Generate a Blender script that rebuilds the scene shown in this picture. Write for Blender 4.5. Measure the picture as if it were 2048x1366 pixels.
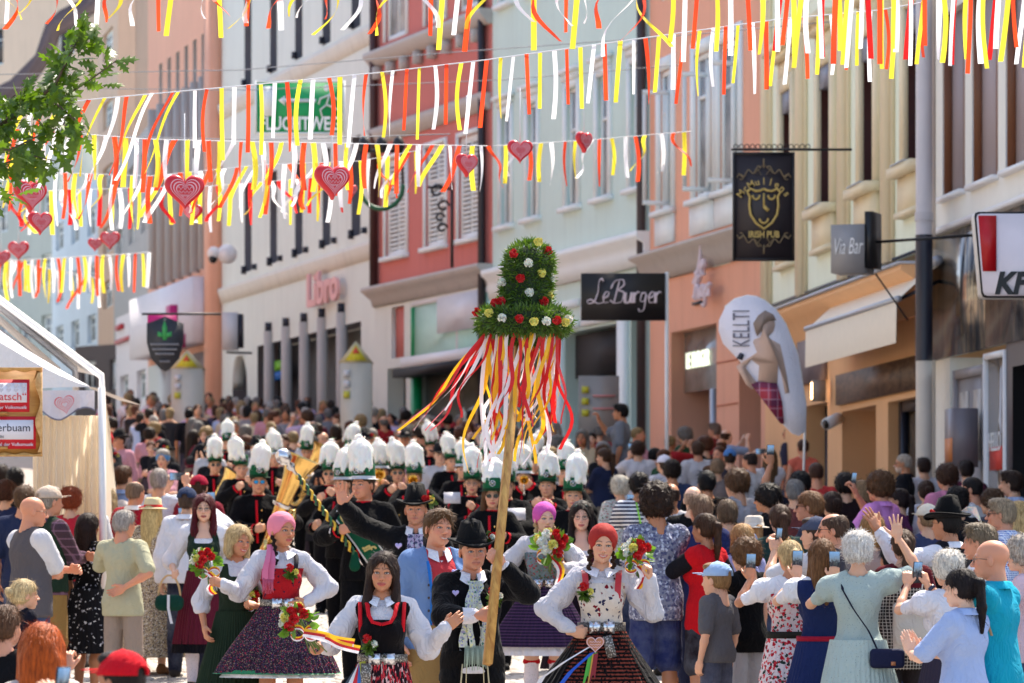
import bpy,math,random,time
import numpy as np
from mathutils import Vector,Matrix
T0=time.time()
for o in list(bpy.data.objects):
 bpy.data.objects.remove(o,do_unlink=True)
S=bpy.context.scene
COL=S.collection
R=math.radians
rng=random.Random(7)
f32=np.float32
# ------------------------------------------------------------------ camera, sky, sun, exposure
FPX,HX,HY,CAMH=7680.0,1024.0,1130.0,2.65
cam=bpy.data.objects.new('camera',bpy.data.cameras.new('camera'))
COL.objects.link(cam);S.camera=cam
cam.rotation_euler=(R(90),0,0)
cam.data.lens=135.0;cam.data.sensor_width=36.0
cam.data.shift_y=(HY-683.0)/2048.0
cam.data.clip_start=0.5;cam.data.clip_end=900.0
cam.data.dof.use_dof=True
cam.data.dof.focus_distance=24.2
cam.data.dof.aperture_fstop=4.8
SUN_EL,SUN_AZ=57.0,27.0
w=bpy.data.worlds.new('World');S.world=w;w.use_nodes=True
nt=w.node_tree;bg=nt.nodes['Background']
sky=nt.nodes.new('ShaderNodeTexSky');sky.sky_type='NISHITA';sky.sun_disc=False
sky.sun_elevation=R(SUN_EL);sky.sun_rotation=R(SUN_AZ)
sky.altitude=400;sky.air_density=0.8;sky.dust_density=2.4;sky.ozone_density=1.0
wm=nt.nodes.new('ShaderNodeMix');wm.data_type='RGBA';wm.blend_type='MULTIPLY';wm.inputs[0].default_value=1.0;wm.inputs[7].default_value=(1.05,1.0,.90,1)
nt.links.new(sky.outputs[0],wm.inputs[6]);nt.links.new(wm.outputs[2],bg.inputs[0]);bg.inputs[1].default_value=0.15
sun=bpy.data.objects.new('sun',bpy.data.lights.new('sun','SUN'));COL.objects.link(sun)
sun.data.energy=3.2;sun.data.angle=R(0.55);sun.data.color=(1.0,0.91,0.78)
dvec=Vector((math.sin(R(SUN_AZ))*math.cos(R(SUN_EL)),math.cos(R(SUN_AZ))*math.cos(R(SUN_EL)),math.sin(R(SUN_EL))))
sun.rotation_euler=dvec.to_track_quat('Z','Y').to_euler()
S.view_settings.view_transform='Standard';S.view_settings.look='None'
S.view_settings.gamma=1.0;S.view_settings.exposure=1.55
try:S.view_settings.use_curve_mapping=False
except Exception:pass
S.render.engine='CYCLES'
S.render.resolution_x=1024;S.render.resolution_y=683
# ------------------------------------------------------------------ places
def W(px,py,d):
 "a point of the photograph (2048 px wide) at distance d metres"
 return np.array(((px-HX)/FPX*d,d,-(py-HY)/FPX*d))
def gz(d):
 z=0.046875*d-CAMH
 if np.isscalar(d):
  if d>50:z+=0.013*(d-50)
  return float(z)
 return z+np.where(d>50,0.013*(d-50),0)
# ------------------------------------------------------------------ tagging
USED={}
def tag(o,label=None,cat=None,group=None,kind=None):
 if label:o['label']=label
 if cat:o['category']=cat
 if group:o['group']=group
 if kind:o['kind']=kind
 return o
def empty(name,loc=(0,0,0),rz=0.0,sc=1.0):
 o=bpy.data.objects.new(name,None);COL.objects.link(o)
 o.location=tuple(float(a)for a in loc);o.rotation_euler=(0,0,rz);o.scale=(sc,sc,sc)
 o.empty_display_size=0.1
 return o
def link(name,me,parent=None,M=None,color=None):
 o=bpy.data.objects.new(name,me);COL.objects.link(o)
 if parent is not None:o.parent=parent
 if M is not None:o.matrix_local=M
 if color is not None:o.color=(color[0],color[1],color[2],1)
 return o
def lin(r,g=None,b=None):
 "sRGB 0-255 (or hex) to linear"
 if isinstance(r,str):
  h=r.lstrip('#');r,g,b=int(h[0:2],16),int(h[2:4],16),int(h[4:6],16)
 f=lambda c:(c/255/12.92)if c<=10 else((c/255+0.055)/1.055)**2.4
 return(f(r),f(g),f(b))
# ------------------------------------------------------------------ mesh builder
class MB:
 def __init__(s):s.V=[];s.P={3:[],4:[]};s.n=0;s.C=[];s.hascol=False;s.N=[]
 def add(s,V,Q=None,T=None,mat=0,col=None,M=None):
  V=np.asarray(V,dtype=np.float64).reshape(-1,3)
  if M is not None:
   A=np.array(M);V=V@A[:3,:3].T+A[:3,3]
  for F,k in((Q,4),(T,3)):
   if F is not None and len(F):
    F=np.asarray(F,dtype=np.int64).reshape(-1,k)+s.n
    m=mat if isinstance(mat,np.ndarray)else np.full(len(F),mat)
    s.P[k].append((F,m))
  s.V.append(V);s.n+=len(V)
  if col is None:s.C.append(np.zeros((len(V),4),dtype=f32))
  else:
   s.hascol=True
   c=np.asarray(col,dtype=f32)
   if c.ndim==1:c=np.tile(c,(len(V),1))
   s.C.append(c)
  return s
 def ngon(s,pts,mat=0):
  s.N.append((list(range(s.n,s.n+len(pts))),mat));s.V.append(np.asarray(pts,dtype=np.float64));s.n+=len(pts)
  s.C.append(np.zeros((len(pts),4),dtype=f32));return s
 def mesh(s,name,mats,smooth=False):
  me=bpy.data.meshes.new(name)
  if s.n==0:return me
  V=np.concatenate(s.V);me.vertices.add(len(V));me.vertices.foreach_set('co',V.astype(f32).ravel())
  L=[];tot=[];mi=[]
  for k in(4,3):
   for F,m in s.P[k]:
    L.append(F.ravel());tot.append(np.full(len(F),k));mi.append(m)
  for idx,m in s.N:
   L.append(np.array(idx));tot.append(np.array([len(idx)]));mi.append(np.array([m]))
  L=np.concatenate(L).astype(np.int32);tot=np.concatenate(tot).astype(np.int32);mi=np.concatenate(mi).astype(np.int32)
  me.loops.add(len(L));me.loops.foreach_set('vertex_index',L)
  me.polygons.add(len(tot));st=np.zeros(len(tot),np.int32);st[1:]=np.cumsum(tot)[:-1]
  me.polygons.foreach_set('loop_start',st)
  me.polygons.foreach_set('loop_total',tot)
  me.polygons.foreach_set('material_index',mi)
  if s.hascol:
   a=me.attributes.new('Col','FLOAT_COLOR','POINT');a.data.foreach_set('color',np.concatenate(s.C).ravel())
  me.update(calc_edges=True)
  if smooth:me.polygons.foreach_set('use_smooth',np.ones(len(tot),bool))
  for m in(mats if isinstance(mats,(list,tuple))else[mats]):me.materials.append(m)
  return me
 def build(s,name,mats,parent=None,smooth=False,M=None,color=None):
  return link(name,s.mesh(name,mats,smooth),parent,M,color)
BOXF=np.array([(0,3,2,1),(4,5,6,7),(0,1,5,4),(1,2,6,5),(2,3,7,6),(3,0,4,7)])
def boxv(lo,hi):
 (a,b,c),(d,e,f)=lo,hi
 return np.array([(a,b,c),(d,b,c),(d,e,c),(a,e,c),(a,b,f),(d,b,f),(d,e,f),(a,e,f)],float)
def box(mb,lo,hi,mat=0,M=None,col=None):
 mb.add(boxv(lo,hi),BOXF,mat=mat,M=M,col=col);return mb
def frame_from(d,up=(0,0,1)):
 d=np.asarray(d,float);d=d/(np.linalg.norm(d)+1e-9);u=np.asarray(up,float)
 if abs(d@u)>0.98:u=np.array((0,1.,0))if abs(d[1])<.9 else np.array((1.,0,0))
 a=np.cross(u,d);a/=np.linalg.norm(a);b=np.cross(d,a)
 return a,b,d
def tube(mb,pts,r,n=8,mat=0,M=None,closed=True,flat=1.0,col=None):
 pts=np.asarray(pts,float);m=len(pts);r=np.broadcast_to(np.asarray(r,float),(m,))
 tang=np.gradient(pts,axis=0);rings=[];a=None
 for i in range(m):
  t=tang[i]/(np.linalg.norm(tang[i])+1e-9)
  if a is None:a,b,_=frame_from(t)
  else:
   a=a-t*(a@t);a/=(np.linalg.norm(a)+1e-9);b=np.cross(t,a)
  th=np.arange(n)*2*math.pi/n
  rings.append(pts[i]+r[i]*(np.cos(th)[:,None]*a+flat*np.sin(th)[:,None]*b))
 V=np.concatenate(rings);i=np.arange(m-1)[:,None]*n;j=np.arange(n)[None];j2=(j+1)%n
 Q=np.stack([i+j,i+j2,i+n+j2,i+n+j],-1).reshape(-1,4)
 T=[]
 if closed:
  V=np.concatenate([V,pts[:1],pts[-1:]]);c0=m*n;c1=c0+1
  for k in range(n):
   T.append((c0,(k+1)%n,k));T.append((c1,(m-1)*n+k,(m-1)*n+(k+1)%n))
 mb.add(V,Q,T,mat=mat,M=M,col=col);return mb
def lathe(mb,prof,n=24,mat=0,M=None,sx=1.0,sy=1.0,cap=True,col=None):
 prof=np.asarray(prof,float);m=len(prof);th=np.arange(n)*2*math.pi/n
 V=np.stack([prof[:,0][:,None]*np.cos(th)*sx,prof[:,0][:,None]*np.sin(th)*sy,np.repeat(prof[:,1][:,None],n,1)],-1).reshape(-1,3)
 i=np.arange(m-1)[:,None]*n;j=np.arange(n)[None];j2=(j+1)%n
 Q=np.stack([i+j,i+j2,i+n+j2,i+n+j],-1).reshape(-1,4)
 mb.add(V,Q,mat=mat,M=M,col=col);return mb
def prism(mb,out,t0,t1,mat=0,M=None,matside=None):
 "outline (x,z) extruded along y from t0 to t1"
 out=[tuple(p)for p in out];n=len(out)
 A=[(x,t0,z)for x,z in out];B=[(x,t1,z)for x,z in out]
 V=np.array(A+B,float)
 if M is not None:
  m_=np.array(M);V=V@m_[:3,:3].T+m_[:3,3]
 base=mb.n;mb.V.append(V);mb.C.append(np.zeros((2*n,4),dtype=f32));mb.n+=2*n
 mb.N.append(([base+i for i in range(n)],mat));mb.N.append(([base+n+i for i in reversed(range(n))],mat))
 Q=np.array([(i,n+i,n+(i+1)%n,(i+1)%n)for i in range(n)])+base
 mb.P[4].append((Q,np.full(n,mat if matside is None else matside)))
 return mb
def strip(mb,pts,side,w,mat=0,M=None,col=None):
 "a ribbon through pts with half-width vectors side*w"
 pts=np.asarray(pts,float);side=np.asarray(side,float);w=np.broadcast_to(np.asarray(w,float),(len(pts),))
 V=np.concatenate([pts-side*w[:,None],pts+side*w[:,None]]);m=len(pts);i=np.arange(m-1)
 mb.add(V,np.stack([i,i+1,m+i+1,m+i],-1),mat=mat,M=M,col=col);return mb
def sphere(mb,c,r,n=10,m=7,mat=0,M=None,col=None):
 r=np.broadcast_to(np.asarray(r,float),(3,));ph=np.linspace(-math.pi/2,math.pi/2,m);th=np.arange(n)*2*math.pi/n
 V=np.stack([np.cos(ph)[:,None]*np.cos(th),np.cos(ph)[:,None]*np.sin(th),np.repeat(np.sin(ph)[:,None],n,1)],-1).reshape(-1,3)*r+np.asarray(c,float)
 i=np.arange(m-1)[:,None]*n;j=np.arange(n)[None];j2=(j+1)%n
 mb.add(V,np.stack([i+j,i+j2,i+n+j2,i+n+j],-1).reshape(-1,4),mat=mat,M=M,col=col);return mb
def TR(loc=(0,0,0),rot=(0,0,0),sc=1.0):
 from mathutils import Euler
 s_=(sc,sc,sc)if np.isscalar(sc)else sc
 return Matrix.Translation(Vector([float(a)for a in loc]))@Euler(rot,'XYZ').to_matrix().to_4x4()@Matrix.Diagonal((s_[0],s_[1],s_[2],1))
def FR(o,x,y,z):
 "matrix from origin and axes"
 M=Matrix.Identity(4)
 for i in range(3):
  M[i][0]=float(x[i]);M[i][1]=float(y[i]);M[i][2]=float(z[i]);M[i][3]=float(o[i])
 return M
def text_mesh(name,body,size,mat,extrude=0.004,shear=0.0,offset=0.0,spacing=1.0,width=None,align='CENTER'):
 cu=bpy.data.curves.new(name,'FONT');cu.body=body;cu.size=size;cu.extrude=extrude;cu.shear=shear
 cu.offset=offset;cu.align_x=align;cu.align_y='CENTER';cu.space_character=spacing;cu.resolution_u=3
 o=bpy.data.objects.new(name,cu);COL.objects.link(o)
 dg=bpy.context.evaluated_depsgraph_get();dg.update()
 me=bpy.data.meshes.new_from_object(o.evaluated_get(dg));bpy.data.objects.remove(o);bpy.data.curves.remove(cu)
 me.name=name;n=len(me.vertices)
 if n and width:
  V=np.empty(n*3,f32);me.vertices.foreach_get('co',V);V=V.reshape(-1,3)
  wd=V[:,0].max()-V[:,0].min();V[:,0]*=width/wd;me.vertices.foreach_set('co',V.ravel())
 me.materials.clear();me.materials.append(mat)
 return me
def put_text(name,body,size,mat,parent,M,**kw):
 "text lies in the local XZ plane of M facing -Y"
 me=text_mesh(name,body,size,mat,**kw)
 return link(name,me,parent,M@Matrix.Rotation(R(90),4,'X'))
# ------------------------------------------------------------------ implicit surfaces
class Field:
 def __init__(s,lo,hi,res):
  s.res=res;s.ax=[np.arange(lo[i],hi[i]+res,res,dtype=f32)for i in range(3)]
  s.F=np.full([len(a)for a in s.ax],0.15,dtype=f32)
 def _sl(s,lo,hi,pad):
  o=[]
  for i in range(3):
   a=s.ax[i];i0=int(np.searchsorted(a,lo[i]-pad));i1=int(np.searchsorted(a,hi[i]+pad))
   o.append(slice(max(i0-1,0),min(i1+1,len(a))))
  return tuple(o)
 def _xyz(s,sl):
  return s.ax[0][sl[0]][:,None,None],s.ax[1][sl[1]][None,:,None],s.ax[2][sl[2]][None,None,:]
 def _comb(s,sl,d,k,op):
  A=s.F[sl]
  if A.size==0:return
  if op=='u':
   if k>0:
    h=np.maximum(k-np.abs(A-d),0)/k;s.F[sl]=np.minimum(A,d)-h*h*k*0.25
   else:s.F[sl]=np.minimum(A,d)
  else:
   d=-d
   if k>0:
    h=np.maximum(k-np.abs(A-d),0)/k;s.F[sl]=np.maximum(A,d)+h*h*k*0.25
   else:s.F[sl]=np.maximum(A,d)
 def rc(s,p,q,r0,r1=None,k=0.03,op='u',flat=None):
  r1=r0 if r1 is None else r1
  p=np.asarray(p,f32);q=np.asarray(q,f32);rm=max(r0,r1)
  sl=s._sl(np.minimum(p,q)-rm,np.maximum(p,q)+rm,k+2*s.res)
  x,y,z=s._xyz(sl);ba=q-p;L=float(ba@ba)+1e-9
  px,py,pz=x-p[0],y-p[1],z-p[2]
  t=np.clip((px*ba[0]+py*ba[1]+pz*ba[2])/L,0,1)
  d=np.sqrt((px-ba[0]*t)**2+(py-ba[1]*t)**2+(pz-ba[2]*t)**2)-(r0+(r1-r0)*t)
  s._comb(sl,d,k,op);return s
 def el(s,c,r,k=0.03,op='u',rot=None):
  c=np.asarray(c,f32);r=np.broadcast_to(np.asarray(r,f32),(3,));e=np.full(3,r.max())if rot is not None else r
  sl=s._sl(c-e,c+e,k+2*s.res);x,y,z=s._xyz(sl);X,Y,Z=x-c[0],y-c[1],z-c[2]
  if rot is not None:
   A=np.asarray(rot,f32)
   X,Y,Z=(A[0][0]*X+A[0][1]*Y+A[0][2]*Z,A[1][0]*X+A[1][1]*Y+A[1][2]*Z,A[2][0]*X+A[2][1]*Y+A[2][2]*Z)
  k0=np.sqrt((X/r[0])**2+(Y/r[1])**2+(Z/r[2])**2);k1=np.sqrt((X/r[0]**2)**2+(Y/r[1]**2)**2+(Z/r[2]**2)**2)+1e-6
  s._comb(sl,k0*(k0-1)/k1,k,op);return s
 def bx(s,c,h,rad=0.005,k=0.01,op='u',rot=None):
  c=np.asarray(c,f32);h=np.asarray(h,f32);e=np.full(3,float(np.linalg.norm(h)))if rot is not None else h
  sl=s._sl(c-e,c+e,k+2*s.res);x,y,z=s._xyz(sl);X,Y,Z=x-c[0],y-c[1],z-c[2]
  if rot is not None:
   A=np.asarray(rot,f32)
   X,Y,Z=(A[0][0]*X+A[0][1]*Y+A[0][2]*Z,A[1][0]*X+A[1][1]*Y+A[1][2]*Z,A[2][0]*X+A[2][1]*Y+A[2][2]*Z)
  qx,qy,qz=np.abs(X)-h[0]+rad,np.abs(Y)-h[1]+rad,np.abs(Z)-h[2]+rad
  d=np.sqrt(np.maximum(qx,0)**2+np.maximum(qy,0)**2+np.maximum(qz,0)**2)+np.minimum(np.maximum(np.maximum(qx,qy),qz),0)-rad
  s._comb(sl,d,k,op);return s
 def plane(s,n,off):
  "keep only points with n.p < off"
  x,y,z=s._xyz((slice(None),)*3);s.F=np.maximum(s.F,(n[0]*x+n[1]*y+n[2]*z-off).astype(f32));return s
 def noise(s,amp,f,seed=0,st=(1,1,1)):
  x,y,z=s._xyz((slice(None),)*3);r_=random.Random(seed);a=0
  wx=np.sin(y*f*1.3*st[1]+z*f*.9*st[2]+r_.random()*6)*.8;wz=np.sin(x*f*1.1*st[0]-y*f*.8*st[1]+r_.random()*6)*.8
  for o in range(3):
   g=f*(1.0,1.93,3.7)[o]
   a=a+(1.0,.55,.3)[o]*np.sin(x*g*st[0]+wx*(o+1)+r_.random()*6)*np.sin(y*g*st[1]+wz*(o+1)+r_.random()*6)*np.sin(z*g*st[2]+wx-wz+r_.random()*6)
  s.F=(s.F+amp*a).astype(f32);return s
 def fn(s,g):
  x,y,z=s._xyz((slice(None),)*3);s.F=g(s.F,x,y,z).astype(f32);return s
 def nets(s):
  F=s.F;F[0]=F[-1]=.1;F[:,0]=F[:,-1]=.1;F[:,:,0]=F[:,:,-1]=.1
  I=F<0;nx,ny,nz=F.shape
  c=np.zeros((nx-1,ny-1,nz-1),np.int8);offs=[(i,j,k)for i in(0,1)for j in(0,1)for k in(0,1)]
  for i,j,k in offs:c+=I[i:nx-1+i,j:ny-1+j,k:nz-1+k]
  act=np.argwhere((c>0)&(c<8))
  if len(act)==0:return np.zeros((0,3)),np.zeros((0,4),int)
  a0,a1,a2=act.T
  cv={o:F[a0+o[0],a1+o[1],a2+o[2]]for o in offs}
  acc=np.zeros((len(act),3));cnt=np.zeros(len(act))
  for o in offs:
   for axn in range(3):
    if o[axn]==0:
     p=list(o);p[axn]=1;p=tuple(p);u,v=cv[o],cv[p];m=(u<0)!=(v<0)
     t=np.where(m,u/np.where(m,u-v,1),0);P=np.tile(np.array(o,float),(len(act),1));P[:,axn]=t
     acc+=P*m[:,None];cnt+=m
  V=(act+acc/cnt[:,None])*s.res+np.array([a[0]for a in s.ax])
  ids=np.full(c.shape,-1,np.int64);ids[a0,a1,a2]=np.arange(len(act))
  Q=[]
  for axn in range(3):
   b,d=[i for i in range(3)if i!=axn]
   sa=[slice(None)]*3;sb=[slice(None)]*3;sa[axn]=slice(0,-1);sb[axn]=slice(1,None)
   A,B=I[tuple(sa)],I[tuple(sb)];e=np.argwhere(A!=B)
   e=e[(e[:,b]>0)&(e[:,d]>0)&(e[:,b]<F.shape[b]-1)&(e[:,d]<F.shape[d]-1)]
   inside=A[e[:,0],e[:,1],e[:,2]]
   def cell(db,dd):
    q=e.copy();q[:,b]+=db;q[:,d]+=dd;return ids[q[:,0],q[:,1],q[:,2]]
   q=np.stack([cell(-1,-1),cell(0,-1),cell(0,0),cell(-1,0)],1)
   flip=inside if axn!=1 else~inside
   q=np.where(flip[:,None],q,q[:,::-1]);Q.append(q)
  return V,np.concatenate(Q)
# ------------------------------------------------------------------ materials
def NT(name):
 m=bpy.data.materials.new(name);m.use_nodes=True;nt=m.node_tree
 return m,nt,nt.nodes['Principled BSDF']
def N(nt,t,**kw):
 n=nt.nodes.new(t)
 for k,v in kw.items():
  if k.startswith('i_'):
   key=k[2:];n.inputs[int(key)if key.isdigit()else key].default_value=v
  else:setattr(n,k,v)
 return n
def mixc(nt,fac,a,b,mode='MIX'):
 n=nt.nodes.new('ShaderNodeMix');n.data_type='RGBA';n.blend_type=mode
 for s_,v in((n.inputs[0],fac),(n.inputs[6],a),(n.inputs[7],b)):
  if hasattr(v,'is_output')or isinstance(v,bpy.types.NodeSocket):nt.links.new(v,s_)
  elif isinstance(v,(int,float)):s_.default_value=v
  else:s_.default_value=(v[0],v[1],v[2],1)
 return n.outputs[2]
def mathn(nt,op,a,b=None,c=None):
 n=nt.nodes.new('ShaderNodeMath');n.operation=op
 for i,v in enumerate((a,b,c)):
  if v is None:continue
  if isinstance(v,bpy.types.NodeSocket):nt.links.new(v,n.inputs[i])
  else:n.inputs[i].default_value=v
 return n.outputs[0]
def coords(nt,scale=(1,1,1),kind='Object',rot=(0,0,0)):
 tc=nt.nodes.new('ShaderNodeTexCoord');mp=nt.nodes.new('ShaderNodeMapping');mp.inputs['Scale'].default_value=scale;mp.inputs['Rotation'].default_value=rot
 nt.links.new(tc.outputs[kind],mp.inputs[0]);return mp.outputs[0]
def noise(nt,vec,scale,detail=3,rough=0.5,dist=0.0):
 n=nt.nodes.new('ShaderNodeTexNoise');n.inputs['Scale'].default_value=scale;n.inputs['Detail'].default_value=detail
 n.inputs['Roughness'].default_value=rough;n.inputs['Distortion'].default_value=dist;nt.links.new(vec,n.inputs['Vector']);return n.outputs['Fac']
def ramp(nt,fac,stops,interp='LINEAR'):
 n=nt.nodes.new('ShaderNodeValToRGB');n.color_ramp.interpolation=interp;e=n.color_ramp.elements
 while len(e)<len(stops):e.new(0.5)
 for i,(p,c)in enumerate(stops):
  e[i].position=p;e[i].color=(c,c,c,1)if np.isscalar(c)else(c[0],c[1],c[2],1)
 nt.links.new(fac,n.inputs[0]);return n.outputs[0]
def bump(nt,bsdf,h,strength=0.3,dist=0.01):
 b=nt.nodes.new('ShaderNodeBump');b.inputs['Strength'].default_value=strength;b.inputs['Distance'].default_value=dist
 nt.links.new(h,b.inputs['Height']);nt.links.new(b.outputs[0],bsdf.inputs['Normal'])
def objcol(nt):
 return nt.nodes.new('ShaderNodeObjectInfo').outputs['Color']
def seti(b,**kw):
 for k,v in kw.items():
  if k in b.inputs:b.inputs[k].default_value=v
def plain(name,col,rough=0.6,metal=0.0,mottle=0.12,sc=6.0,bmp=0.0,spec=0.5,emit=None,estr=0.0):
 m,nt,b=NT(name);v=coords(nt);n1=noise(nt,v,sc,4)
 c=mixc(nt,mathn(nt,'MULTIPLY',ramp(nt,n1,[(0.3,0),(0.75,1)]),mottle),col,tuple(x*0.55 for x in col))
 nt.links.new(c,b.inputs['Base Color']);b.inputs['Roughness'].default_value=rough;b.inputs['Metallic'].default_value=metal
 b.inputs['Specular IOR Level'].default_value=spec
 if bmp:bump(nt,b,noise(nt,v,sc*6,4),bmp,0.01)
 if emit is not None:
  b.inputs['Emission Color'].default_value=(*emit,1);b.inputs['Emission Strength'].default_value=estr
 return m
_pc={}
def paint(col,rough=0.6,metal=0.0,**kw):
 k=(tuple(round(c,3)for c in col),rough,metal,tuple(sorted(kw.items())))
 if k not in _pc:_pc[k]=plain('paint_%d'%len(_pc),col,rough,metal,**kw)
 return _pc[k]
def wall_mat(name,col,dirt=0.3):
 gy=sum(col)/3;col=tuple(min(.88,c*.97+gy*.10+.08)for c in col);col=(col[0]*(1.0 if col[0]>col[2]*1.3 else.97),col[1]*(.95 if col[0]>col[2]*1.3 else 1.02),col[2])
 m,nt,b=NT(name);v=coords(nt);big=noise(nt,v,0.6,5,0.6);fine=noise(nt,v,9,5,0.65)
 vs=coords(nt,(3.0,3.0,0.25));st=noise(nt,vs,1.3,4,0.6)
 c=mixc(nt,ramp(nt,big,[(0.3,0.0),(0.75,0.35)]),col,tuple(x*0.78 for x in col))
 c=mixc(nt,mathn(nt,'MULTIPLY',ramp(nt,st,[(0.5,0.0),(0.8,1.0)]),dirt),c,tuple(x*0.5 for x in col))
 c=mixc(nt,mathn(nt,'MULTIPLY',fine,0.12),c,tuple(x*0.6 for x in col))
 nt.links.new(c,b.inputs['Base Color']);b.inputs['Roughness'].default_value=0.88;bump(nt,b,fine,0.35,0.01);return m
def cloth_base(name,rough=0.9,wr=0.5,colfn=None,sheen=0.15,trans=0.0,sat=1.0):
 m,nt,b=NT(name);v=coords(nt);c=objcol(nt)
 n1=noise(nt,v,7,3,0.5,1.2)
 if colfn:c=colfn(nt,v,c)
 c=mixc(nt,mathn(nt,'MULTIPLY',noise(nt,v,3,2),0.18),c,mixc(nt,1.0,c,(0.5,0.5,0.52),'MULTIPLY'))
 nt.links.new(c,b.inputs['Base Color']);b.inputs['Roughness'].default_value=rough
 b.inputs['Sheen Weight'].default_value=sheen*.1;b.inputs['Specular IOR Level'].default_value=0.10
 vs=coords(nt,(1,1,0.55));big=noise(nt,vs,9,2,0.5,2.2)
 w_=nt.nodes.new('ShaderNodeTexNoise');w_.inputs['Scale'].default_value=260;nt.links.new(v,w_.inputs['Vector'])
 h=mathn(nt,'ADD',mathn(nt,'MULTIPLY',mathn(nt,'ABSOLUTE',mathn(nt,'SUBTRACT',big,0.5)),4.0),mathn(nt,'MULTIPLY',w_.outputs['Fac'],0.08))
 bump(nt,b,h,wr,0.013)
 return m,nt,b
M_CLOTH=cloth_base('cloth')[0]
M_CLOTH_SMOOTH=cloth_base('fine_cloth',0.7,0.25)[0]
def f_stripe(freq,axis,c2,width=0.5):
 def g(nt,v,c):
  sp=nt.nodes.new('ShaderNodeSeparateXYZ');nt.links.new(v,sp.inputs[0])
  s_=mathn(nt,'GREATER_THAN',mathn(nt,'FRACT',mathn(nt,'MULTIPLY',sp.outputs[axis],freq)),width)
  return mixc(nt,s_,c,c2)
 return g
def f_check(freq,c2,fac=0.6,width=0.75):
 def g(nt,v,c):
  sp=nt.nodes.new('ShaderNodeSeparateXYZ');nt.links.new(v,sp.inputs[0])
  for ax in(0,2):
   s_=mathn(nt,'GREATER_THAN',mathn(nt,'FRACT',mathn(nt,'MULTIPLY',sp.outputs[ax],freq)),width)
   c=mixc(nt,mathn(nt,'MULTIPLY',s_,fac),c,c2)
  return c
 return g
def f_spots(freq,cols,lo=0.0,hi=0.30,seed=0.0,jitter=1.0):
 def g(nt,v,c):
  for i,c2 in enumerate(cols):
   vo=nt.nodes.new('ShaderNodeTexVoronoi');vo.inputs['Scale'].default_value=freq*(1+0.23*i);vo.inputs['Randomness'].default_value=jitter
   mp=nt.nodes.new('ShaderNodeMapping');mp.inputs['Location'].default_value=(3.1*i+seed,1.7*i,0.3*i);nt.links.new(v,mp.inputs[0])
   wob=nt.nodes.new('ShaderNodeMix');wob.data_type='VECTOR';wob.inputs[0].default_value=0.035*20/freq
   nn=nt.nodes.new('ShaderNodeTexNoise');nn.inputs['Scale'].default_value=freq*2.2;nt.links.new(mp.outputs[0],nn.inputs['Vector'])
   nt.links.new(mp.outputs[0],wob.inputs[4]);nt.links.new(nn.outputs['Color'],wob.inputs[5]);nt.links.new(wob.outputs[1],vo.inputs['Vector'])
   c=mixc(nt,mathn(nt,'LESS_THAN',vo.outputs['Distance'],hi),c,c2)
  return c
 return g
def cloth(name,fn,**kw):return cloth_base(name,colfn=fn,**kw)[0]
M_NAVYSTRIPE=cloth('striped_jersey',f_stripe(26,2,lin(240,240,245),0.55))
M_FINESTRIPE=cloth('fine_striped_shirt',f_stripe(70,0,lin(235,240,250),0.5))
M_PLAID=cloth('plaid_shirt',f_check(16,lin(120,90,110),0.7,0.8))
M_SMALLCHECK=cloth('small_check_shirt',f_check(42,lin(215,205,190),0.75,0.78))
M_BLUECHECK=cloth('blue_check_shirt',f_check(60,lin(235,240,250),0.7,0.5))
M_LEAFPRINT=cloth('leaf_print_shirt',f_spots(26,[lin(70,76,110),lin(185,188,205),lin(90,90,120)],hi=0.36))
M_FLORAL=cloth('floral_print',f_spots(22,[lin(170,25,45),lin(40,60,55),lin(205,60,70)],hi=0.34))
M_LIGHTFLORAL=cloth('pale_floral_print',f_spots(34,[lin(70,95,70),lin(165,60,80),lin(120,120,90)],hi=0.30))
M_TAUPE=cloth('small_leaf_print',f_spots(40,[lin(80,72,60),lin(130,105,90),lin(92,80,84),lin(225,215,200)],hi=0.33))
M_NEWS=cloth('black_print_dress',f_spots(15,[lin(215,215,220),lin(150,150,160),lin(230,230,230)],hi=0.17))
M_HEART=cloth('rose_print_bodice',f_spots(20,[lin(120,25,40),lin(50,50,80)],hi=0.24))
M_REDBODICE=cloth('red_print_bodice',f_spots(22,[lin(60,15,30),lin(30,30,60)],hi=0.22),sheen=0.5)
M_SPECKLE=cloth('speckled_wool',f_spots(60,[lin(170,50,70),lin(150,130,110),lin(90,60,110),lin(60,80,80)],hi=0.26),wr=0.2)
def f_rows(nt,v,c):
 sp=nt.nodes.new('ShaderNodeSeparateXYZ');nt.links.new(v,sp.inputs[0])
 a=mathn(nt,'GREATER_THAN',mathn(nt,'FRACT',mathn(nt,'MULTIPLY',sp.outputs[2],42)),0.55)
 n1=mathn(nt,'GREATER_THAN',noise(nt,v,60,2),0.44)
 return mixc(nt,mathn(nt,'MULTIPLY',mathn(nt,'MULTIPLY',a,n1),0.85),c,lin(135,62,48))
M_ROWSKIRT=cloth('woven_row_skirt',f_rows,wr=0.15)
def f_rows2(nt,v,c):
 sp=nt.nodes.new('ShaderNodeSeparateXYZ');nt.links.new(v,sp.inputs[0])
 a=mathn(nt,'GREATER_THAN',mathn(nt,'FRACT',mathn(nt,'MULTIPLY',sp.outputs[2],40)),0.6)
 return mixc(nt,mathn(nt,'MULTIPLY',a,0.75),c,lin(90,60,100))
M_VIOLETSKIRT=cloth('violet_row_skirt',f_rows2,wr=0.15)
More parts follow.
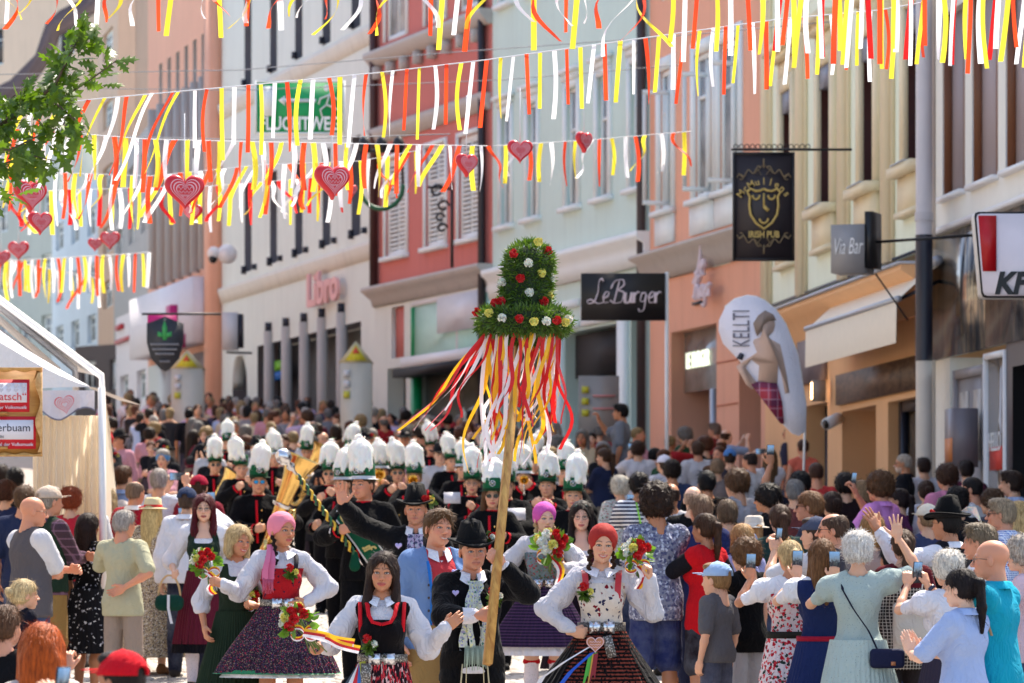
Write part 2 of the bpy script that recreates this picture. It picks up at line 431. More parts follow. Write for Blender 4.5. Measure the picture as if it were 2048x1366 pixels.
def f_flame(nt,v,c):
 mp=nt.nodes.new('ShaderNodeMapping');mp.inputs['Scale'].default_value=(75,75,14);nt.links.new(v,mp.inputs[0])
 n1=noise(nt,mp.outputs[0],1.0,2,0.5)
 c=mixc(nt,mathn(nt,'GREATER_THAN',n1,0.54),c,lin(190,50,60))
 mp2=nt.nodes.new('ShaderNodeMapping');mp2 .inputs['Scale'].default_value=(75,75,14);mp2 .inputs['Location'].default_value=(9,4,2);nt.links.new(v,mp2 .inputs[0])
 return mixc(nt,mathn(nt,'GREATER_THAN',noise(nt,mp2 .outputs[0],1.2,2,0.5),0.6),c,lin(225,185,180))
M_FLAMESKIRT=cloth('flame_print_skirt',f_flame,wr=0.15)
M_DENIM=cloth('denim',lambda nt,v,c:mixc(nt,ramp(nt,noise(nt,v,5,4,0.6),[(0.4,0),(0.75,0.22)]),c,lin(170,175,190)),rough=0.85)
M_VELVET,_n,_b=cloth_base('velvet',0.8,0.5,sheen=0.6)
def lace(name):
 m,nt,b=cloth_base(name,0.85,0.6,sheen=0.2)
 return m
M_WHITE=cloth_base('white_blouse_cotton',0.85,0.75,sheen=0.1)[0]
M_EYELET=cloth('eyelet_cotton',f_spots(70,[lin(120,135,135)],hi=0.16),wr=0.4)
def skin_mat():
 m,nt,b=NT('skin');at=nt.nodes.new('ShaderNodeAttribute');at.attribute_name='Col'
 v=coords(nt);base=objcol(nt)
 base=mixc(nt,mathn(nt,'MULTIPLY',ramp(nt,noise(nt,v,16,5,.7),[(.35,0),(.7,1)]),0.28),base,mixc(nt,1.0,base,(1.0,0.74,0.64),'MULTIPLY'))
 c=mixc(nt,at.outputs['Alpha'],base,at.outputs['Color'])
 nt.links.new(c,b.inputs['Base Color']);nt.links.new(ramp(nt,noise(nt,v,30,3),[(.3,.34),(.7,.56)]),b.inputs['Roughness'])
 b.inputs['Subsurface Weight'].default_value=0.10;b.inputs['Subsurface Radius'].default_value=(1.0,0.35,0.2);b.inputs['Subsurface Scale'].default_value=0.012
 b.inputs['Specular IOR Level'].default_value=0.4
 bump(nt,b,noise(nt,v,120,3),0.08,0.004);return m
M_SKIN=skin_mat()
def hair_mat():
 m,nt,b=NT('hair');c=objcol(nt);v=coords(nt,(1,1,0.16));v2=coords(nt)
 n1=noise(nt,v,95,3,0.6,0.6);n2=noise(nt,v2,14,3,0.5,1.0)
 c=mixc(nt,ramp(nt,n1,[(0.35,0.75),(0.62,0.0)]),c,mixc(nt,1.0,c,(0.30,0.27,0.26),'MULTIPLY'))
 gi=nt.nodes.new('ShaderNodeNewGeometry');c=mixc(nt,mathn(nt,'MULTIPLY',mathn(nt,'GREATER_THAN',gi.outputs['Random Per Island'],.5),.25),c,mixc(nt,1.0,c,(1.5,1.38,1.22),'MULTIPLY'))
 c=mixc(nt,ramp(nt,n2,[(0.45,0),(0.75,0.4)]),c,mixc(nt,1.0,c,(1.5,1.42,1.3),'MULTIPLY'))
 nt.links.new(c,b.inputs['Base Color']);b.inputs['Roughness'].default_value=0.5;b.inputs['Specular IOR Level'].default_value=0.16
 bump(nt,b,n1,0.8,0.008);return m
M_HAIR=hair_mat()
def felt():return cloth_base('felt',0.75,0.25,sheen=0.4)[0]
M_FELT=felt()
def straw():
 def g(nt,v,c):
  w_=nt.nodes.new('ShaderNodeTexWave');w_.bands_direction='Z';w_.inputs['Scale'].default_value=60;w_.inputs['Distortion'].default_value=3;nt.links.new(v,w_.inputs['Vector'])
  return mixc(nt,mathn(nt,'MULTIPLY',w_.outputs['Fac'],0.35),c,lin(165,140,95))
 return cloth('straw',g,wr=0.3)
M_STRAW=straw()
def plume_mat():
 m,nt,b=NT('white_feather');v=coords(nt,(1,1,0.3));n1=noise(nt,v,60,4,0.6,1.0)
 c=mixc(nt,ramp(nt,n1,[(0.3,0.3),(0.55,0)]),lin(244,241,234),lin(205,198,186));nt.links.new(c,b.inputs['Base Color'])
 b.inputs['Roughness'].default_value=0.85;b.inputs['Subsurface Weight'].default_value=0.25;b.inputs['Subsurface Scale'].default_value=0.03
 bump(nt,b,n1,0.6,0.012);return m
M_PLUME=plume_mat()
M_BRASS=plain('brass',lin(240,200,122),0.2,1.0,0.3,20)
M_SILVER=plain('silver',lin(215,215,220),0.25,1.0,0.2,30)
M_BLACK=plain('black_plastic',lin(22,22,24),0.35)
M_LENS=plain('dark_lens',lin(18,18,22),0.08,0.0,0.0)
M_GLASSCLEAR=plain('wire_glasses',lin(110,90,75),0.3,0.4)
def leaf_mat(name,c1,c2,trans=0.35,waxy=0.4):
 m,nt,b=NT(name);v=coords(nt);n1=noise(nt,v,30,3)
 gi=nt.nodes.new('ShaderNodeNewGeometry')
 f=mathn(nt,'ADD',mathn(nt,'MULTIPLY',n1,0.4),mathn(nt,'MULTIPLY',gi.outputs['Random Per Island'],0.6))
 c=mixc(nt,f,c1,c2);nt.links.new(c,b.inputs['Base Color']);b.inputs['Roughness'].default_value=waxy
 tr=nt.nodes.new('ShaderNodeBsdfTranslucent');nt.links.new(mixc(nt,1.0,c,(1.6,1.7,0.6),'MULTIPLY'),tr.inputs[0])
 mx=nt.nodes.new('ShaderNodeMixShader');mx.inputs[0].default_value=trans
 nt.links.new(b.outputs[0],mx.inputs[1]);nt.links.new(tr.outputs[0],mx.inputs[2])
 nt.links.new(mx.outputs[0],nt.nodes['Material Output'].inputs[0]);return m
M_LEAF=leaf_mat('oak_leaf',lin(44,68,20),lin(98,126,38),0.42)
M_GREENERY=leaf_mat('box_greenery',lin(48,82,26),lin(96,122,44),0.25,0.5)
M_BOUQLEAF=leaf_mat('bouquet_leaf',lin(58,100,30),lin(112,150,54),0.3)
_rb={}
def ribbon_mat(col,tr=0.5):
 k=tuple(round(c,3)for c in col)+(tr,)
 if k in _rb:return _rb[k]
 m,nt,b=NT('ribbon_%d'%len(_rb));b.inputs['Base Color'].default_value=(*col,1);b.inputs['Roughness'].default_value=0.45
 b.inputs['Sheen Weight'].default_value=0.2
 t=nt.nodes.new('ShaderNodeBsdfTranslucent');t.inputs[0].default_value=(*[min(1,c*1.15)for c in col],1)
 mx=nt.nodes.new('ShaderNodeMixShader');mx.inputs[0].default_value=tr
 nt.links.new(b.outputs[0],mx.inputs[1]);nt.links.new(t.outputs[0],mx.inputs[2]);nt.links.new(mx.outputs[0],nt.nodes['Material Output'].inputs[0])
 v=coords(nt,(1,1,1));bump(nt,b,noise(nt,v,60,2),0.25,0.004)
 _rb[k]=m;return m
def petal_mat(name,c):
 m,nt,b=NT(name);v=coords(nt);n1=noise(nt,v,90,3)
 nt.links.new(mixc(nt,ramp(nt,n1,[(0.35,0.55),(0.6,0)]),c,tuple(x*.5 for x in c)),b.inputs['Base Color']);b.inputs['Roughness'].default_value=0.6
 b.inputs['Subsurface Weight'].default_value=0.2;b.inputs['Subsurface Scale'].default_value=0.01
 return m
M_PRED=petal_mat('red_petals',lin(205,22,28));M_PWHITE=petal_mat('white_petals',lin(240,240,228));M_PYEL=petal_mat('yellow_petals',lin(236,226,120))
M_WOOD=None
def wood_mat(name,c1,c2,sc=(30,30,2)):
 m,nt,b=NT(name);v=coords(nt,sc);n1=noise(nt,v,1.0,4,0.6,0.6);v2=coords(nt);n2=noise(nt,v2,4,3)
 c=mixc(nt,ramp(nt,n1,[(0.35,0),(0.65,1)]),c1,c2);c=mixc(nt,mathn(nt,'MULTIPLY',n2,0.3),c,c2)
 nt.links.new(c,b.inputs['Base Color']);b.inputs['Roughness'].default_value=0.5;bump(nt,b,n1,0.2,0.004);return m
M_POLE=wood_mat('pole_wood',lin(205,160,85),lin(160,110,50))
M_BOARD=wood_mat('board_wood',lin(196,142,70),lin(165,108,45),(3,3,25))
def glass_dark(name,c=(0.02,0.022,0.026),rough=0.08,metal=0.0):
 m,nt,b=NT(name);v=coords(nt);n1=noise(nt,v,1.2,3)
 nt.links.new(mixc(nt,ramp(nt,n1,[(0.4,0),(0.7,1)]),c,tuple(x*2.2+.01 for x in c)),b.inputs['Base Color'])
 b.inputs['Roughness'].default_value=rough;b.inputs['Metallic'].default_value=metal;b.inputs['Specular IOR Level'].default_value=0.8
 bump(nt,b,noise(nt,v,0.9,2),0.12,0.1);return m
M_PANE=glass_dark('window_glass')
M_LITPANE=glass_dark('curtained_glass',(0.28,0.29,0.30),0.15)
# ------------------------------------------------------------------ people
def v3(*a):return np.array(a,dtype=float)
def nrm(a):a=np.asarray(a,float);return a/(np.linalg.norm(a)+1e-9)
SKINS=dict(fair=lin(212,162,132),pale=lin(222,178,152),tan=lin(186,128,94),ruddy=lin(204,142,112),olive=lin(174,118,84),dark=lin(120,78,56),brown=lin(150,100,72))
def head_field(res,sex,smile,noears=False,beardy=0):
 F=Field((-.10,-.15,-.20),(.10,.135,.135),res)
 m=sex=='m'
 F.el((0,.012,.030),(.0775,.100,.086),0)
 F.el((0,-.026,-.030),(.0640 if m else.0600,.070,.078),.03)
 F.el((0,-.030,-.072),(.0520 if m else.0450,.056,.038),.03)
 F.el((0,-.072,-.100),(.0200 if m else.0155,.016,.013),.022)
 for s in(-1,1):
  F.el((s*.036,-.062,-.030),(.024,.024,.026),.02)
  F.rc((s*.012,-.088,.020),(s*.046,-.074,.018),.009 if m else.006,None,.014)
  F.el((s*.0315,-.104,.000),(.0190,.020,.0125),.014,'s')
  F.el((s*.0310,-.0765,-.001),(.0135,.0145,.0125),.003)
  F.rc((s*.017,-.0865,.0085),(s*.046,-.0790,.0065),.0038,.003,.004)
  F.rc((s*.020,-.0870,-.0105),(s*.044,-.0800,-.009),.003,.003,.006)
  if not noears:F.el((s*.0800,.014,-.012),(.009,.019,.031),.008,rot=((1,.25*s,0),(-.25*s,1,.15),(0,-.15,1)))
  F.el((s*.0125,-.103,-.0375),(.0085,.011,.0075),.006)
 F.rc((0,-.090,.012),(0,-.114,-.030),.0065,.0100,.012)
 F.el((0,-.1155,-.0345),(.0115,.0115,.0100)if not m else(.013,.012,.011),.006)
 w=.026 if not smile else.031
 dz=.004 if smile else 0
 F.rc((-w,-.086,-.066+dz*2),(0,-.099,-.0635),.0045,.0062,.006);F.rc((w,-.086,-.066+dz*2),(0,-.099,-.0635),.0045,.0062,.006)
 F.rc((-w*.8,-.086,-.0715+dz),(0,-.0965,-.0755),.005,.0072,.006);F.rc((w*.8,-.086,-.0715+dz),(0,-.0965,-.0755),.005,.0072,.006)
 if smile or m:
  for s in(-1,1):F.rc((s*.017,-.101,-.040),(s*(w+.005),-.086,-.068),.0022,.0022,.004,'s')
 for s in(-1,1):F.rc((s*.020,-.094,-.0165),(s*.040,-.086,-.0175),.0016,.0016,.004,'s')
 F.rc((0,.030,-.060),(0,.050,-.19),.054 if m else.045,.060 if m else.048,.03)
 return F
def head_cols(V,sex,smile,iris,brow,lipc,stubble=0.0):
 x,y,z=V.T;ax=np.abs(x);C_=np.zeros((len(V),4),f32)
 def put(mask,c,a=1.0):
  a_=np.clip(mask*a,0,1)[:,None];al=C_[:,3:4]
  na=a_+al*(1-a_);C_[:,:3]=np.where(na>0,(np.array(c)[None]*a_+C_[:,:3]*al*(1-a_))/np.maximum(na,1e-6),0);C_[:,3:4]=na
 fr=(y<-.055)
 soft=lambda v:np.clip(v,0,1)
 put(soft(1.3-np.hypot((ax-.042)/.022,(z+.030)/.02))*fr,lin(205,95,85),.28)
 put(soft(1.3-np.hypot(x/.012,(z+.036)/.012))*(y<-.1),lin(205,100,90),.25)
 if stubble:put(soft(1.6-np.hypot(x/.055,(z+.085)/.042))*(y<-.01),stubble if not np.isscalar(stubble)else lin(120,95,85),.75 if not np.isscalar(stubble)else stubble)
 e=np.hypot((ax-.0315)/.0140,(z-.000+(ax-.031)*.05)/(.0066 if not smile else.0052))
 put(soft((1.45-e)*5)*fr,lin(80,45,38),.75 if sex=='f' else.45)
 put(soft((1.02-e)*8)*fr,lin(186,176,170))
 ir=np.hypot(ax-.0315,z-.0005)/.0062
 put(soft((1.1-ir)*6)*fr*(e<1.15),iris)
 put(soft((.5-ir)*6)*fr*(e<1.1),(.004,.004,.004))
 ll=np.abs(z-(.0068-((ax-.0315)/.0150)**2*.0050));put(soft((.0034-ll)/.0015)*fr*(np.abs(ax-.0315)<.017),lin(38,24,20),.95 if sex=='f' else.7)
 bz=.0245+.004*np.sin((ax-.014)/.036*math.pi)-np.maximum(ax-.04,0)*.35
 th=.0042 if sex=='m' else.0034
 put(soft((th-np.abs(z-bz))/.0018)*fr*(ax>.012)*(ax<.053),brow,.85)
 w=.027 if not smile else.032;t=np.clip(1-(x/w)**2,0,1);cz=-.0690+(.010*(x/w)**2 if smile else.002*(x/w)**2)
 up=(z-cz)/(.0085*np.sqrt(t)+.0006);dn=(cz-z)/(.0120*np.sqrt(t)+.0006)
 lm=soft(np.minimum(1.15-up,1.15-dn)*4)*(y<-.07)*(ax<w*1.02)
 put(lm,lipc,.85 if sex=='f' else.55)
 if smile:
  tm=soft((.0040*np.sqrt(t)-np.abs(z-cz))/.0015)*(y<-.082)*soft((w*.72-ax)/.004);put(tm,lin(196,184,174))
 else:put(soft((.0022-np.abs(z-cz))/.0012)*(y<-.07)*(ax<w),lin(90,40,38),.9)
 put(soft((.0042-np.hypot(ax-.0075,(z+.0445)*1.2))/.002)*(y<-.09),lin(70,30,25),.9)
 return C_
_HC={}
def head_arrays(res,sex,smile=False,iris=lin(70,55,40),brow=lin(60,42,32),lip=None,stubble=0.0):
 lip=lip or(lin(178,74,78)if sex=='f' else lin(176,98,88))
 k=(res,sex,smile)
 if k not in _HC:_HC[k]=head_field(res,sex,smile).nets()
 V,Q=_HC[k]
 return V,Q,head_cols(V,sex,smile,iris,brow,lip,stubble)
_HAND={}
def hand_arrays(res,pose):
 k=(res,pose)
 if k in _HAND:return _HAND[k]
 F=Field((-.05,-.085,-.115),(.215,.105,.07),res)
 F.el((.045,0,0),(.050,.040,.016),.0);F.bx((.055,.000,0),(.036,.037,.012),.01,.012);F.rc((-.04,0,0),(.02,0,0),.025,.024,.02)
 L=(.040,.026,.020)
 curls=dict(open=(.10,.12,.08),relaxed=(.45,.45,.3),fist=(1.35,1.55,.9),grip=(1.05,1.25,.75),phone=(.75,.85,.5),flat=(.02,.05,.02))[pose]
 spread=dict(open=.17,relaxed=.05,fist=.0,grip=.01,phone=.08,flat=.02)[pose]
 for i,(y0,ln)in enumerate(((.029,.95),(.010,1.06),(-.010,1.0),(-.028,.80))):
  p=v3(.086-abs(y0)*.18,y0,.001);a=0.0;sp=(1.5-i)*spread;dirh=v3(math.cos(sp),math.sin(sp),0)
  rr=(.0098,.0088,.0075)
  for j in range(3):
   a+=curls[j]*(1+.07*i);d=dirh*math.cos(a)+v3(0,0,-1)*math.sin(a);q=p+d*L[j]*ln
   F.rc(p,q,rr[j]*(1 if i<3 else.88),(rr[j]-.0012)*(1 if i<3 else.88),.0035 if j else.008);p=q
 th=dict(open=((.020,.030,-.004),(.060,.074,-.008),(.086,.095,-.010)),relaxed=((.020,.026,-.010),(.058,.052,-.026),(.082,.054,-.036)),fist=((.020,.026,-.012),(.052,.042,-.036),(.074,.016,-.046)),grip=((.020,.028,-.014),(.054,.046,-.040),(.078,.022,-.052)),phone=((.020,.030,-.010),(.058,.062,-.020),(.084,.066,-.040)),flat=((.020,.030,-.004),(.058,.052,-.006),(.084,.056,-.008)))[pose]
 F.rc(th[0],th[1],.0150,.0105,.012);F.rc(th[1],th[2],.0105,.0085,.004)
 _HAND[k]=F.nets();return _HAND[k]
class Rig:pass
ARM_U,ARM_F=.285,.255
def make_rig(sex='m',build=1.0,arms=None,lean=0.0,head=(0,0,0),legs=None,sh=None,child=False):
 g=Rig();g.sex=sex;g.b=build;m=sex=='m'
 g.shx=(.172 if m else.148)*(0.9+.1*build);g.shz=1.385;g.headrot=head;g.lean=lean
 g.O=v3(0,-.012-math.sin(lean)*.2,1.603)
 g.sh={s:v3(s*g.shx,.012-math.sin(lean)*.15,g.shz)for s in(-1,1)}
 arms=arms or{};g.el,g.wr,g.hd={},{},{}
 for s in(-1,1):
  a=arms.get(s,dict(w=(s*(.24+.03*(build-1)),-.02,.86),e=(s*.5,.8,0),h='relaxed'))
  w=v3(*a['w']);S0=g.sh[s];d=w-S0;L=np.linalg.norm(d);mx=(ARM_U+ARM_F)*.985
  if L>mx:w=S0+d/L*mx;d=w-S0;L=mx
  ca=(ARM_U**2+L**2-ARM_F**2)/(2*ARM_U*L);ca=max(-1,min(1,ca));hint=v3(*a.get('e',(s,.5,-1)))
  pd=hint-(hint@d)/L**2*d;pd=nrm(pd);E=S0+d/L*ARM_U*ca+pd*ARM_U*math.sqrt(max(0,1-ca*ca))
  g.el[s],g.wr[s]=E,w
  fd=nrm(w-E);hdv=nrm(v3(*a['hd']))if 'hd' in a else fd
  pn=v3(*a['pn'])if 'pn' in a else v3(-s,0,0)
  pn=nrm(pn-(pn@hdv)*hdv);X=hdv;Z=-pn;Y=np.cross(Z,X)
  flip=1.0
  up=v3(*a['th'])if 'th' in a else(v3(0,-1,0)if abs(hdv[2])>.6 and 'pn' not in a else v3(0,0,1))
  if Y@up<0:flip=-1.0
  g.hd[s]=(FR(w,X,Y*flip,Z),a.get('h','relaxed'),flip)
 g.legs=legs or{-1:((-.088,0,.93),(-.10,-.015,.49),(-.105,.02,.085)),1:((.088,0,.93),(.10,-.015,.49),(.105,.02,.085))}
 return g
def torso(F,g,off=0.0,neck=True,k=.05,hem=None,bust=1.0):
 m=g.sex=='m';b=g.b;lo=off
 ly=-math.sin(g.lean)*.13
 F.el((0,.0+ly,1.265),((.150 if m else.124)*b+lo,.112*(b**.5)+lo,.165+lo),0)
 F.el((0,-.004+ly*.3,1.09),((.140 if m else.112)*b+lo,(.106 if m else.088)*b+lo,.15),k)
 F.el((0,.004,.95),((.150 if m else.158)*b+lo,(.112 if m else.112)*b+lo,.115+lo),k)
 if b>1.1:F.el((0,-.045,1.07),(.125*b+lo,.10*b+lo,.13),.05)
 for s in(-1,1):
  F.rc((s*.025,.018+ly,1.440),g.sh[s]+v3(-s*.025,0,.008),.040+lo,.038+lo,.05)
  F.el(g.sh[s]+v3(-s*.012,0,-.012),(.046+lo,.050+lo,.050+lo),.035)
  F.el((s*.062,.045+ly,1.30),(.07+lo,.06+lo,.10),.04)
  F.el((s*.070,.062,.925),(.078+lo,.064+lo,.08+lo),.04)
  if not m:F.el((s*.062,-.082+ly,1.245),(.060*bust+lo,.056*bust+lo,.062+lo),.03)
  elif b>.9:F.el((s*.07,-.075+ly,1.30),(.07+lo,.04+lo,.06+lo),.04)
 if neck:F.rc((0,.022+ly,1.41),g.O+v3(0,.035,-.10),.060 if m else.048,.054 if m else.044,.04)
def arm_prims(F,g,s,off=0.0,frac=1.0,r=(.048,.038,.036,.025),k=.02,puff=0.0):
 kf=1.0 if g.sex=='m' else.86;kf*=(g.b**.5)
 S0,E,Wp=g.sh[s],g.el[s],g.wr[s]
 fu=min(frac/.53,1.0);P=S0+(E-S0)*fu
 F.rc(S0,P,r[0]*kf+off,(r[0]+(r[1]-r[0])*fu)*kf+off,k)
 if frac>.53:
  ff=min((frac-.53)/.47,1.0);M_=E+(Wp-E)*min(.3,ff)
  F.rc(E,M_,r[2]*kf+off,r[2]*1.05*kf+off,k)
  if ff>.3:F.rc(M_,E+(Wp-E)*ff,r[2]*1.05*kf+off,(r[2]+(r[3]-r[2])*ff)*kf+off,k)
def leg_prims(F,g,off=0.0,frac=1.0,k=.02,loose=0.0,feet=True):
 for s in(-1,1):
  H,K,A=(v3(*p)for p in g.legs[s]);b=g.b**.5
  f1=min(frac/.5,1);F.rc(H,H+(K-H)*f1,.080*b+off,(.080-.022*f1)*b+off+loose*f1,.03)
  if frac>.5:
   f2=min((frac-.5)/.5,1);M_=K+(A-K)*min(.35,f2)+v3(0,.012,0)
   F.rc(K,M_,.054*b+off+loose,.054*b+off+loose,k)
   if f2>.35:F.rc(M_,K+(A-K)*f2,.054*b+off+loose,.036+off+loose,k)
  if feet:F.rc(A+v3(0,.01,-.02),A+v3(s*.02,-.15,-.055),.036,.026,.02)
def bounds(g,off=.1,low=0.0,legs=True):
 P=[g.sh[-1],g.sh[1],g.el[-1],g.el[1],g.wr[-1],g.wr[1],v3(-.2,-.2,low),v3(.2,.2,1.5)]
 if legs:
  for s in(-1,1):
   for p in g.legs[s]:P.append(v3(*p));P.append(v3(*p)+v3(0,-.18,-.05))
 P=np.array(P);return P.min(0)-off,P.max(0)+off
def head_matrix(g):
 yaw,pitch,roll=g.headrot
 return Matrix.Translation(Vector(g.O+v3(0,.02,-.09)))@Matrix.Rotation(R(yaw),4,'Z')@Matrix.Rotation(R(pitch),4,'X')@Matrix.Rotation(R(roll),4,'Y')@Matrix.Translation(Vector((0,-.02,.09)))
def body_mesh(g,res=.02,hres=.008,hand=.007,face=None,hscale=1.0,sleeves=None):
 hscale*=1.0
 lo,hi=bounds(g,.08);F=Field(lo,hi,res)
 torso(F,g);leg_prims(F,g)
 for s in(-1,1):arm_prims(F,g,s)
 V,Q=F.nets();mb=MB();mb.add(V,Q,col=np.zeros((len(V),4),f32))
 V,Q,C_=head_arrays(hres,g.sex,**(face or{}))
 mb.add(V*hscale,Q,col=C_,M=head_matrix(g))
 kf=1.0 if g.sex=='m' else.9
 for s in(-1,1):
  M,pose,fl=g.hd[s];V,Q=hand_arrays(hand,pose)
  if fl<0:Q=Q[:,::-1]
  mb.add(V*kf,Q,M=M,col=np.zeros((len(V),4),f32))
 return mb.mesh('body',M_SKIN,smooth=True)
def top_mesh(g,mat,res=.018,off=.014,sleeve=.5,sloose=.008,hem=.86,neckr=.066,vneck=0.0,wrinkle=.005,puff=None,seed=1,low=None,open_front=False,square=None,cutz=None):
 lo,hi=bounds(g,.13,low=.8,legs=False);F=Field(lo,hi,res)
 torso(F,g,off,neck=True)
 if hem<.9 and not puff:
  for s in(-1,1):F.rc((s*.088,0,.84),(s*.080,0,.98),.080*g.b**.5+off+.006,.070*g.b**.5+off,.03)
  F.el((0,.010,.90),((.160 if g.sex=='m' else.156)*g.b+off,.120*g.b+off,.34),.03)
 if sleeve>0:
  for s in(-1,1):
   if puff:
    S0,E,Wp=g.sh[s],g.el[s],g.wr[s];pr=puff;top=S0+v3(s*.015,0,.005)
    if sleeve>.6:
     F.rc(top,S0+(E-S0)*.55,.060,pr,.03);F.rc(S0+(E-S0)*.55,E,pr,pr*.92,.03);F.rc(E,E+(Wp-E)*.70,pr*.92,pr*.62,.03)
     F.rc(E+(Wp-E)*.70,E+(Wp-E)*.90,pr*.66,.042,.02);F.rc(E+(Wp-E)*.86,E+(Wp-E)*1.0,.043,.042,.01)
    else:
     F.el(S0+(E-S0)*sleeve*.55+v3(s*.01,0,.0),(pr,pr,pr*1.05),.03);F.rc(S0,S0+(E-S0)*sleeve/.53,.052,.05,.03)
   else:arm_prims(F,g,s,off+sloose,sleeve,k=.03)
 F.noise(wrinkle,26,seed,(1,1,.55));F.noise(wrinkle*.45,60,seed+5,(1,.8,.5))
 F.plane((0,0,-1),-hem)
 F.rc((0,.024,1.468),(0,.01,1.62),neckr+.004,neckr+.04,.008,'s')
 if vneck:
  F.rc((0,-.10,1.45),(0,-.17,1.43-vneck),.055,.012,.01,'s')
 if square is not None:F.bx((0,-.16,1.50),(square[0],.16,square[1]),.01,.01,'s')
 if open_front:F.bx((0,-.25,1.1),(open_front,.24,.6),.01,.02,'s')
 if cutz:F.plane((0,0,1),cutz)
 V,Q=F.nets();return MB().add(V,Q).mesh('top',mat,smooth=True)
def trousers_mesh(g,mat,res=.02,off=.014,frac=1.0,loose=.012,seed=2,top=1.0):
 lo,hi=bounds(g,.12);hi[2]=1.1;F=Field(lo,hi,res);m=g.sex=='m';b=g.b
 F.el((0,-.002,1.0),((.140 if m else.125)*b+off,(.108 if m else.095)*b+off,.12),0)
 F.el((0,.004,.95),((.150 if m else.155)*b+off,.112*b+off,.115),.04)
 for s in(-1,1):F.el((s*.070,.062,.925),(.078+off,.064+off,.08),.04)
 leg_prims(F,g,off,frac,loose=loose,feet=False);F.noise(.003,30,seed,(1,1,.5));F.plane((0,0,1),top)
 V,Q=F.nets();return MB().add(V,Q).mesh('trousers',mat,smooth=True)
def shoes_mesh(g,mat):
 mb=MB()
 for s in(-1,1):
  A=v3(*g.legs[s][2]);F=Field(A+v3(-.1,-.26,-.12),A+v3(.1,.12,.08),.014)
  F.rc(A+v3(0,.02,-.03),A+v3(s*.022,-.16,-.055),.046,.034,.02);F.rc(A+v3(0,.01,.0),A+v3(0,.01,-.03),.042,.05,.02)
  F.plane((0,0,-1),.085-A[2]+.0)
  V,Q=F.nets();mb.add(V,Q)
 return mb.mesh('shoes',mat,smooth=True)
def skirt_mesh(mat,z0=1.06,z1=.45,r0=(.125,.105),r1=.42,pleats=36,amp=.02,flare=1.0,n=None,band=None,seed=0,name='skirt',hemwave=.0,sq=.85,cx=0.0,arc=None):
 n=n or pleats*5;m=16;th=np.linspace(0,2*math.pi,n,endpoint=False);mb=MB();r_=random.Random(seed);ph=[r_.random()*6 for _ in range(4)]
 closed=True
 if arc:th=np.linspace(arc[0],arc[1],n);closed=False
 V=[]
 for j in range(m):
  t=j/(m-1);f=t**(1/flare)if flare>0 else t;prof=f*(1.0+.10*math.sin(t*math.pi))
  rx=r0[0]+(r1-r0[0])*prof;ry=r0[1]+(r1*sq-r0[1])*prof
  wob=1+(.05*np.sin(3*th+ph[0])+.035*np.sin(5*th+ph[1]))*t
  pl=amp*(0.25+.75*t)*(1-2*np.abs(((th*pleats/(2*math.pi)+.12*np.sin(t*2+th*3))%1)-.5))+amp*.25*np.sin(th*pleats*.37+ph[2])*t
  z=z0+(z1-z0)*t+hemwave*t*np.sin(2*th+ph[3])
  V.append(np.stack([np.cos(th)*rx*wob+np.cos(th)*pl,np.sin(th)*ry*wob+np.sin(th)*pl,np.broadcast_to(z,th.shape)],-1))
 V=np.concatenate(V);i=np.arange(m-1)[:,None]*n;j=np.arange(n if closed else n-1)[None];j2=(j+1)%n
 Q=np.stack([i+j,i+n+j,i+n+j2,i+j2],-1).reshape(-1,4)
 mat_i=0
 if band:
  rows=np.repeat(np.arange(m-1),n if closed else n-1);mat_i=(rows>=m-1-band).astype(int)
 mb.add(V,Q,mat=mat_i)
 return mb.mesh(name,mat if isinstance(mat,(list,tuple))else[mat],smooth=True)
_HAIR={}
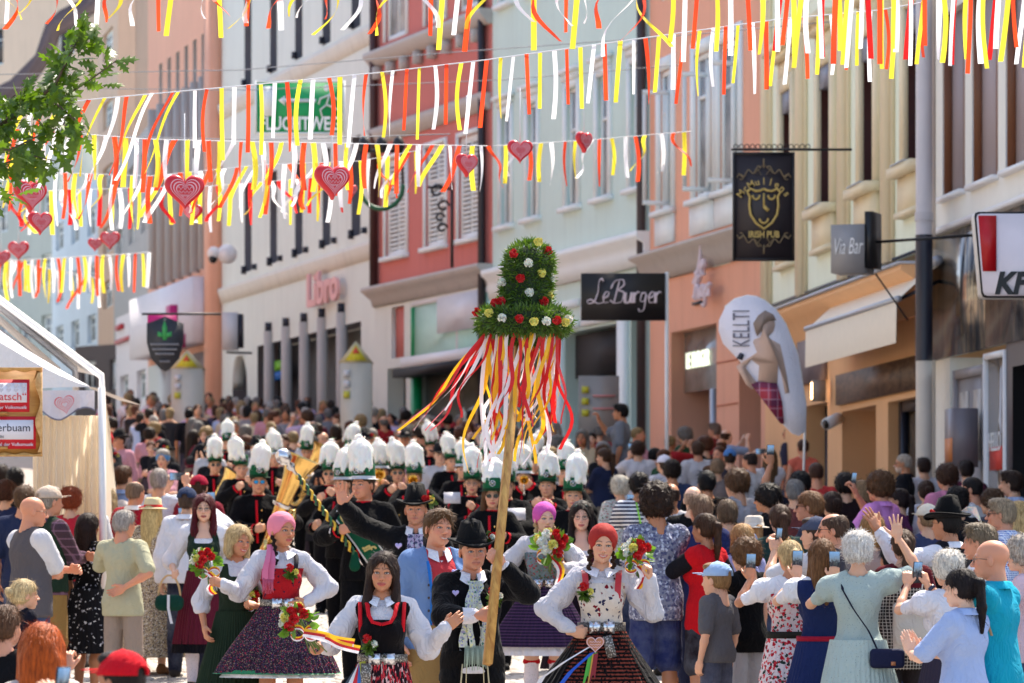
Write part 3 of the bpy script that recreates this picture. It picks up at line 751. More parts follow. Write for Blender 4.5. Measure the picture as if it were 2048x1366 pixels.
def hair_mesh(style,res=.009,seed=0,sex='m',under=False):
 k=(style,res,seed,sex,under)
 if k in _HAIR:return _HAIR[k]
 r_=random.Random(seed*13+5)
 F=Field((-.19,-.15,-.50 if style in('long','longfront','ponytail','braid','braids')else-.24),(.19,.24,.20),res);base=.0
 th=dict(buzz=.004,bald=.005,balding=.007,short=.012,neat=.013,quiff=.017,curly=.032,mop=.023,fluffy=.028,bob=.022,long=.018,longfront=.019,ponytail=.013,bun=.013,sidecut=.016,braids=.010,scarf=.014).get(style,.015)*(.45 if under else 1)
 F.el((0,.016,.034),(.0790+th,.1010+th,.0880+th*.9),0)
 low=dict(buzz=-.05,bald=-.05,balding=-.055,short=-.070,neat=-.07,quiff=-.06,curly=-.085,mop=-.085,fluffy=-.075,sidecut=-.06).get(style,-.075)
 F.el((0,.045,-.020),(.068+th,.066+th,.065),.03)
 F.plane((0,0,-1),-low)
 if style in('bob',):
  for s in(-1,1):F.rc((s*.080,.01,.02),(s*.082,-.012,-.105),.026,.030,.03)
  F.rc((0,.07,0),(0,.075,-.10),.06,.055,.04);F.rc((-.05,.06,-.08),(.05,.06,-.08),.04,.04,.04)
 if style in('long','longfront'):
  for s in(-1,1):
   F.rc((s*.078,.02,.02),(s*.092,.015 if style=='long' else-.035,-.20),.026,.032,.03)
   F.rc((s*.085,.03 if style=='long' else-.035,-.20),(s*.095,.06 if style=='long' else-.075,-.38),.034,.020,.03)
   F.rc((s*.05,.085,-.05),(s*.06,.105,-.36),.05,.035,.04)
  F.rc((0,.085,0),(0,.115,-.34),.062,.045,.04)
 if style=='ponytail':
  F.rc((0,.112,.045),(0,.150,.02),.022,.030,.015);F.rc((0,.150,.02),(0,.150,-.14),.033,.032,.02);F.rc((0,.150,-.14),(0,.135,-.30),.032,.012,.02)
 if style=='bun':
  F.el((0,.132,.020),(.046,.036,.042),.012);F.el((.018,.150,.03),(.026,.02,.03),.006)
 if style=='fluffy':F.el((0,.03,.07),(.10,.10,.07),.03)
 if style=='quiff':F.el((0,-.055,.108),(.055,.045,.028),.03)
 if style in('neat','short'):F.el((.012,-.045,.098),(.060,.052,.030),.03)
 if style=='curly':F.el((0,.02,.085),(.10,.105,.07),.03)
 fz=dict(bob=-.025,long=-.025,longfront=-.025,curly=-.045,mop=-.040,fluffy=-.045).get(style,-.030)
 hl=.062 if style not in('balding','bald')else.085
 F.el((0,-.130,fz),(.074,.098 if style not in('bob','long','longfront')else.092,hl-fz+(.004 if style in('mop',)else.018)),.012,'s')
 F.el((0,-.04,-.06),(.066 if sex=='m' else.060,.085,.07),.01,'s')
 if style not in('bob','long','longfront','fluffy','curly','mop'):
  for s in(-1,1):F.el((s*.097,-.002,-.034),(.034,.036,.050),.008,'s');F.el((s*.080,-.062,-.03),(.040,.045,.065),.012,'s')
  F.el((0,-.02,-.085),(.075,.075,.06),.01,'s')
 F.el((0,.02,-.01),(.066,.085,.080),.01,'s')
 if style=='balding':F.el((0,-.035,.125),(.070,.105,.060),.015,'s')
 if style=='bald':F.el((0,-.035,.095),(.10,.145,.075),.015,'s');F.el((0,.0,.10),(.10,.15,.06),.015,'s')
 amp,fr=dict(curly=(.012,55),mop=(.008,42),fluffy=(.0065,48),bob=(.0022,60),buzz=(.0005,60),bald=(.0008,60),balding=(.0015,60),quiff=(.004,60)).get(style,(.0028,58))
 st=(1,1,1)if style in('curly','fluffy','mop')else(1.2,1.2,.25)
 amp*=.35 if under else 1;F.noise(amp,fr,seed,st)
 if style in('curly','mop','fluffy'):F.noise(amp*.5,fr*1.9,seed+3,(1,1,1))
 V,Q=F.nets();mb=MB();mb.add(V,Q)
 if len(V):
  rr=np.random.RandomState(seed+3);cnt=dict(curly=1500,mop=1300,fluffy=1400,buzz=150,bald=0,long=1700,longfront=1500,balding=300).get(style,1000)if res<.012 else 120
  idx=rr.choice(len(V),min(cnt,len(V)),replace=False);c0=np.array((0,.016,.02))
  for i in idx:
   p=V[i];nn=nrm(p-c0)
   if under and(p[2]>-.045 or style=='braids'):continue
   nn=nrm(p-c0);dn=v3(0,.25+.25*rr.rand(),-1)if style not in('curly','mop','fluffy','quiff')else nrm(rr.normal(size=3))*.9
   tg=nrm(dn-(dn@nn)*nn+rr.normal(size=3)*.25);L=.024+.034*rr.rand();q1=p+tg*L*.5+nn*.004;q2=p+tg*L+nn*(.001+.006*rr.rand())
   sd=np.cross(tg,nn);strip(mb,[p-nn*.001,q1,q2],sd,[.0019,.0016,.0002])
 if style in('braids','braid'):
  for s in(-1,1)if style=='braids' else(1,):
   for q in range(13):
    t=q/12;c=(s*(.076+.012*t)+(.006 if q%2 else-.006),.012-.075*min(1,t*1.6),-.055-.29*t)if style=='braids' else(0,.11,-.05-.2*t)
    sphere(mb,c,(.017-.005*t,.015-.004*t,.019),8,6)
   if style=='braids':
    for q in range(3):sphere(mb,(s*.088,-.062,-.355-.02*q),(.012,.010,.02),8,6)
 _HAIR[k]=mb.mesh('hair',M_HAIR,smooth=True);return _HAIR[k]
def hat_obj(kind,root,Mh,col,seed=0):
 "headgear as child of the person in the head frame"
 if kind in('fedora','alpine'):
  mb=MB();tall=.135 if kind=='fedora' else.15;th=np.arange(40)*2*math.pi/40;rings=[]
  prof=[(.150,.052),(.158,.062),(.152,.068),(.125,.052),(.100,.048),(.097,.075),(.088,.12),(.066,.040+tall),(.036,.052+tall),(0.001,.046+tall)]
  for i,(r,z)in enumerate(prof):
   x=np.cos(th)*r*.97;y=np.sin(th)*r*1.18+.012;zz=np.full(40,z)
   if i<=2:zz=zz+.018*np.abs(np.cos(th))**1.5-.026*np.clip(-np.sin(th),0,1)**2
   if i>=6:
    fr_=np.clip(-np.sin(th),0,1);x=x*(1-.34*fr_*(np.abs(np.cos(th))>.25));zz=zz-.028*(np.abs(np.cos(th))<.35)*(1 if i>6 else 0)+(-.018*np.sin(th)-.01)*(1 if i>6 else 0)*-1*.6
   rings.append(np.stack([x,y,zz],-1))
  V=np.concatenate(rings);n=40;i=np.arange(len(prof)-1)[:,None]*n;j=np.arange(n)[None];j2=(j+1)%n
  mb.add(V,np.stack([i+j,i+j2,i+n+j2,i+n+j],-1).reshape(-1,4));h=mb.build('hat',M_FELT,root,True,Mh,col)
  b2=MB();lathe(b2,[(.1005,.050),(.1005,.072),(.098,.074)],36,sx=.99,sy=1.2,M=TR((0,.012,0)));b2 .build('hat_band',M_FELT,h,True,color=lin(20,18,20))
  return h
 if kind in('straw','panama'):
  mb=MB();lathe(mb,[(.152,.030),(.150,.036),(.120,.042),(.100,.046),(.094,.09),(.088,.135),(.06,.150),(.001,.146)],36,sx=.95,sy=1.12,M=TR((0,.014,0)))
  h=mb.build('hat',M_STRAW,root,True,Mh,col)
  b2=MB();lathe(b2,[(.1015,.048),(.0975,.072),(.096,.074)],36,sx=.96,sy=1.13,M=TR((0,.014,0)));b2 .build('hat_band',M_CLOTH_SMOOTH,h,True,color=lin(200,40,45)if kind=='straw' else col);return h
 if kind=='cap':
  F=Field((-.13,-.22,-.05),(.13,.17,.18),.010);F.el((0,.018,.036),(.097,.120,.100),0);F.plane((0,0,-1),-.030)
  F.rc((0,.014,.130),(0,.014,.137),.008,.008,.004)
  F.bx((0,-.125,.042),(.068,.068,.004),.004,.006,rot=((1,0,0),(0,1,-.22),(0,.22,1)));F.el((0,.115,.045),(.032,.03,.022),.004,'s')
  V,Q=F.nets();return MB().add(V,Q).build('cap',M_CLOTH,root,True,Mh,col)
 if kind=='shako':
  mb=MB();lathe(mb,[(.092,.045),(.094,.05),(.093,.10),(.090,.165),(.088,.172),(.001,.170)],28,sy=1.15,M=TR((0,.012,0)))
  h=mb.build('shako',M_FELT,root,True,Mh,col)
  b3=MB();lathe(b3,[(.124,.046),(.118,.05),(.094,.052)],28,sy=1.15,M=TR((0,.010,0)));lathe(b3,[(.0955,.05),(.0955,.072),(.094,.074)],28,sy=1.15,M=TR((0,.012,0)))
  b3 .build('shako_band',M_CLOTH_SMOOTH,h,True,color=lin(205,205,210)if seed%4==0 else lin(25,60,35))
  b4=MB();th=np.linspace(0,2*math.pi,17);tube(b4,np.stack([np.cos(th)*.026,np.full(17,-.100),np.sin(th)*.026+.118],-1),.0042,5)
  tube(b4,[(-.014,-.102,.104),(.012,-.102,.134)],.0045,5);tube(b4,[(.014,-.102,.104),(-.012,-.102,.134)],.0045,5);b4 .build('emblem',M_SILVER,h,True)
  plume_obj(h,seed);return h
 if kind=='kerchief':
  F=Field((-.12,-.13,-.10),(.12,.2,.16),.008);F.el((0,.020,.038),(.0985,.1215,.1060),0)
  F.el((0,.075,-.005),(.072,.052,.07),.03);F.rc((0,.115,-.01),(0,.145,-.05),.034,.018,.02)
  F.el((0,-.135,-.035),(.080,.105,.115),.008,'s');F.el((0,-.04,-.06),(.08,.10,.075),.01,'s');F.noise(.0016,42,seed,(1,1,1));F.plane((0,0,-1),.10)
  V,Q=F.nets();return MB().add(V,Q).build('headscarf',M_CLOTH_SMOOTH,root,True,Mh,col)
 if kind=='nunscarf':
  return hat_obj('kerchief',root,Mh,col,seed)
_PL={}
def plume_obj(parent,seed):
 k=seed%5
 if k not in _PL:
  r_=random.Random(k);F=Field((-.17,-.19,.07),(.17,.16,.48),.011);ln=r_.uniform(-.03,.03)
  F.rc((0,-.085,.16),(ln,-.02,.27),.040,.075,0);F.el((ln,-.015,.290),(.100,.090,.105),.04);F.el((ln*1.5,.0,.405),(.034,.034,.028),.015)
  for s in(-1,1):
   F.rc((s*.04,-.05,.30),(s*(.075+.02*r_.random()),-.085,.17-.03*r_.random()),.045,.022,.03)
  F.rc((0,-.05,.27),(r_.uniform(-.04,.04),-.115,.19),.045,.022,.03)
  F.noise(.0035,34,k,(1,1,.6));F.noise(.0016,90,k+7,(1.2,1.2,.4));V,Q=F.nets();mb=MB().add(V,Q);rr=np.random.RandomState(k)
  for i in rr.choice(len(V),260,replace=False):
   p=V[i];nn=nrm(p-v3(0,0,.29));tg=nrm(v3(0,-.2,-1)-nn*(-nn[2])+rr.normal(size=3)*.3);L=.02+.025*rr.rand();sd=nrm(np.cross(tg,nn))
   strip(mb,[p-nn*.003,p+tg*L*.5+nn*.006,p+tg*L+nn*.008*rr.rand()],sd,[.003,.0025,.0004])
  _PL[k]=mb.mesh('plume',M_PLUME,True)
 q=random.Random(seed*7+1);return link('plume',_PL[k],parent,TR((0,.02,-.03),(q.uniform(-.16,.12),q.uniform(-.16,.16),q.uniform(-.5,.5)),(1.04,1.02,1.02+.1*q.random())))
def glasses_obj(root,Mh,kind='wire',up=False,mat=None):
 mb=MB();off=v3(0,0,0)if not up else v3(0,.03,.085);lens=MB()
 for s in(-1,1):
  th=np.linspace(0,2*math.pi,15);P=np.stack([s*.0325+np.cos(th)*.0235,np.full(15,-.100)+np.abs(s*.0325+np.cos(th)*.0235)*.12,np.sin(th)*.0185-.002],-1)+off
  tube(mb,P,.0017,4);tube(mb,[v3(s*.056,-.094,.004)+off,v3(s*.082,-.05,.006)+off,v3(s*.083,.015,.0)+off],.0016,4)
  c=P.mean(0);lens.add(np.concatenate([P[:-1],[c]]),T=[(i,(i+1)%14,14)for i in range(14)])
 tube(mb,[v3(-.009,-.1005,.002)+off,v3(.009,-.1005,.002)+off],.0018,4)
 o=mb.build('glasses' if kind=='wire' else 'sunglasses',M_GLASSCLEAR if kind=='wire' else M_BLACK,root,True,Mh)
 if kind!='wire':lens.build('lens',mat or M_LENS,o,False)
 return o
def collar_obj(g,root,col,r=.068,h=.038,spread=.03,mat=None):
 mb=MB();n=26;V=[]
 c=v3(0,.022,1.445);a0=R(-90+14);th=np.linspace(a0,a0+R(360-28),n)
 for(rr,zz)in((r-.004,-.01),(r,h),(r+.016,h-.006),(r+.026+spread*.3,-.006)):
  dip=np.clip(-np.sin(th),0,1)**3
  k=1.0 if rr>r+.02 else 0
  V.append(np.stack([np.cos(th)*(rr+dip*k*.012),np.sin(th)*rr*1.02-dip*(.012+.03*k),np.full(n,zz)-dip*(.022+.03*k)],-1)+c)
 V=np.concatenate(V);i=np.arange(3)[:,None]*n;j=np.arange(n-1)[None]
 mb.add(V,np.stack([i+j,i+j+1,i+n+j+1,i+n+j],-1).reshape(-1,4));return mb.build('collar',mat or M_WHITE,root,True,color=col)
LOOK=[]
def person(x,y,P,yaw,label,sex='m',build=1.0,arms=None,head=(0,0,0),hair='short',hc=(60,45,35),skin='fair',top=None,bottom=None,hat=None,glasses=None,res=.02,hres=.009,hand=.008,face=None,group='spectators watching the parade',lean=0.0,name='person',shoes=(50,45,42),legs=None,d=None,hseed=0,hathgt=None,cat='person',hscale=.965,noskirt=False):
 "x, y: photograph pixel of the top of the head (hat not counted); P: stature"
 if d is None:d=FPX*(CAMH-P)/(y-770.0)
 X=(x-HX)/FPX*d;sc=P/1.72
 root=empty(name,(X,d,gz(d)),R(yaw),sc)
 tag(root,label,cat,group)
 g=make_rig(sex,build,arms,lean,head,legs);root_g=g
 key=None
 bm=body_mesh(g,res,hres,hand,face,hscale);body=link('body',bm,root,color=SKINS[skin]if isinstance(skin,str)else skin)
 Mh=head_matrix(g)@Matrix.Diagonal((hscale,hscale,hscale,1))
 if hair:link('hair',hair_mesh(hair,res=.008 if res<.017 else.010,seed=hseed,sex=sex,under=bool(hat)),root,Mh,lin(*[q*(.80 if sum(hc)<330 else.92)for q in hc]))
 if hat:
  kind,hcol=hat[0],hat[1];ho=hat_obj(kind,root,Mh,lin(*hcol),hat[2]if len(hat)>2 else 0)
 if glasses:glasses_obj(root,Mh,glasses if glasses!='up' else 'sun',glasses=='up')
 for t in(top or[]):
  t=dict(t);c=t.pop('c');mat=t.pop('m',M_CLOTH);nm=t.pop('name','shirt');t.setdefault('res',res if res>.014 else.014)
  if t.pop('collar',False):collar_obj(g,root,lin(*c)if not t.get('cc')else lin(*t['cc']),mat=mat)
  t.pop('cc',None)
  link(nm,top_mesh(g,mat,**t),root,color=lin(*[q*.95 for q in c]))
 for b in(bottom or[]):
  b=dict(b);c=b.pop('c');mat=b.pop('m',M_CLOTH);kind=b.pop('k','trousers')
  if kind=='skirt':link(b.get('name','skirt'),skirt_mesh(mat,**b),root,color=lin(*c))
  else:link(b.pop('name',kind),trousers_mesh(g,mat,res=max(res,.016),**b),root,color=lin(*c))
 if shoes:link('shoes',shoes_mesh(g,M_CLOTH_SMOOTH),root,color=lin(*shoes))
 root['_']=0;del root['_']
 return root,g,Mh
def to_world(root,p):
 "a point of the person's own frame in the world"
 M=Matrix.Translation(root.location)@Matrix.Rotation(root.rotation_euler.z,4,'Z')@Matrix.Diagonal((root.scale.x,)*3+(1,))
 return M@Vector(p),M
def thing_at(name,root,M,label,cat,group=None):
 "a free-standing thing placed by a matrix in a person's frame (no parent)"
 _,MW=to_world(root,(0,0,0));o=empty(name);o.matrix_world=MW@M;tag(o,label,cat,group);return o
_PH={}
def phone(root,g,s,label,screen=True,tilt=0.0,land=False,group='phones held up to film the parade',both=False,col=None):
 "a phone held in front of the fingers of hand s; its screen faces the holder"
 w=g.wr[s];hd=np.array(g.hd[s][0])[:3,0];c=w+hd*.085+v3(0,0,.03)
 if both:c=(g.wr[-1]+g.wr[1])/2+v3(0,0,.085)
 o=thing_at('phone',root,TR(c,(R(-8+tilt),R(90)if land else 0,0)),label,'phone',group)
 if 'b' not in _PH:
  a=MB();F=Field((-.05,-.02,-.09),(.05,.02,.09),.0035);F.bx((0,0,0),(.037,.0045,.076),.004,0);V,Q=F.nets()
  box(a,(-.0365,-.0045,-.0755),(.0365,.0045,.0755));_PH['b']=a.mesh('case',M_BLACK)
  a=MB();box(a,(-.034,.0047,-.072),(.034,.0055,.072));_PH['s']=a.mesh('screen',M_SCREEN)
  a=MB()
  for q in range(3):lathe(a,[(.001,-.0022),(.006,-.002),(.0065,0)],10,M=TR((.022-.014*(q==1),-.0046,.06-.014*q),(R(90),0,0)))
  _PH['l']=a.mesh('camera_lens',M_LENS)
 link('case',_PH['b'],o,color=lin(20,20,22));link('screen',_PH['s'],o);link('camera_lens',_PH['l'],o);return o
def screen_mat():
 m,nt,b=NT('phone_screen');v=coords(nt);sp=nt.nodes.new('ShaderNodeSeparateXYZ');nt.links.new(v,sp.inputs[0])
 z=mathn(nt,'ADD',mathn(nt,'MULTIPLY',sp.outputs[2],6.5),0.5);n1=noise(nt,v,70,3)
 c=ramp(nt,mathn(nt,'ADD',z,mathn(nt,'MULTIPLY',mathn(nt,'SUBTRACT',n1,.5),.35)),[(0.0,lin(30,30,36)),(0.35,lin(50,52,60)),(0.5,lin(30,40,50)),(0.62,lin(110,125,140)),(0.95,lin(120,165,215))])
 nt.links.new(c,b.inputs['Emission Color']);b.inputs['Emission Strength'].default_value=0.35;b.inputs['Base Color'].default_value=(.01,.01,.012,1);b.inputs['Roughness'].default_value=.15
 return m
M_SCREEN=screen_mat()
def A_phone(s,h=1.52,x=.10,y=-.34):
 return dict(w=(s*x,y,h),e=(s*.9,.1,-1),h='phone',hd=(-s*.15,-.2,1),pn=(-s*.5,-1,0),th=(-s,0,.3))
# ------------------------------------------------------------------ the street: ground and buildings
def profile_sheet(name,x0,x1,ds,off,mat,nx=2):
 xs=np.linspace(x0,x1,nx);V=np.array([(x,d,gz(float(d))+off)for d in ds for x in xs]);n=nx
 i=np.arange(len(ds)-1)[:,None]*n;j=np.arange(n-1)[None]
 return MB().add(V,np.stack([i+j,i+j+1,i+n+j+1,i+n+j],-1).reshape(-1,4)).build(name,mat)
def paving_mat():
 m,nt,b=NT('setts');v=coords(nt);br=nt.nodes.new('ShaderNodeTexBrick');nt.links.new(v,br.inputs['Vector'])
 br.inputs['Scale'].default_value=1.0;br.inputs['Brick Width'].default_value=.22;br.inputs['Row Height'].default_value=.12;br.inputs['Mortar Size'].default_value=.008
 br.inputs['Color1'].default_value=(*lin(176,166,156),1);br.inputs['Color2'].default_value=(*lin(150,141,134),1);br.inputs['Mortar'].default_value=(*lin(105,98,92),1)
 n1=noise(nt,v,1.1,5,.6);c=mixc(nt,mathn(nt,'MULTIPLY',n1,.5),br.outputs['Color'],lin(128,118,108));nt.links.new(c,b.inputs['Base Color'])
 b.inputs['Roughness'].default_value=.75;bump(nt,b,br.outputs['Fac'],-.4,.01);return m
M_PAVE=paving_mat()
g_=profile_sheet('ground',-150,150,list(range(2,50,4))+list(range(50,330,8)),0.0,M_PAVE,9);tag(g_,kind='structure')
def setts():
 rr=np.random.RandomState(3);mb=MB();c=[]
 V,Q=[],[];k=0;d=20.5
 base=np.array([(-1,-1,0),(1,-1,0),(1,1,0),(-1,1,0),(-.8,-.8,1),(.8,-.8,1),(.8,.8,1),(-.8,.8,1)],float)
 cs=[]
 while d<46:
  x=-4.6+rr.rand()*.1
  while x<3.4:wdt=.10+rr.rand()*.07;cs.append((x+wdt/2,d,wdt/2-.005));x+=wdt
  d+=.125
 cs=np.array(cs);n=len(cs);P=np.repeat(base[None],n,0)*np.stack([cs[:,2],np.full(n,.056),.013+rr.rand(n)*.008],-1)[:,None]
 P[...,2]+=rr.normal(size=(n,1))*.002;P+=np.stack([cs[:,0],cs[:,1],gz(cs[:,1])+.001],-1)[:,None]
 P[...,2]+=(P[...,1]-cs[:,1][:,None])*.046875
 F=np.array([(4,5,6,7),(0,1,5,4),(1,2,6,5),(2,3,7,6),(3,0,4,7)]);Q=(F[None]+np.arange(n)[:,None,None]*8).reshape(-1,4)
 MB().add(P.reshape(-1,3),Q).build('paving_setts',M_SETT).__setitem__('kind','stuff')
def sett_mat():
 m,nt,b=NT('sett_stone');gi=nt.nodes.new('ShaderNodeNewGeometry');v=coords(nt)
 c=ramp(nt,gi.outputs['Random Per Island'],[(0,lin(150,140,130)),(.5,lin(178,168,157)),(1,lin(196,188,178))]);c=mixc(nt,mathn(nt,'MULTIPLY',noise(nt,v,40,3),.4),c,lin(125,116,108))
 nt.links.new(c,b.inputs['Base Color']);b.inputs['Roughness'].default_value=.6;bump(nt,b,noise(nt,v,90,3),.3,.004);return m
M_SETT=sett_mat();setts()
class Facade:
 def __init__(s,name,p0,p1,label,cat='building'):
  s.p0=np.array(p0,float);s.p1=np.array(p1,float);s.L=np.linalg.norm(s.p1-s.p0);s.u=(s.p1-s.p0)/s.L
  s.n=np.array((s.u[1],-s.u[0]));
  if s.n@(np.zeros(2)-s.p0)<0:s.n=-s.n
  s.root=empty(name);tag(s.root,label,cat)
  s.M=FR((s.p0[0],s.p0[1],0),(s.u[0],s.u[1],0),(s.n[0],s.n[1],0),(0,0,1));s.root.matrix_world=Matrix.Identity(4)
  s.flip=np.linalg.det(np.array(s.M)[:3,:3])<0
 def uz(s,px,py=HY):
  a=(px-HX)/FPX
  t=(a*s.p0[1]-s.p0[0])/(s.u[0]-a*s.u[1]);Y=s.p0[1]+t*s.u[1]
  return t,-(py-HY)/FPX*Y
 def uzo(s,px,py,out):
  q=s.p0;s.p0=q+s.n*out;r=s.uz(px,py);s.p0=q;return r
 def u_(s,px):return s.uz(px)[0]
 def z_(s,px,py):return s.uz(px,py)[1]
 def put(s,mb,name,mats,parent=None,smooth=False):
  if s.flip:
   for k in(3,4):mb.P[k]=[(F[:,::-1],m)for F,m in mb.P[k]]
   mb.N=[(list(reversed(i)),m)for i,m in mb.N]
  me=mb.mesh(name,mats,smooth);o=link(name,me,parent or s.root)
  o.matrix_world=s.M
  if parent is not None and parent is not s.root:
   o.matrix_parent_inverse=Matrix.Identity(4);o.matrix_local=s.M if parent.type=='EMPTY' else Matrix.Identity(4)
  return o
 def trims(s,name,mat,boxes,parent=None):
  "alike pieces, each an object of its own"
  for b in boxes:s.trim(name,mat,[b],parent)
 def box(s,mb,u0,u1,y0,y1,z0,z1,mat=0):return box(mb,(u0,y0,z0),(u1,y1,z1),mat)
 def wall(s,mat,u0,u1,z0,z1,openings=(),depth=.28,name='wall',back=5.0,matr=None):
  us=sorted(set([u0,u1]+[o[i]for o in openings for i in(0,1)]));zs=sorted(set([z0,z1]+[o[i]for o in openings for i in(2,3)]));mb=MB()
  for i in range(len(us)-1):
   for j in range(len(zs)-1):
    cu,cz=(us[i]+us[i+1])/2,(zs[j]+zs[j+1])/2
    if any(o[0]<cu<o[1]and o[2]<cz<o[3]for o in openings):continue
    mb.add([(us[i],0,zs[j]),(us[i+1],0,zs[j]),(us[i+1],0,zs[j+1]),(us[i],0,zs[j+1])],[(0,3,2,1)])
  for a,b,c,d in openings:
   D=-depth
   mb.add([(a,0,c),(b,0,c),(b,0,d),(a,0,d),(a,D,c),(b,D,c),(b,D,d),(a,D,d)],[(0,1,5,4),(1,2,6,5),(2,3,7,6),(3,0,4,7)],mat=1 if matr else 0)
  box(mb,(u0+.01,-back,z0),(u1-.01,-depth-.25,z1-.01))
  mb.add([(u0,0,z0),(u0,-depth-.25,z0),(u0,-depth-.25,z1),(u0,0,z1)],[(0,1,2,3)]);mb.add([(u1,0,z0),(u1,-depth-.25,z0),(u1,-depth-.25,z1),(u1,0,z1)],[(3,2,1,0)])
  mb.add([(u0,0,z1),(u0,-depth-.25,z1),(u1,-depth-.25,z1),(u1,0,z1)],[(0,1,2,3)])
  return s.put(mb,name,[mat,matr or mat])
 def trim(s,name,mat,boxes,parent=None):
  mb=MB()
  for b in boxes:box(mb,(b[0],b[2],b[4]),(b[1],b[3],b[5]))
  return s.put(mb,name,mat,parent)
 def cornice(s,name,mat,u0,u1,z,prof,parent=None):
  "prof: list of (out, dz) outline"
  out=[(0.0,z+prof[0][1])]+[(a,z+b)for a,b in prof]+[(0.0,z+prof[-1][1])];mb=MB();n=len(out)
  V=np.array([(u0,y,zz)for y,zz in out]+[(u1,y,zz)for y,zz in out]);mb.add(V,[(i,i+1,n+i+1,n+i)for i in range(n-1)])
  mb.ngon([(u0,y,zz)for y,zz in out]);mb.ngon([(u1,y,zz)for y,zz in reversed(out)]);return s.put(mb,name,mat,parent)
 def window(s,u0,u1,z0,z1,fr=M_WHITE,pane=M_PANE,d=-.20,mull=1,trans=(.35,),fw=.07,surround=None,sm=None,sill=None,sillm=None,name='window',blind=None,hood=None):
  bs=[(u0,u1,d,d+.06,z0,z0+fw),(u0,u1,d,d+.06,z1-fw,z1),(u0,u0+fw,d,d+.06,z0+fw,z1-fw),(u1-fw,u1,d,d+.06,z0+fw,z1-fw)]
  iw=(u1-u0-2*fw)
  for k in range(1,mull+1):
   c=u0+fw+iw*k/(mull+1);bs.append((c-.025,c+.025,d+.005,d+.05,z0+fw,z1-fw))
  for t in trans:
   zc=z0+(z1-z0)*(1-t);bs.append((u0+fw,u1-fw,d+.003,d+.057,zc-.03,zc+.03))
  wd=s.trim(name,fr,bs)
  mb=MB();box(mb,(u0+fw-.005,d+.015,z0+fw-.005),(u1-fw+.005,d+.022,z1-fw+.005));s.put(mb,'pane',pane,wd)
  if surround:
   w_=surround;s.trim('surround',sm,[(u0-w_,u0-.002,-.02,.045,z0,z1+w_),(u1+.002,u1+w_,-.02,.045,z0,z1+w_),(u0-.002,u1+.002,-.02,.045,z1+.002,z1+w_)],wd)
  if sill:s.trim('sill',sillm or sm or fr,[(u0-sill,u1+sill,-.1,.14,z0-.10,z0-.001)],wd)
  if hood:s.trim('hood',sm,[(u0-hood,u1+hood,0.0,.16,z1+(surround or 0)+.14,z1+(surround or 0)+.22),(u0-hood*.6,u1+hood*.6,0.0,.08,z1+(surround or 0)+.003,z1+(surround or 0)+.137)],wd)
  return wd
K2=(4.24+.1112*64.3-.1112*30,30.0);Kj=(5.66,51.4);Yj=(4.24,64.3);Oj=(2.56,71.3);Gj=(-.41,81.0);Rj=(-3.16,88.4);Wj=(-7.86,104.0);Pj=(-10.9,115.0)
def sub(a,b,t):return(a[0]+(b[0]-a[0])*t,a[1]+(b[1]-a[1])*t)
MW_KFC=wall_mat('pale_plaster',lin(222,212,204),.15);MW_YEL=wall_mat('mint_yellow_plaster',lin(226,230,200),.15);MW_APR=wall_mat('apricot_plaster',lin(246,212,164),.15)
MW_AMB=wall_mat('amber_plaster',lin(238,172,100),.15);MW_ORA=wall_mat('peach_plaster',lin(224,156,112),.25);MW_GRN=wall_mat('pale_mint_plaster',lin(190,208,200),.2)
MW_RED=wall_mat('brick_red_plaster',lin(190,84,62),.3);MW_WHT=wall_mat('off_white_plaster',lin(212,212,204),.25);MW_PNK=wall_mat('salmon_plaster',lin(224,162,120),.25)
MW_GRY=wall_mat('grey_plaster',lin(168,160,158),.3);MW_TRIM=wall_mat('white_trim',lin(226,226,228),.12);MW_STONE=wall_mat('grey_stone_trim',lin(176,164,158),.3)
MW_LEDGE=wall_mat('pale_stone_ledge',lin(214,204,192),.3);MW_BLU=wall_mat('pale_blue_plaster',lin(200,208,220),.25);MW_CRM=wall_mat('cream_plaster',lin(222,200,165),.25);MW_OCH=wall_mat('ochre_plaster',lin(205,170,130),.3)
M_BLIND=plain('mauve_blind',lin(164,150,152),.8,0,.05);M_BROWNW=plain('brown_wood_frame',lin(120,70,40),.5);M_DKGREY=plain('dark_grey_metal',lin(42,44,56),.35,.3)
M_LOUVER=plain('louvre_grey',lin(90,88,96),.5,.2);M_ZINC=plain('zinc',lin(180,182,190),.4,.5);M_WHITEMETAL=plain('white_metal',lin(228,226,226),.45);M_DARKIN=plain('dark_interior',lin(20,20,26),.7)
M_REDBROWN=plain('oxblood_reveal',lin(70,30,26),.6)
# ---- pale front with the fried chicken shop (nearest, right edge)
f=Facade('building',Kj,K2,'pale shop building at the right edge with mauve blinds and a mirror dark sign band')
zl=lambda px,py:f.z_(px,py);top=14.0
wz0,wz1=zl(1886,396),zl(1886,30);wins=[(f.u_(1885),f.u_(1930)),(f.u_(1944),f.u_(1996)),(f.u_(2011),f.u_(2072)),(f.u_(2090),f.u_(2160))]
bz1,bz0=zl(1880,468),zl(1895,716);gz0=gz(44)-1.5
gdoor=(f.u_(1905),f.u_(1968));
f.wall(MW_KFC,0,f.L,bz1,top,[(a,b,wz0,wz1)for a,b in wins]+[(a,b,wz1+1.1,wz1+3.2)for a,b in wins],.22)
f.wall(MW_KFC,0,f.u_(1900),gz0,bz0,[],.22,name='ground_floor_pier');f.wall(M_DKGREY,f.u_(2012),f.L,gz0,bz0,[(f.u_(2025),f.L-1,gz0+.1,bz0-.3)],.3,name='shop_front',matr=M_DARKIN)
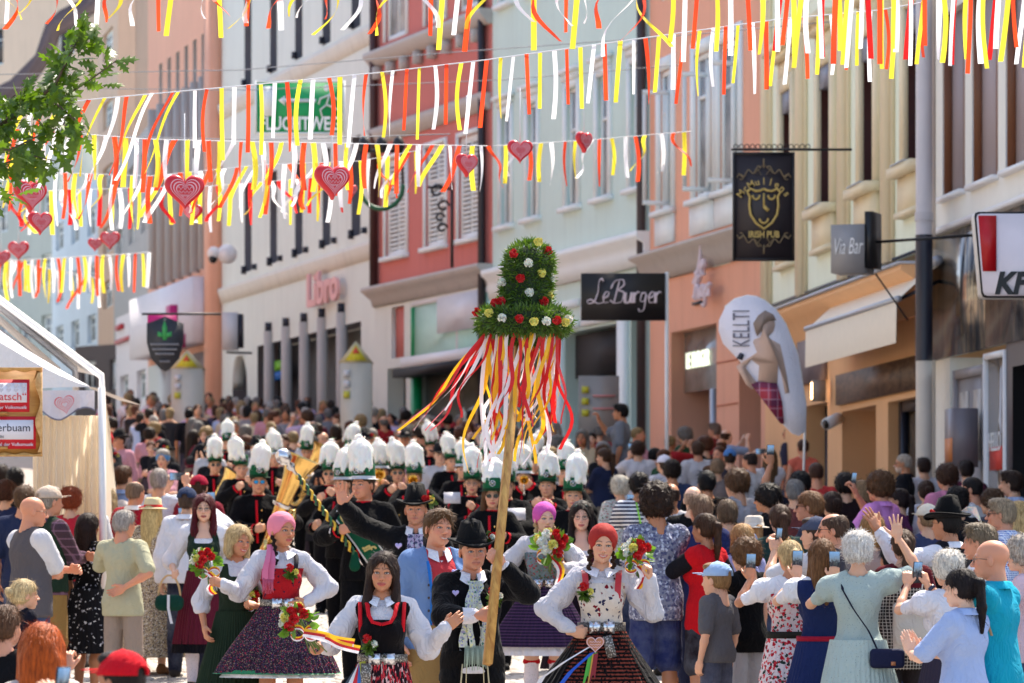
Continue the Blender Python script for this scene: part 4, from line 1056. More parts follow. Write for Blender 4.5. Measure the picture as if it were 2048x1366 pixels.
for a,b in wins:
 wd=f.trim('window',M_BROWNW,[(a,a+.04,-.2,-.02,wz0,wz1),(b-.22,b,-.20,-.03,wz0,wz1),(b-.36,b-.30,-.2,-.06,wz0,wz1)])
 mb=MB();box(mb,(a+.04,-.17,wz0),(b-.36,-.12,wz1));f.put(mb,'blind',M_BLIND,wd);f.trim('sill',M_WHITEMETAL,[(a-.06,b+.03,-.1,.09,wz0-.07,wz0-.001)],wd)
 mb=MB();box(mb,(a,-.21,wz1+1.1),(b,-.2,wz1+3.2));f.put(mb,'pane',M_PANE,wd)
f.trim('ledge',M_WHITEMETAL,[(0,f.L,0.0,.12,bz1-.02,bz1+.05)])
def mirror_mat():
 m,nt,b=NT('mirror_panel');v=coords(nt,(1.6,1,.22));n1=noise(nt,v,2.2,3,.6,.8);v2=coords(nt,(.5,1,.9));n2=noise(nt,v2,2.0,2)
 c=ramp(nt,n1,[(0.3,lin(60,66,76)),(.45,lin(120,118,118)),(.55,lin(196,176,152)),(.7,lin(96,98,104)),(.85,lin(190,196,205))]);c=mixc(nt,ramp(nt,n2,[(.4,0),(.6,.5)]),c,lin(40,44,56))  # street reflections painted in as streaks of grey, tan and pale blue
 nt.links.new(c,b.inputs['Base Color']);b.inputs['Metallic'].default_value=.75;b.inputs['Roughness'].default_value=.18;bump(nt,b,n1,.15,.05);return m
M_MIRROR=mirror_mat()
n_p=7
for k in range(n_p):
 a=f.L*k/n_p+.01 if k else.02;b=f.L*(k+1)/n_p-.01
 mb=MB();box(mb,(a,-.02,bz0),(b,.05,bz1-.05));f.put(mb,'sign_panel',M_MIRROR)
da,db=gdoor;dz1=zl(1936,735)
dr=f.trim('door',paint(lin(150,143,145),.4),[(da,da+.12,-.12,.0,gz0,dz1),(db-.12,db,-.12,0,gz0,dz1),(da+.12,db-.12,-.12,0,dz1-.12,dz1),(da+.12,db-.12,-.10,-.04,gz0,dz1-.122)])
f.trims('door_panel',paint(lin(188,178,170),.3),[(da+.3,(da+db)/2-.1,-.04,-.02,dz1-1.2,dz1-.3),((da+db)/2+.2,db-.25,-.04,-.02,dz1-1.2,dz1-.3)],dr);f.trims('door_panel',M_DARKIN,[(da+.3,da+.36,-.04,-.025,dz1-2.8,dz1-1.5),(da+.7,da+.74,-.04,-.025,dz1-2.8,dz1-1.5)],dr)
ga,gb=f.u_(1972),f.u_(2010)
gl=f.trim('shop_window',M_WHITEMETAL,[(ga-.04,ga,-.1,.03,gz0,dz1+.12),(gb,gb+.06,-.1,.03,gz0,dz1+.12),(ga,gb,-.1,.03,dz1+.04,dz1+.12)])
mb=MB();box(mb,(ga,-.05,gz0),(gb,-.03,dz1+.04));f.put(mb,'pane',glass_dark('warm_reflecting_glass',(.12,.085,.06)),gl)
mb=MB();box(mb,(ga+.1,-.028,zl(1990,940)),(gb-.25,-.02,zl(1990,893)));st=f.put(mb,'sticker',paint(lin(215,70,60),.6),gl)
FK=f
tx=text_mesh('lettering','HELLO',.34,paint(lin(235,235,235)),width=.62);link('lettering',tx,st,FR(((ga+gb)/2-.1,-.012,zl(1990,885)),(1,0,0),(0,0,1),(0,1,0)))
mb=MB();tube(mb,[(f.u_(1975),.45,gz0),(f.u_(1975),.45,gz0+2.6)],.05);box(mb,(f.u_(1954),.1,zl(1962,935)),(f.u_(1972),.42,zl(1962,818)))
mc=empty('menu_board');tag(mc,'grey upright menu board standing before the grey shop door','menu board');o=f.put(mb,'board',paint(lin(120,112,118),.4),mc)
mb=MB();box(mb,(f.u_(1955.5),.425,zl(1962,925)),(f.u_(1971),.43,zl(1962,877)));f.put(mb,'poster',paint(lin(196,120,70)),o)
# ---- big downpipe wrapped dark half way up, on the joint of the two houses
def vpipe(name,px,d,segs,label,cat):
 r0=empty(name,(0,0,0));tag(r0,label,cat);x=(px-HX)/FPX*d
 for(y0,y1,r,nm,m)in segs:
  mb=MB();za,zb=-(y1-HY)/FPX*d,-(y0-HY)/FPX*d;lathe(mb,[(r,za),(r,zb)],20,M=TR((x,d,0)));lathe(mb,[(.0,zb),(r,zb)],20,M=TR((x,d,0)));mb.build(nm,m,r0,True)
 return r0
dP=50.2
vpipe('drain_pipe',1848,dP,[(-150,432,.108,'pipe',paint(lin(206,200,204),.5)),(425,442,.122,'joint',paint(lin(196,190,194),.5)),(442,470,.108,'pipe',paint(lin(206,200,204),.5)),(470,722,.114,'dark_sleeve',paint(lin(38,40,56),.4)),(722,1140,.108,'pipe',paint(lin(208,200,190),.5))],'thick pale drain pipe with a dark painted sleeve halfway between the two nearest fronts','drain pipe')
vpipe('cable_duct',1866,50.6,[(-150,480,.035,'duct',paint(lin(222,206,190),.6)),(720,1140,.035,'duct',paint(lin(214,204,190),.6))],'thin pale duct running beside the thick drain pipe','duct')
# ---- yellow and apricot front (pub)
f=Facade('building',Yj,Kj,'mint and apricot pub front with dark louvred windows and a cream awning');FY=f
zl=lambda px,py:f.z_(px,py);gz0=gz(57)-1.2;cz=zl(1700,597)
W_=[(1567,1587),(1642,1666),(1727,1753),(1816,1843)];wz1,wz0=zl(1727,79),zl(1727,378);wins=[(f.u_(a),f.u_(b))for a,b in W_]
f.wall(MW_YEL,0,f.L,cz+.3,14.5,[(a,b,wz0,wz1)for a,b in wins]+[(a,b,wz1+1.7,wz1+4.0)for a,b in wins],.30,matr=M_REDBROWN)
for i,(a,b)in enumerate(wins):
 wd=f.trim('window',M_LOUVER,[(a,b,-.29,-.26,wz0,wz1)]);mb=MB();h=(b-a)*.68
 box(mb,(a+.02,-.24,wz0),(b-.35,-.235,wz1));nl=34
 for k in range(nl):
  z=wz0+(wz1-wz0)*(k+.5)/nl;mb.add([(a+.02,-.20,z-.03),(b-.35,-.20,z-.03),(b-.35,-.16,z+.03),(a+.02,-.16,z+.03)],[(0,1,2,3)])
 f.put(mb,'louvre',M_LOUVER,wd)['kind']='stuff'
 f.trim('blind_box',paint(lin(120,122,138),.5),[(a+.01,b-.01,-.2,.03,wz1-.34,wz1-.005)],wd)
 f.trim('surround',MW_APR,[(a-.26,a-.003,-.02,.07,wz0,wz1+.24),(b+.003,b+.26,-.02,.07,wz0,wz1+.24),(a-.003,b+.003,-.02,.07,wz1+.003,wz1+.24)],wd)
 f.trim('hood',MW_APR,[(a-.42,b+.42,0,.30,wz1+.62,wz1+.74),(a-.34,b+.34,0,.18,wz1+.50,wz1+.617),(a-.2,b+.2,0,.06,wz1+.243,wz1+.497)],wd)
 f.trim('sill',MW_APR,[(a-.34,b+.34,0,.24,wz0-.14,wz0-.003),(a-.26,b+.26,0,.10,wz0-.62,wz0-.143),(a-.30,b+.30,0,.14,wz0-.70,wz0-.623)],wd)
 f.trim('sill_plate',M_ZINC,[(a,b,-.2,.26,wz0+.001,wz0+.02)],wd)
def pil(px,w=.42):
 u=f.u_(px);f.trim('pilaster',MW_APR,[(u-w/2,u+w/2,0,.12,cz+.3,13),(u-w/2-.07,u-w/2-.003,0,.06,cz+.3,13),(u+w/2+.003,u+w/2+.07,0,.06,cz+.3,13)])
for px in(1539,1609,1694,1782,1862):pil(px)
f.trim('drip_mesh',M_DKGREY,[(0,f.L,.03,.05,cz+.3,cz+.34)])
f.cornice('cornice',MW_AMB,0,f.L,cz,[(.08,-.55),(.10,-.40),(.22,-.30),(.30,-.12),(.46,-.02),(.46,.06)]);f.trim('cornice_cap',M_ZINC,[(-.02,f.L+.02,0,.50,cz+.063,cz+.10)])
gt=cz-.56
ops=[(f.u_(1612),f.u_(1655),gz0,gt-.9),(f.u_(1684),f.u_(1752),gz0,gt-1.1),(f.u_(1776),f.u_(1838),gz0,gt-1.1)]
f.wall(MW_AMB,0,f.L,gz0,gt,ops,.9,name='ground_floor_wall')
mb=MB();box(mb,(ops[0][0],-.5,gz0),(ops[0][1],-.45,gt-.9));o=f.put(mb,'shop_door',paint(lin(82,96,104),.3));f.trim('door_frame',M_DKGREY,[(ops[0][0],ops[0][0]+.08,-.44,-.3,gz0,gt-.9),(ops[0][1]-.08,ops[0][1],-.44,-.3,gz0,gt-.9)],o)
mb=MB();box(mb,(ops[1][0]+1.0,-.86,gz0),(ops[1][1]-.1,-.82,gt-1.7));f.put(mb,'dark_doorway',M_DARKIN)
mb=MB();box(mb,(ops[2][0],-.3,gz0),(ops[2][1],-.25,gt-1.1));o=f.put(mb,'shop_window',glass_dark('reflecting_shop_glass',(.16,.12,.09)));f.trim('frame',M_DKGREY,[(ops[2][0],ops[2][0]+.25,-.24,-.15,gz0,gt-1.1),(ops[2][0]+.25,ops[2][1],-.24,-.15,gt-1.25,gt-1.1)],o)
f.trim('grey_band',paint(lin(116,104,112),.5),[(f.u_(1606),f.u_(1655),0.0,.10,zl(1630,765),zl(1630,678))])
f.trim('weathered_board',wood_mat('weathered_board',lin(120,92,70),lin(70,50,42),(3,3,10)),[(f.u_(1680),f.u_(1838),0,.07,gt-1.0,gt-.55)])
aw=empty('awning');tag(aw,'cream fabric awning rolled part way out over the pub door','awning')
u0,z0=f.uzo(1614,655,.64);u1=f.uzo(1796,655,.64)[0];z0+=.15
mb=MB();P=[(0.05,z0+.30),(.25,z0+.18),(.62,z0-.16),(.66,z0-.20),(.67,z0-.75)]
V=[];
for y,z in P:V+=[(u0,y,z),(u1,y,z)]
mb.add(V,[(2*i,2*i+1,2*i+3,2*i+2)for i in range(4)]);mb.add([(a,b-.01,c)for a,b,c in V],[(2*i+2,2*i+3,2*i+1,2*i)for i in range(4)])
f.put(mb,'fabric',plain('awning_fabric',lin(232,218,196),.85,0,.1),aw);mb=MB();tube(mb,[(u0-.05,.64,z0-.17),(u1+.05,.64,z0-.17)],.045);tube(mb,[(u0-.1,.12,z0+.34),(u1+.1,.12,z0+.34)],.07);f.put(mb,'roller',M_ZINC,aw,True)
mb=MB()
for u in(u0+.2,u1-.2):tube(mb,[(u,0,z0+.1),(u+.2,.35,z0-.05),(u,.62,z0-.18)],.025)
f.put(mb,'arm',M_DKGREY,aw)
lp=empty('wall_lamp');tag(lp,'square glowing wall lamp beside the amber pub entrance','lamp');ul=f.u_(1663);zz=zl(1654,784)
mb=MB();box(mb,(ul-.09,.10,zz-.16),(ul+.07,.30,zz+.16));f.put(mb,'housing',paint(lin(150,140,130)),lp)
ml,nt,b=NT('lamp_glow');b.inputs['Emission Color'].default_value=(1,.62,.28,1);b.inputs['Emission Strength'].default_value=2.6;b.inputs['Base Color'].default_value=(.8,.7,.5,1)
mb=MB();box(mb,(ul-.10,.12,zz-.13),(ul-.092,.28,zz+.13));box(mb,(ul-.07,.302,zz-.13),(ul+.05,.31,zz+.13));f.put(mb,'glass',ml,lp)
cc=empty('surveillance_camera');tag(cc,'small white bullet camera under the amber lintel','camera');mb=MB();tube(mb,[(f.u_(1685),.06,gt-1.2),(f.u_(1692),.3,gt-1.3)],.09,10);f.put(mb,'camera_body',M_WHITEMETAL,cc,True)
mb=MB();tube(mb,[(f.u_(1692),.3,gt-1.3),(f.u_(1692)+.01,.33,gt-1.31)],.07,10);f.put(mb,'lens',M_LENS,cc)
# ---- orange front
f=Facade('building',Oj,Yj,'peach coloured house front with white casement windows and grey cornice');FO=f
zl=lambda px,py:f.z_(px,py);gz0=gz(67)-1.2;cz=zl(1385,497)
wins=[(f.u_(1322),f.u_(1344),zl(1333,405),zl(1333,150)),(f.u_(1392),f.u_(1426),zl(1409,395),zl(1409,105)),(f.u_(1441),f.u_(1478),zl(1460,338),zl(1460,40))]
z0_,z1_=wins[1][2],wins[1][3]
wins=[(a,b,z0_,z1_)for a,b,_,_ in wins]
f.wall(MW_ORA,0,f.L,cz,15,wins+[(a,b,z1_+1.3,z1_+3.6)for a,b,_,_ in wins],.2)
for a,b,c,d in wins:
 wd=f.window(a,b,c,d,MW_TRIM,M_LITPANE,d=-.08,fw=.10,mull=1,trans=(.3,),surround=.24,sm=MW_TRIM);f.trim('apron',MW_TRIM,[(a-.24,b+.24,0,.06,c-.62,c-.1)],wd);f.trim('sill',MW_TRIM,[(a-.28,b+.28,0,.16,c-.097,c-.002)],wd)
 s_=f.trim('casement',MW_TRIM,[(b-.03,b,.05,.55,c+.05,c+.13),(b-.03,b,.05,.55,d-.5,d-.42),(b-.03,b,.05,.12,c+.13,d-.5),(b-.03,b,.48,.55,c+.13,d-.5)],wd)
 f.window(a,b,z1_+1.3,z1_+3.6,MW_TRIM,M_LITPANE,d=-.08,fw=.1)
f.cornice('cornice',MW_STONE,0,f.L,cz,[(.08,-.42),(.12,-.30),(.22,-.22),(.26,-.08),(.42,.0),(.42,.06)])
gt=cz-.43;ops=[(f.u_(1342),f.u_(1433),gz0,zl(1390,655)),(f.u_(1478),f.u_(1522),gz0,zl(1390,655))]
f.wall(MW_ORA,0,f.L,gz0,gt,ops,1.0,name='ground_floor_wall')
f.trims('rustication',paint(lin(196,120,90),.8),[(f.u_(1433),f.u_(1476),.0,.012,z,z+.03)for z in np.arange(gz0+1,gt-1,.75)])
a,b=ops[0][:2];tz=ops[0][3]
sg=f.trim('shop_fascia',glass_dark('silver_shop_glass',(.25,.25,.25),.12),[(a,b,-.3,-.25,tz-1.1,tz)]);f.trim('door_post',M_ZINC,[(a+(b-a)*.62,a+(b-a)*.68,-.3,-.2,gz0,tz-1.1)],sg)
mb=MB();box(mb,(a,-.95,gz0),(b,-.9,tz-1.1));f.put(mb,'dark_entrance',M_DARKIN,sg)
mb=MB();box(mb,(ops[1][0],-.6,gz0),(ops[1][1],-.55,tz));f.put(mb,'shop_window',glass_dark('brown_glass',(.09,.06,.05)))
M_NEON=plain('cool_lit_letters',lin(235,240,215),.5,0,0,emit=lin(225,235,205),estr=.6)
def ftext(f,body,size,mat,u,z,parent,out=.05,width=None,name='lettering',ext=.01,shear=0,offset=0):
 me=text_mesh(name,body,size,mat,extrude=ext,width=width,shear=shear,offset=offset)
 return link(name,me,parent,FR((u,out,z),(1,0,0),(0,0,1),(0,1,0))if f.flip else FR((u,out,z),(1,0,0),(0,0,1),(0,-1,0)))
ftext(f,'LE BURGER',.42,M_NEON,(f.u_(1350)+f.u_(1398))/2,tz-.55,sg,-.2,width=abs(f.u_(1398)-f.u_(1350))*.95)
# ---- pale green front
f=Facade('building',Gj,Oj,'pale mint house front with white hooded windows and a white band course');FG=f
zl=lambda px,py:f.z_(px,py);gz0=gz(76)-1.2;cz=zl(1150,512)
W_=[(1003,1022),(1056,1075),(1134,1156),(1196,1219),(1262,1286)];wz0,wz1=zl(1146,412),zl(1146,175);wins=[(f.u_(a),f.u_(b))for a,b in W_]
f.wall(MW_GRN,0,f.L,cz,16,[(a,b,wz0,wz1)for a,b in wins]+[(a,b,wz1+2.3,wz1+4.3)for a,b in wins],.2)
for a,b in wins:
 wd=f.window(a,b,wz0,wz1,MW_TRIM,M_LITPANE,d=-.12,fw=.07,surround=.16,sm=MW_TRIM,sill=.24,sillm=MW_TRIM,hood=.26);f.window(a,b,wz1+2.3,wz1+4.3,MW_TRIM,M_LITPANE,d=-.12,surround=.16,sm=MW_TRIM,sill=.24,sillm=MW_TRIM)
f.cornice('band_course',MW_TRIM,0,f.L,cz,[(.08,-.5),(.12,-.25),(.12,-.1),(.26,.0),(.26,.12)])
gt=cz-.51;ops=[(f.u_(1130),f.u_(1242),gz0,zl(1190,655)),(f.u_(1000),f.u_(1080),gz0,zl(1190,655)),(f.u_(1262),f.u_(1290),gz0,zl(1276,560))]
f.wall(MW_GRN,0,f.L,gz0,gt,ops,.7,name='ground_floor_wall')
for k,(pa,pb)in enumerate(((1100,1160),(1166,1236))):f.trim('panel_frame',MW_TRIM,[(f.u_(pa),f.u_(pb),0,.06,gt-.5,gt-.35),(f.u_(pa),f.u_(pb),0,.06,ops[0][3]+.06,ops[0][3]+.2),(f.u_(pa),f.u_(pa)+.2,0,.057,ops[0][3]+.2,gt-.5)])
f.trims('pier',MW_TRIM,[(f.u_(1243),f.u_(1258),0,.1,gz0,gt-.6),(f.u_(1116),f.u_(1128),0,.1,gz0,gt-.6)])
for o_ in ops:mb=MB();box(mb,(o_[0],-.5,o_[2]),(o_[1],-.45,o_[3]));f.put(mb,'shop_window',glass_dark('shop_glass',(.05,.05,.055)))
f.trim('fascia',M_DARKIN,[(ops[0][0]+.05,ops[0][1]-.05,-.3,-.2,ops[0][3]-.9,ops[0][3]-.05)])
# ---- red front
f=Facade('building',Rj,Gj,'brick red house front with white shuttered windows and grey cornices');FR_=f
zl=lambda px,py:f.z_(px,py);gz0=gz(85)-1.2;cz=zl(865,560)
W_=[(772,814),(852,892),(918,960)];wz0,wz1=zl(872,492),zl(872,290);wins=[(f.u_(a),f.u_(b))for a,b in W_];uz=zl(865,75)
f.wall(MW_RED,0,f.L,cz,16.5,[(a,b,wz0,wz1)for a,b in wins]+[(a,b,uz+.3,uz+2.6)for a,b in wins],.2)
for a,b in wins:
 wd=f.window(a,b,wz0,wz1,MW_TRIM,M_LITPANE,d=-.1,fw=.12,surround=.10,sm=MW_TRIM,sill=.14,sillm=MW_TRIM)
 f.trim('shutter_slats',MW_TRIM,[(a+.12,(a+b)/2-.04,-.06,-.04,z,z+.05)for z in np.arange(wz0+.15,wz1-.15,.1)]+[((a+b)/2+.04,b-.12,-.06,-.04,z,z+.05)for z in np.arange(wz0+.15,wz1-.15,.1)],wd)['kind']='stuff'
 f.window(a,b,uz+.3,uz+2.6,MW_TRIM,M_LITPANE,d=-.1,fw=.12,surround=.1,sm=MW_TRIM)
f.cornice('hood_moulding',MW_STONE,.1,f.L-.1,wz1+.75,[(.06,-.35),(.18,-.15),(.24,0)]);f.cornice('upper_ledge',MW_STONE,0,f.L,uz+.02,[(.1,-.22),(.2,-.1),(.3,0),(.3,.1)])
f.trims('ledge_bracket',MW_STONE,[(u,u+.18,0,.2,uz-.5,uz-.225)for u in np.arange(.4,f.L-.3,.95)])
f.cornice('cornice',MW_STONE,0,f.L,cz,[(.06,-.35),(.1,-.2),(.25,-.08),(.35,0),(.35,.08)])
gt=cz-.36;ops=[(f.u_(783),f.u_(808),zl(800,715),zl(800,612)),(f.u_(826),f.u_(980),gz0,zl(900,590)),(f.u_(775),f.u_(812),gz0,zl(795,735))]
f.wall(MW_WHT,0,f.L,gz0,gt,ops,.4,name='ground_floor_wall')
f.trim('red_panel',MW_RED,[(ops[0][0],ops[0][1],-.2,-.1,ops[0][2],ops[0][3])])
a,b=ops[1][:2];m1=zl(900,705)
sh=f.trim('shop_window',M_WHITEMETAL,[(a,b,-.1,.05,ops[1][3]-.1,ops[1][3]),(a,b,-.1,.3,m1-.25,m1),(a+(b-a)*.58,a+(b-a)*.6,-.1,.02,m1,ops[1][3]-.1)])
mb=MB();box(mb,(a,-.02,m1),(b,.01,ops[1][3]-.1));f.put(mb,'pane',plain('backlit_mint_pane',lin(196,240,226),.25),sh);f.trims('green_frame',paint(lin(20,150,90),.4),[(a,a+.25,-.12,.06,gz0,m1-.25),(a,a+.12,-.13,.06,m1+.002,ops[1][3]-.12),(a+(b-a)*.6,b,-.12,-.08,m1,m1+.9)],sh)  # the pane's backlight is put into an even pale mint colour
f.trim('white_sign',paint(lin(215,215,220),.4),[(a+(b-a)*.40,a+(b-a)*.97,.06,.14,zl(900,665),ops[1][3]-.05)],sh)
mb=MB();box(mb,(a,-.35,gz0),(b,-.3,m1-.25));f.put(mb,'lower_pane',glass_dark('shop_inner',(.12,.12,.10)),sh);f.trim('black_canopy',M_DARKIN,[(a+.05,b,.02,.5,m1-.45,m1-.26)],sh)
mb=MB();tube(mb,[(f.u_(974),.12,gz0),(f.u_(974),.12,15)],.09);f.put(mb,'drain',paint(lin(40,34,40),.5));mb=MB();tube(mb,[(f.u_(757),.12,cz),(f.u_(757),.12,15)],.1);f.put(mb,'drain',paint(lin(70,36,32),.5))
mb=MB();tube(mb,[(FG.L-.15,.12,gz0),(FG.L-.15,.12,15)],.09);FG.put(mb,'drain',paint(lin(60,50,52),.5))
# ---- white front with deep slit windows
f=Facade('building',Wj,Rj,'long off-white front with deep slit windows and grey columns below');FW=f
zl=lambda px,py:f.z_(px,py);gz0=gz(96)-1.0
W_=[(489,503),(540,554),(590,605),(645,661),(703,721)];cz=zl(590,540);wz0=cz+.35;wz1=zl(600,320);wins=[(f.u_(a),f.u_(b))for a,b in W_];uz=zl(650,110)
arch=(f.u_(465),f.u_(494),gz0,zl(480,710));og=(f.u_(515),f.u_(722),gz0,zl(620,667))
f.wall(MW_WHT,0,f.L,gz0,17,[(a,b,wz0,wz1)for a,b in wins]+[(a,b,uz+.25,uz+3.0)for a,b in wins]+[arch,og],.55,matr=paint(lin(110,106,110),.8))
for a,b in wins:
 f.window(a,b,wz0,wz1,MW_TRIM,M_LITPANE,d=-.5,fw=.09);f.window(a,b,uz+.25,uz+3.0,MW_TRIM,M_LITPANE,d=-.5,fw=.09)
 f.trims('bracket',M_DKGREY,[(a+.1,a+.2,.0,.12,wz0-.05,wz0+.16),(b+.5,b+.6,.0,.12,wz0-.02,wz0+.12),(a+.1,a+.2,.0,.12,uz+.28,uz+.45)])
f.cornice('cornice',MW_LEDGE,0,f.L,cz,[(.03,-.3),(.08,-.1),(.12,0),(.12,.1)]);f.cornice('upper_ledge',MW_LEDGE,0,f.L,uz,[(.03,-.3),(.08,-.1),(.12,0),(.12,.1)])
mb=MB();box(mb,(og[0],-.9,gz0),(og[1],-.8,og[3]));f.put(mb,'dark_recess',paint(lin(84,82,90),.5));mb=MB();box(mb,(arch[0],-.5,gz0),(arch[1],-.45,arch[3]));f.put(mb,'arched_door',paint(lin(150,146,146),.5))
th=np.linspace(0,math.pi,12);ac=(arch[0]+arch[1])/2;ar=(arch[1]-arch[0])/2
mb=MB();prism(mb,[(arch[0],arch[3]),(arch[0],arch[3]-ar)]+[(ac-ar*math.cos(t),arch[3]-ar+ar*math.sin(t))for t in th[1:-1]]+[(arch[1],arch[3]-ar),(arch[1],arch[3])][::1],-.3,.003);f.put(mb,'arch',MW_WHT)
for px in(542,577,613,649,688):
 u=f.u_(px);mb=MB();tube(mb,[(u,.05,gz0),(u,.05,og[3]+.3)],.14,12);f.put(mb,'column',MW_STONE,None,True);f.trim('column_lamp',M_DKGREY,[(u-.07,u+.07,-.02,.15,og[3]+.3,og[3]+.52)])
f.trim('green_panel',paint(lin(120,200,40),.5),[(f.u_(517),f.u_(537),-.4,-.35,zl(527,741),zl(527,721))]);f.trim('blue_panel',paint(lin(30,110,200),.5),[(f.u_(517),f.u_(537),-.4,-.35,zl(527,760),zl(527,743))])
sg=empty('shop_letters');tag(sg,'pale red channel letters on the off-white front above the columns','sign');link('lettering',text_mesh('lettering','Libro',1.1,paint(lin(232,172,168),.6),extrude=.04,width=abs(f.u_(692)-f.u_(630)),offset=.03),sg,f.M@FR((f.u_(662),.2,zl(662,578)),(1,0,0),(0,0,1),(0,1,0)))
# ---- pink front and those further down the street
f=Facade('building',Pj,Wj,'salmon front with close grey pilasters and an orange corner strip');FP=f
zl=lambda px,py:f.z_(px,py);gz0=gz(110)-1
f.wall(MW_PNK,0,f.L,gz0,18,[(f.u_(p),f.u_(p)+.55,zl(360,540),zl(360,250))for p in range(318,425,17)]+[(f.u_(p),f.u_(p)+.55,zl(360,230),zl(360,100))for p in range(318,425,17)],.35,matr=MW_GRY)
f.trims('pilaster',MW_GRY,[(f.u_(p)-.42,f.u_(p)-.2,0,.25,zl(360,560),zl(360,190))for p in range(318,425,17)]);f.trim('corner_strip',MW_ORA,[(f.L-1.0,f.L-.01,0,.3,gz0,17)])
for p in range(318,425,17):mb=MB();box(mb,(f.u_(p),-.3,zl(360,540)),(f.u_(p)+.55,-.25,zl(360,100)));f.put(mb,'window',paint(lin(150,160,160),.3))
f.trim('shop_fascia',paint(lin(222,216,222),.5),[(.2,f.L-1.1,.02,.6,zl(370,700),zl(370,575))]);f.trims('magenta_letter',paint(lin(190,20,110),.5),[(f.u_(388),f.u_(398),.6,.8,zl(393,698),zl(393,612)),(f.u_(398),f.u_(414),.6,.8,zl(405,698),zl(405,672))])
f.trims('shop_window',paint(lin(150,148,150),.3),[(.6,f.L*.45,.01,.1,gz0,zl(370,715)),(f.L*.55,f.L-1.4,.01,.1,gz0,zl(370,715))])
def slab(name,px0,px1,d0,d1,ytop,mat,label,rows=(),wcol=None,wn=3,wh=40,ww=.5,ridge=None,wm=None):
 p0=((px0-HX)/FPX*d0,d0);p1=((px1-HX)/FPX*d1,d1);f=Facade(name,p0,p1,label);zb=gz(min(d0,d1))-1.5;zt=f.z_((px0+px1)/2,ytop)
 ops=[]
 for y in rows:
  for k in range(wn):
   a=f.L*(k+.5-ww/2)/wn;b=f.L*(k+.5+ww/2)/wn;ops.append((a,b,f.z_((px0+px1)/2,y+wh),f.z_((px0+px1)/2,y)))
 f.wall(mat,0,f.L,zb,zt,ops,.35)
 for o_ in ops:f.window(*o_,fr=MW_TRIM,pane=wm or M_LITPANE,d=-.2,fw=.12)
 return f
slab('building',228,302,132,118,290,MW_GRY,'brown grey house in the distance left of the salmon front',(330,430),wn=3,wh=55)
f=slab('building',196,236,138,132,-200,MW_OCH,'narrow ochre house in the far background behind the streamers',(60,200,330,450,560),wn=1,wh=55)
slab('building',215,304,150,140,-260,MW_BLU,'pale blue house rising behind the streamers far down the street',(20,110,200),wn=3,wh=50)
slab('building',104,200,152,142,380,MW_BLU,'far off bluish white house above the tent roof',(430,540,640),wn=3,wh=55)
slab('building',-60,118,165,156,300,wall_mat('grey_green_plaster',lin(170,172,164),.3),'far grey green house front at the left behind the hearts',(400,520,640),wn=4,wh=60)
slab('building',-80,205,178,170,-240,MW_CRM,'cream church like front at the top left corner',(40,200),wn=2,wh=80,ww=.25,wm=M_PANE)
slab('building',150,262,128,126,690,paint(lin(95,86,84),.8),'low dark shop front far behind the tent',(720,),wn=2,wh=60,wm=M_PANE)
mb=MB();d=168;P=[(-20,215),(40,180),(90,110),(110,60),(200,0),(200,-20),(120,20),(92,45),(70,110),(20,160),(-20,180)]
prism(mb,[(W(a,b,d)[0],W(a,b,d)[2])for a,b in P],d,d+2);o=mb.build('curved_roof',paint(lin(98,84,88),.7));tag(o,'dark sweeping roof edge against the cream front at top left','roof')
f=slab('building',232,300,124,117,622,paint(lin(226,222,224),.6),'white shop front with red lettering far down on the left',(745,),wn=2,wh=60,wm=paint(lin(120,140,140),.3));f.trims('red_stripe',paint(lin(180,40,50),.5),[(.3,f.L*.8,0,.1,f.z_(265,678),f.z_(265,670)),(.4,f.L*.25,0,.1,f.z_(265,650),f.z_(265,640))])
slab('building',290,500,150,140,-260,MW_CRM,'upper storeys of a tall cream house behind the salmon roof',(),wn=4)
for k,(y0,y1,m)in enumerate(((26,44,MW_CRM),(44,66,MW_WHT),(66,96,MW_PNK),(96,150,MW_BLU))):
 f=Facade('building',(-16.5-k*2.0,y1),(-16.5-k*2.0,y0),('cream','white','pink','pale blue')[k]+' house beyond the left edge of the square');zb=gz(y0)-1;ops=[]
 for z in(2.5,6.5,10.5):
  for q in range(int((y1-y0)/3.5)):ops.append((1+q*3.5,2.2+q*3.5,z+gz(y0),z+2+gz(y0)))
 f.wall(m,0,f.L,zb,14+gz(y0),ops,.25)
 mb=MB()
 for o_ in ops:box(mb,(o_[0],-.24,o_[2]),(o_[1],-.2,o_[3]))
 f.put(mb,'window',M_PANE)
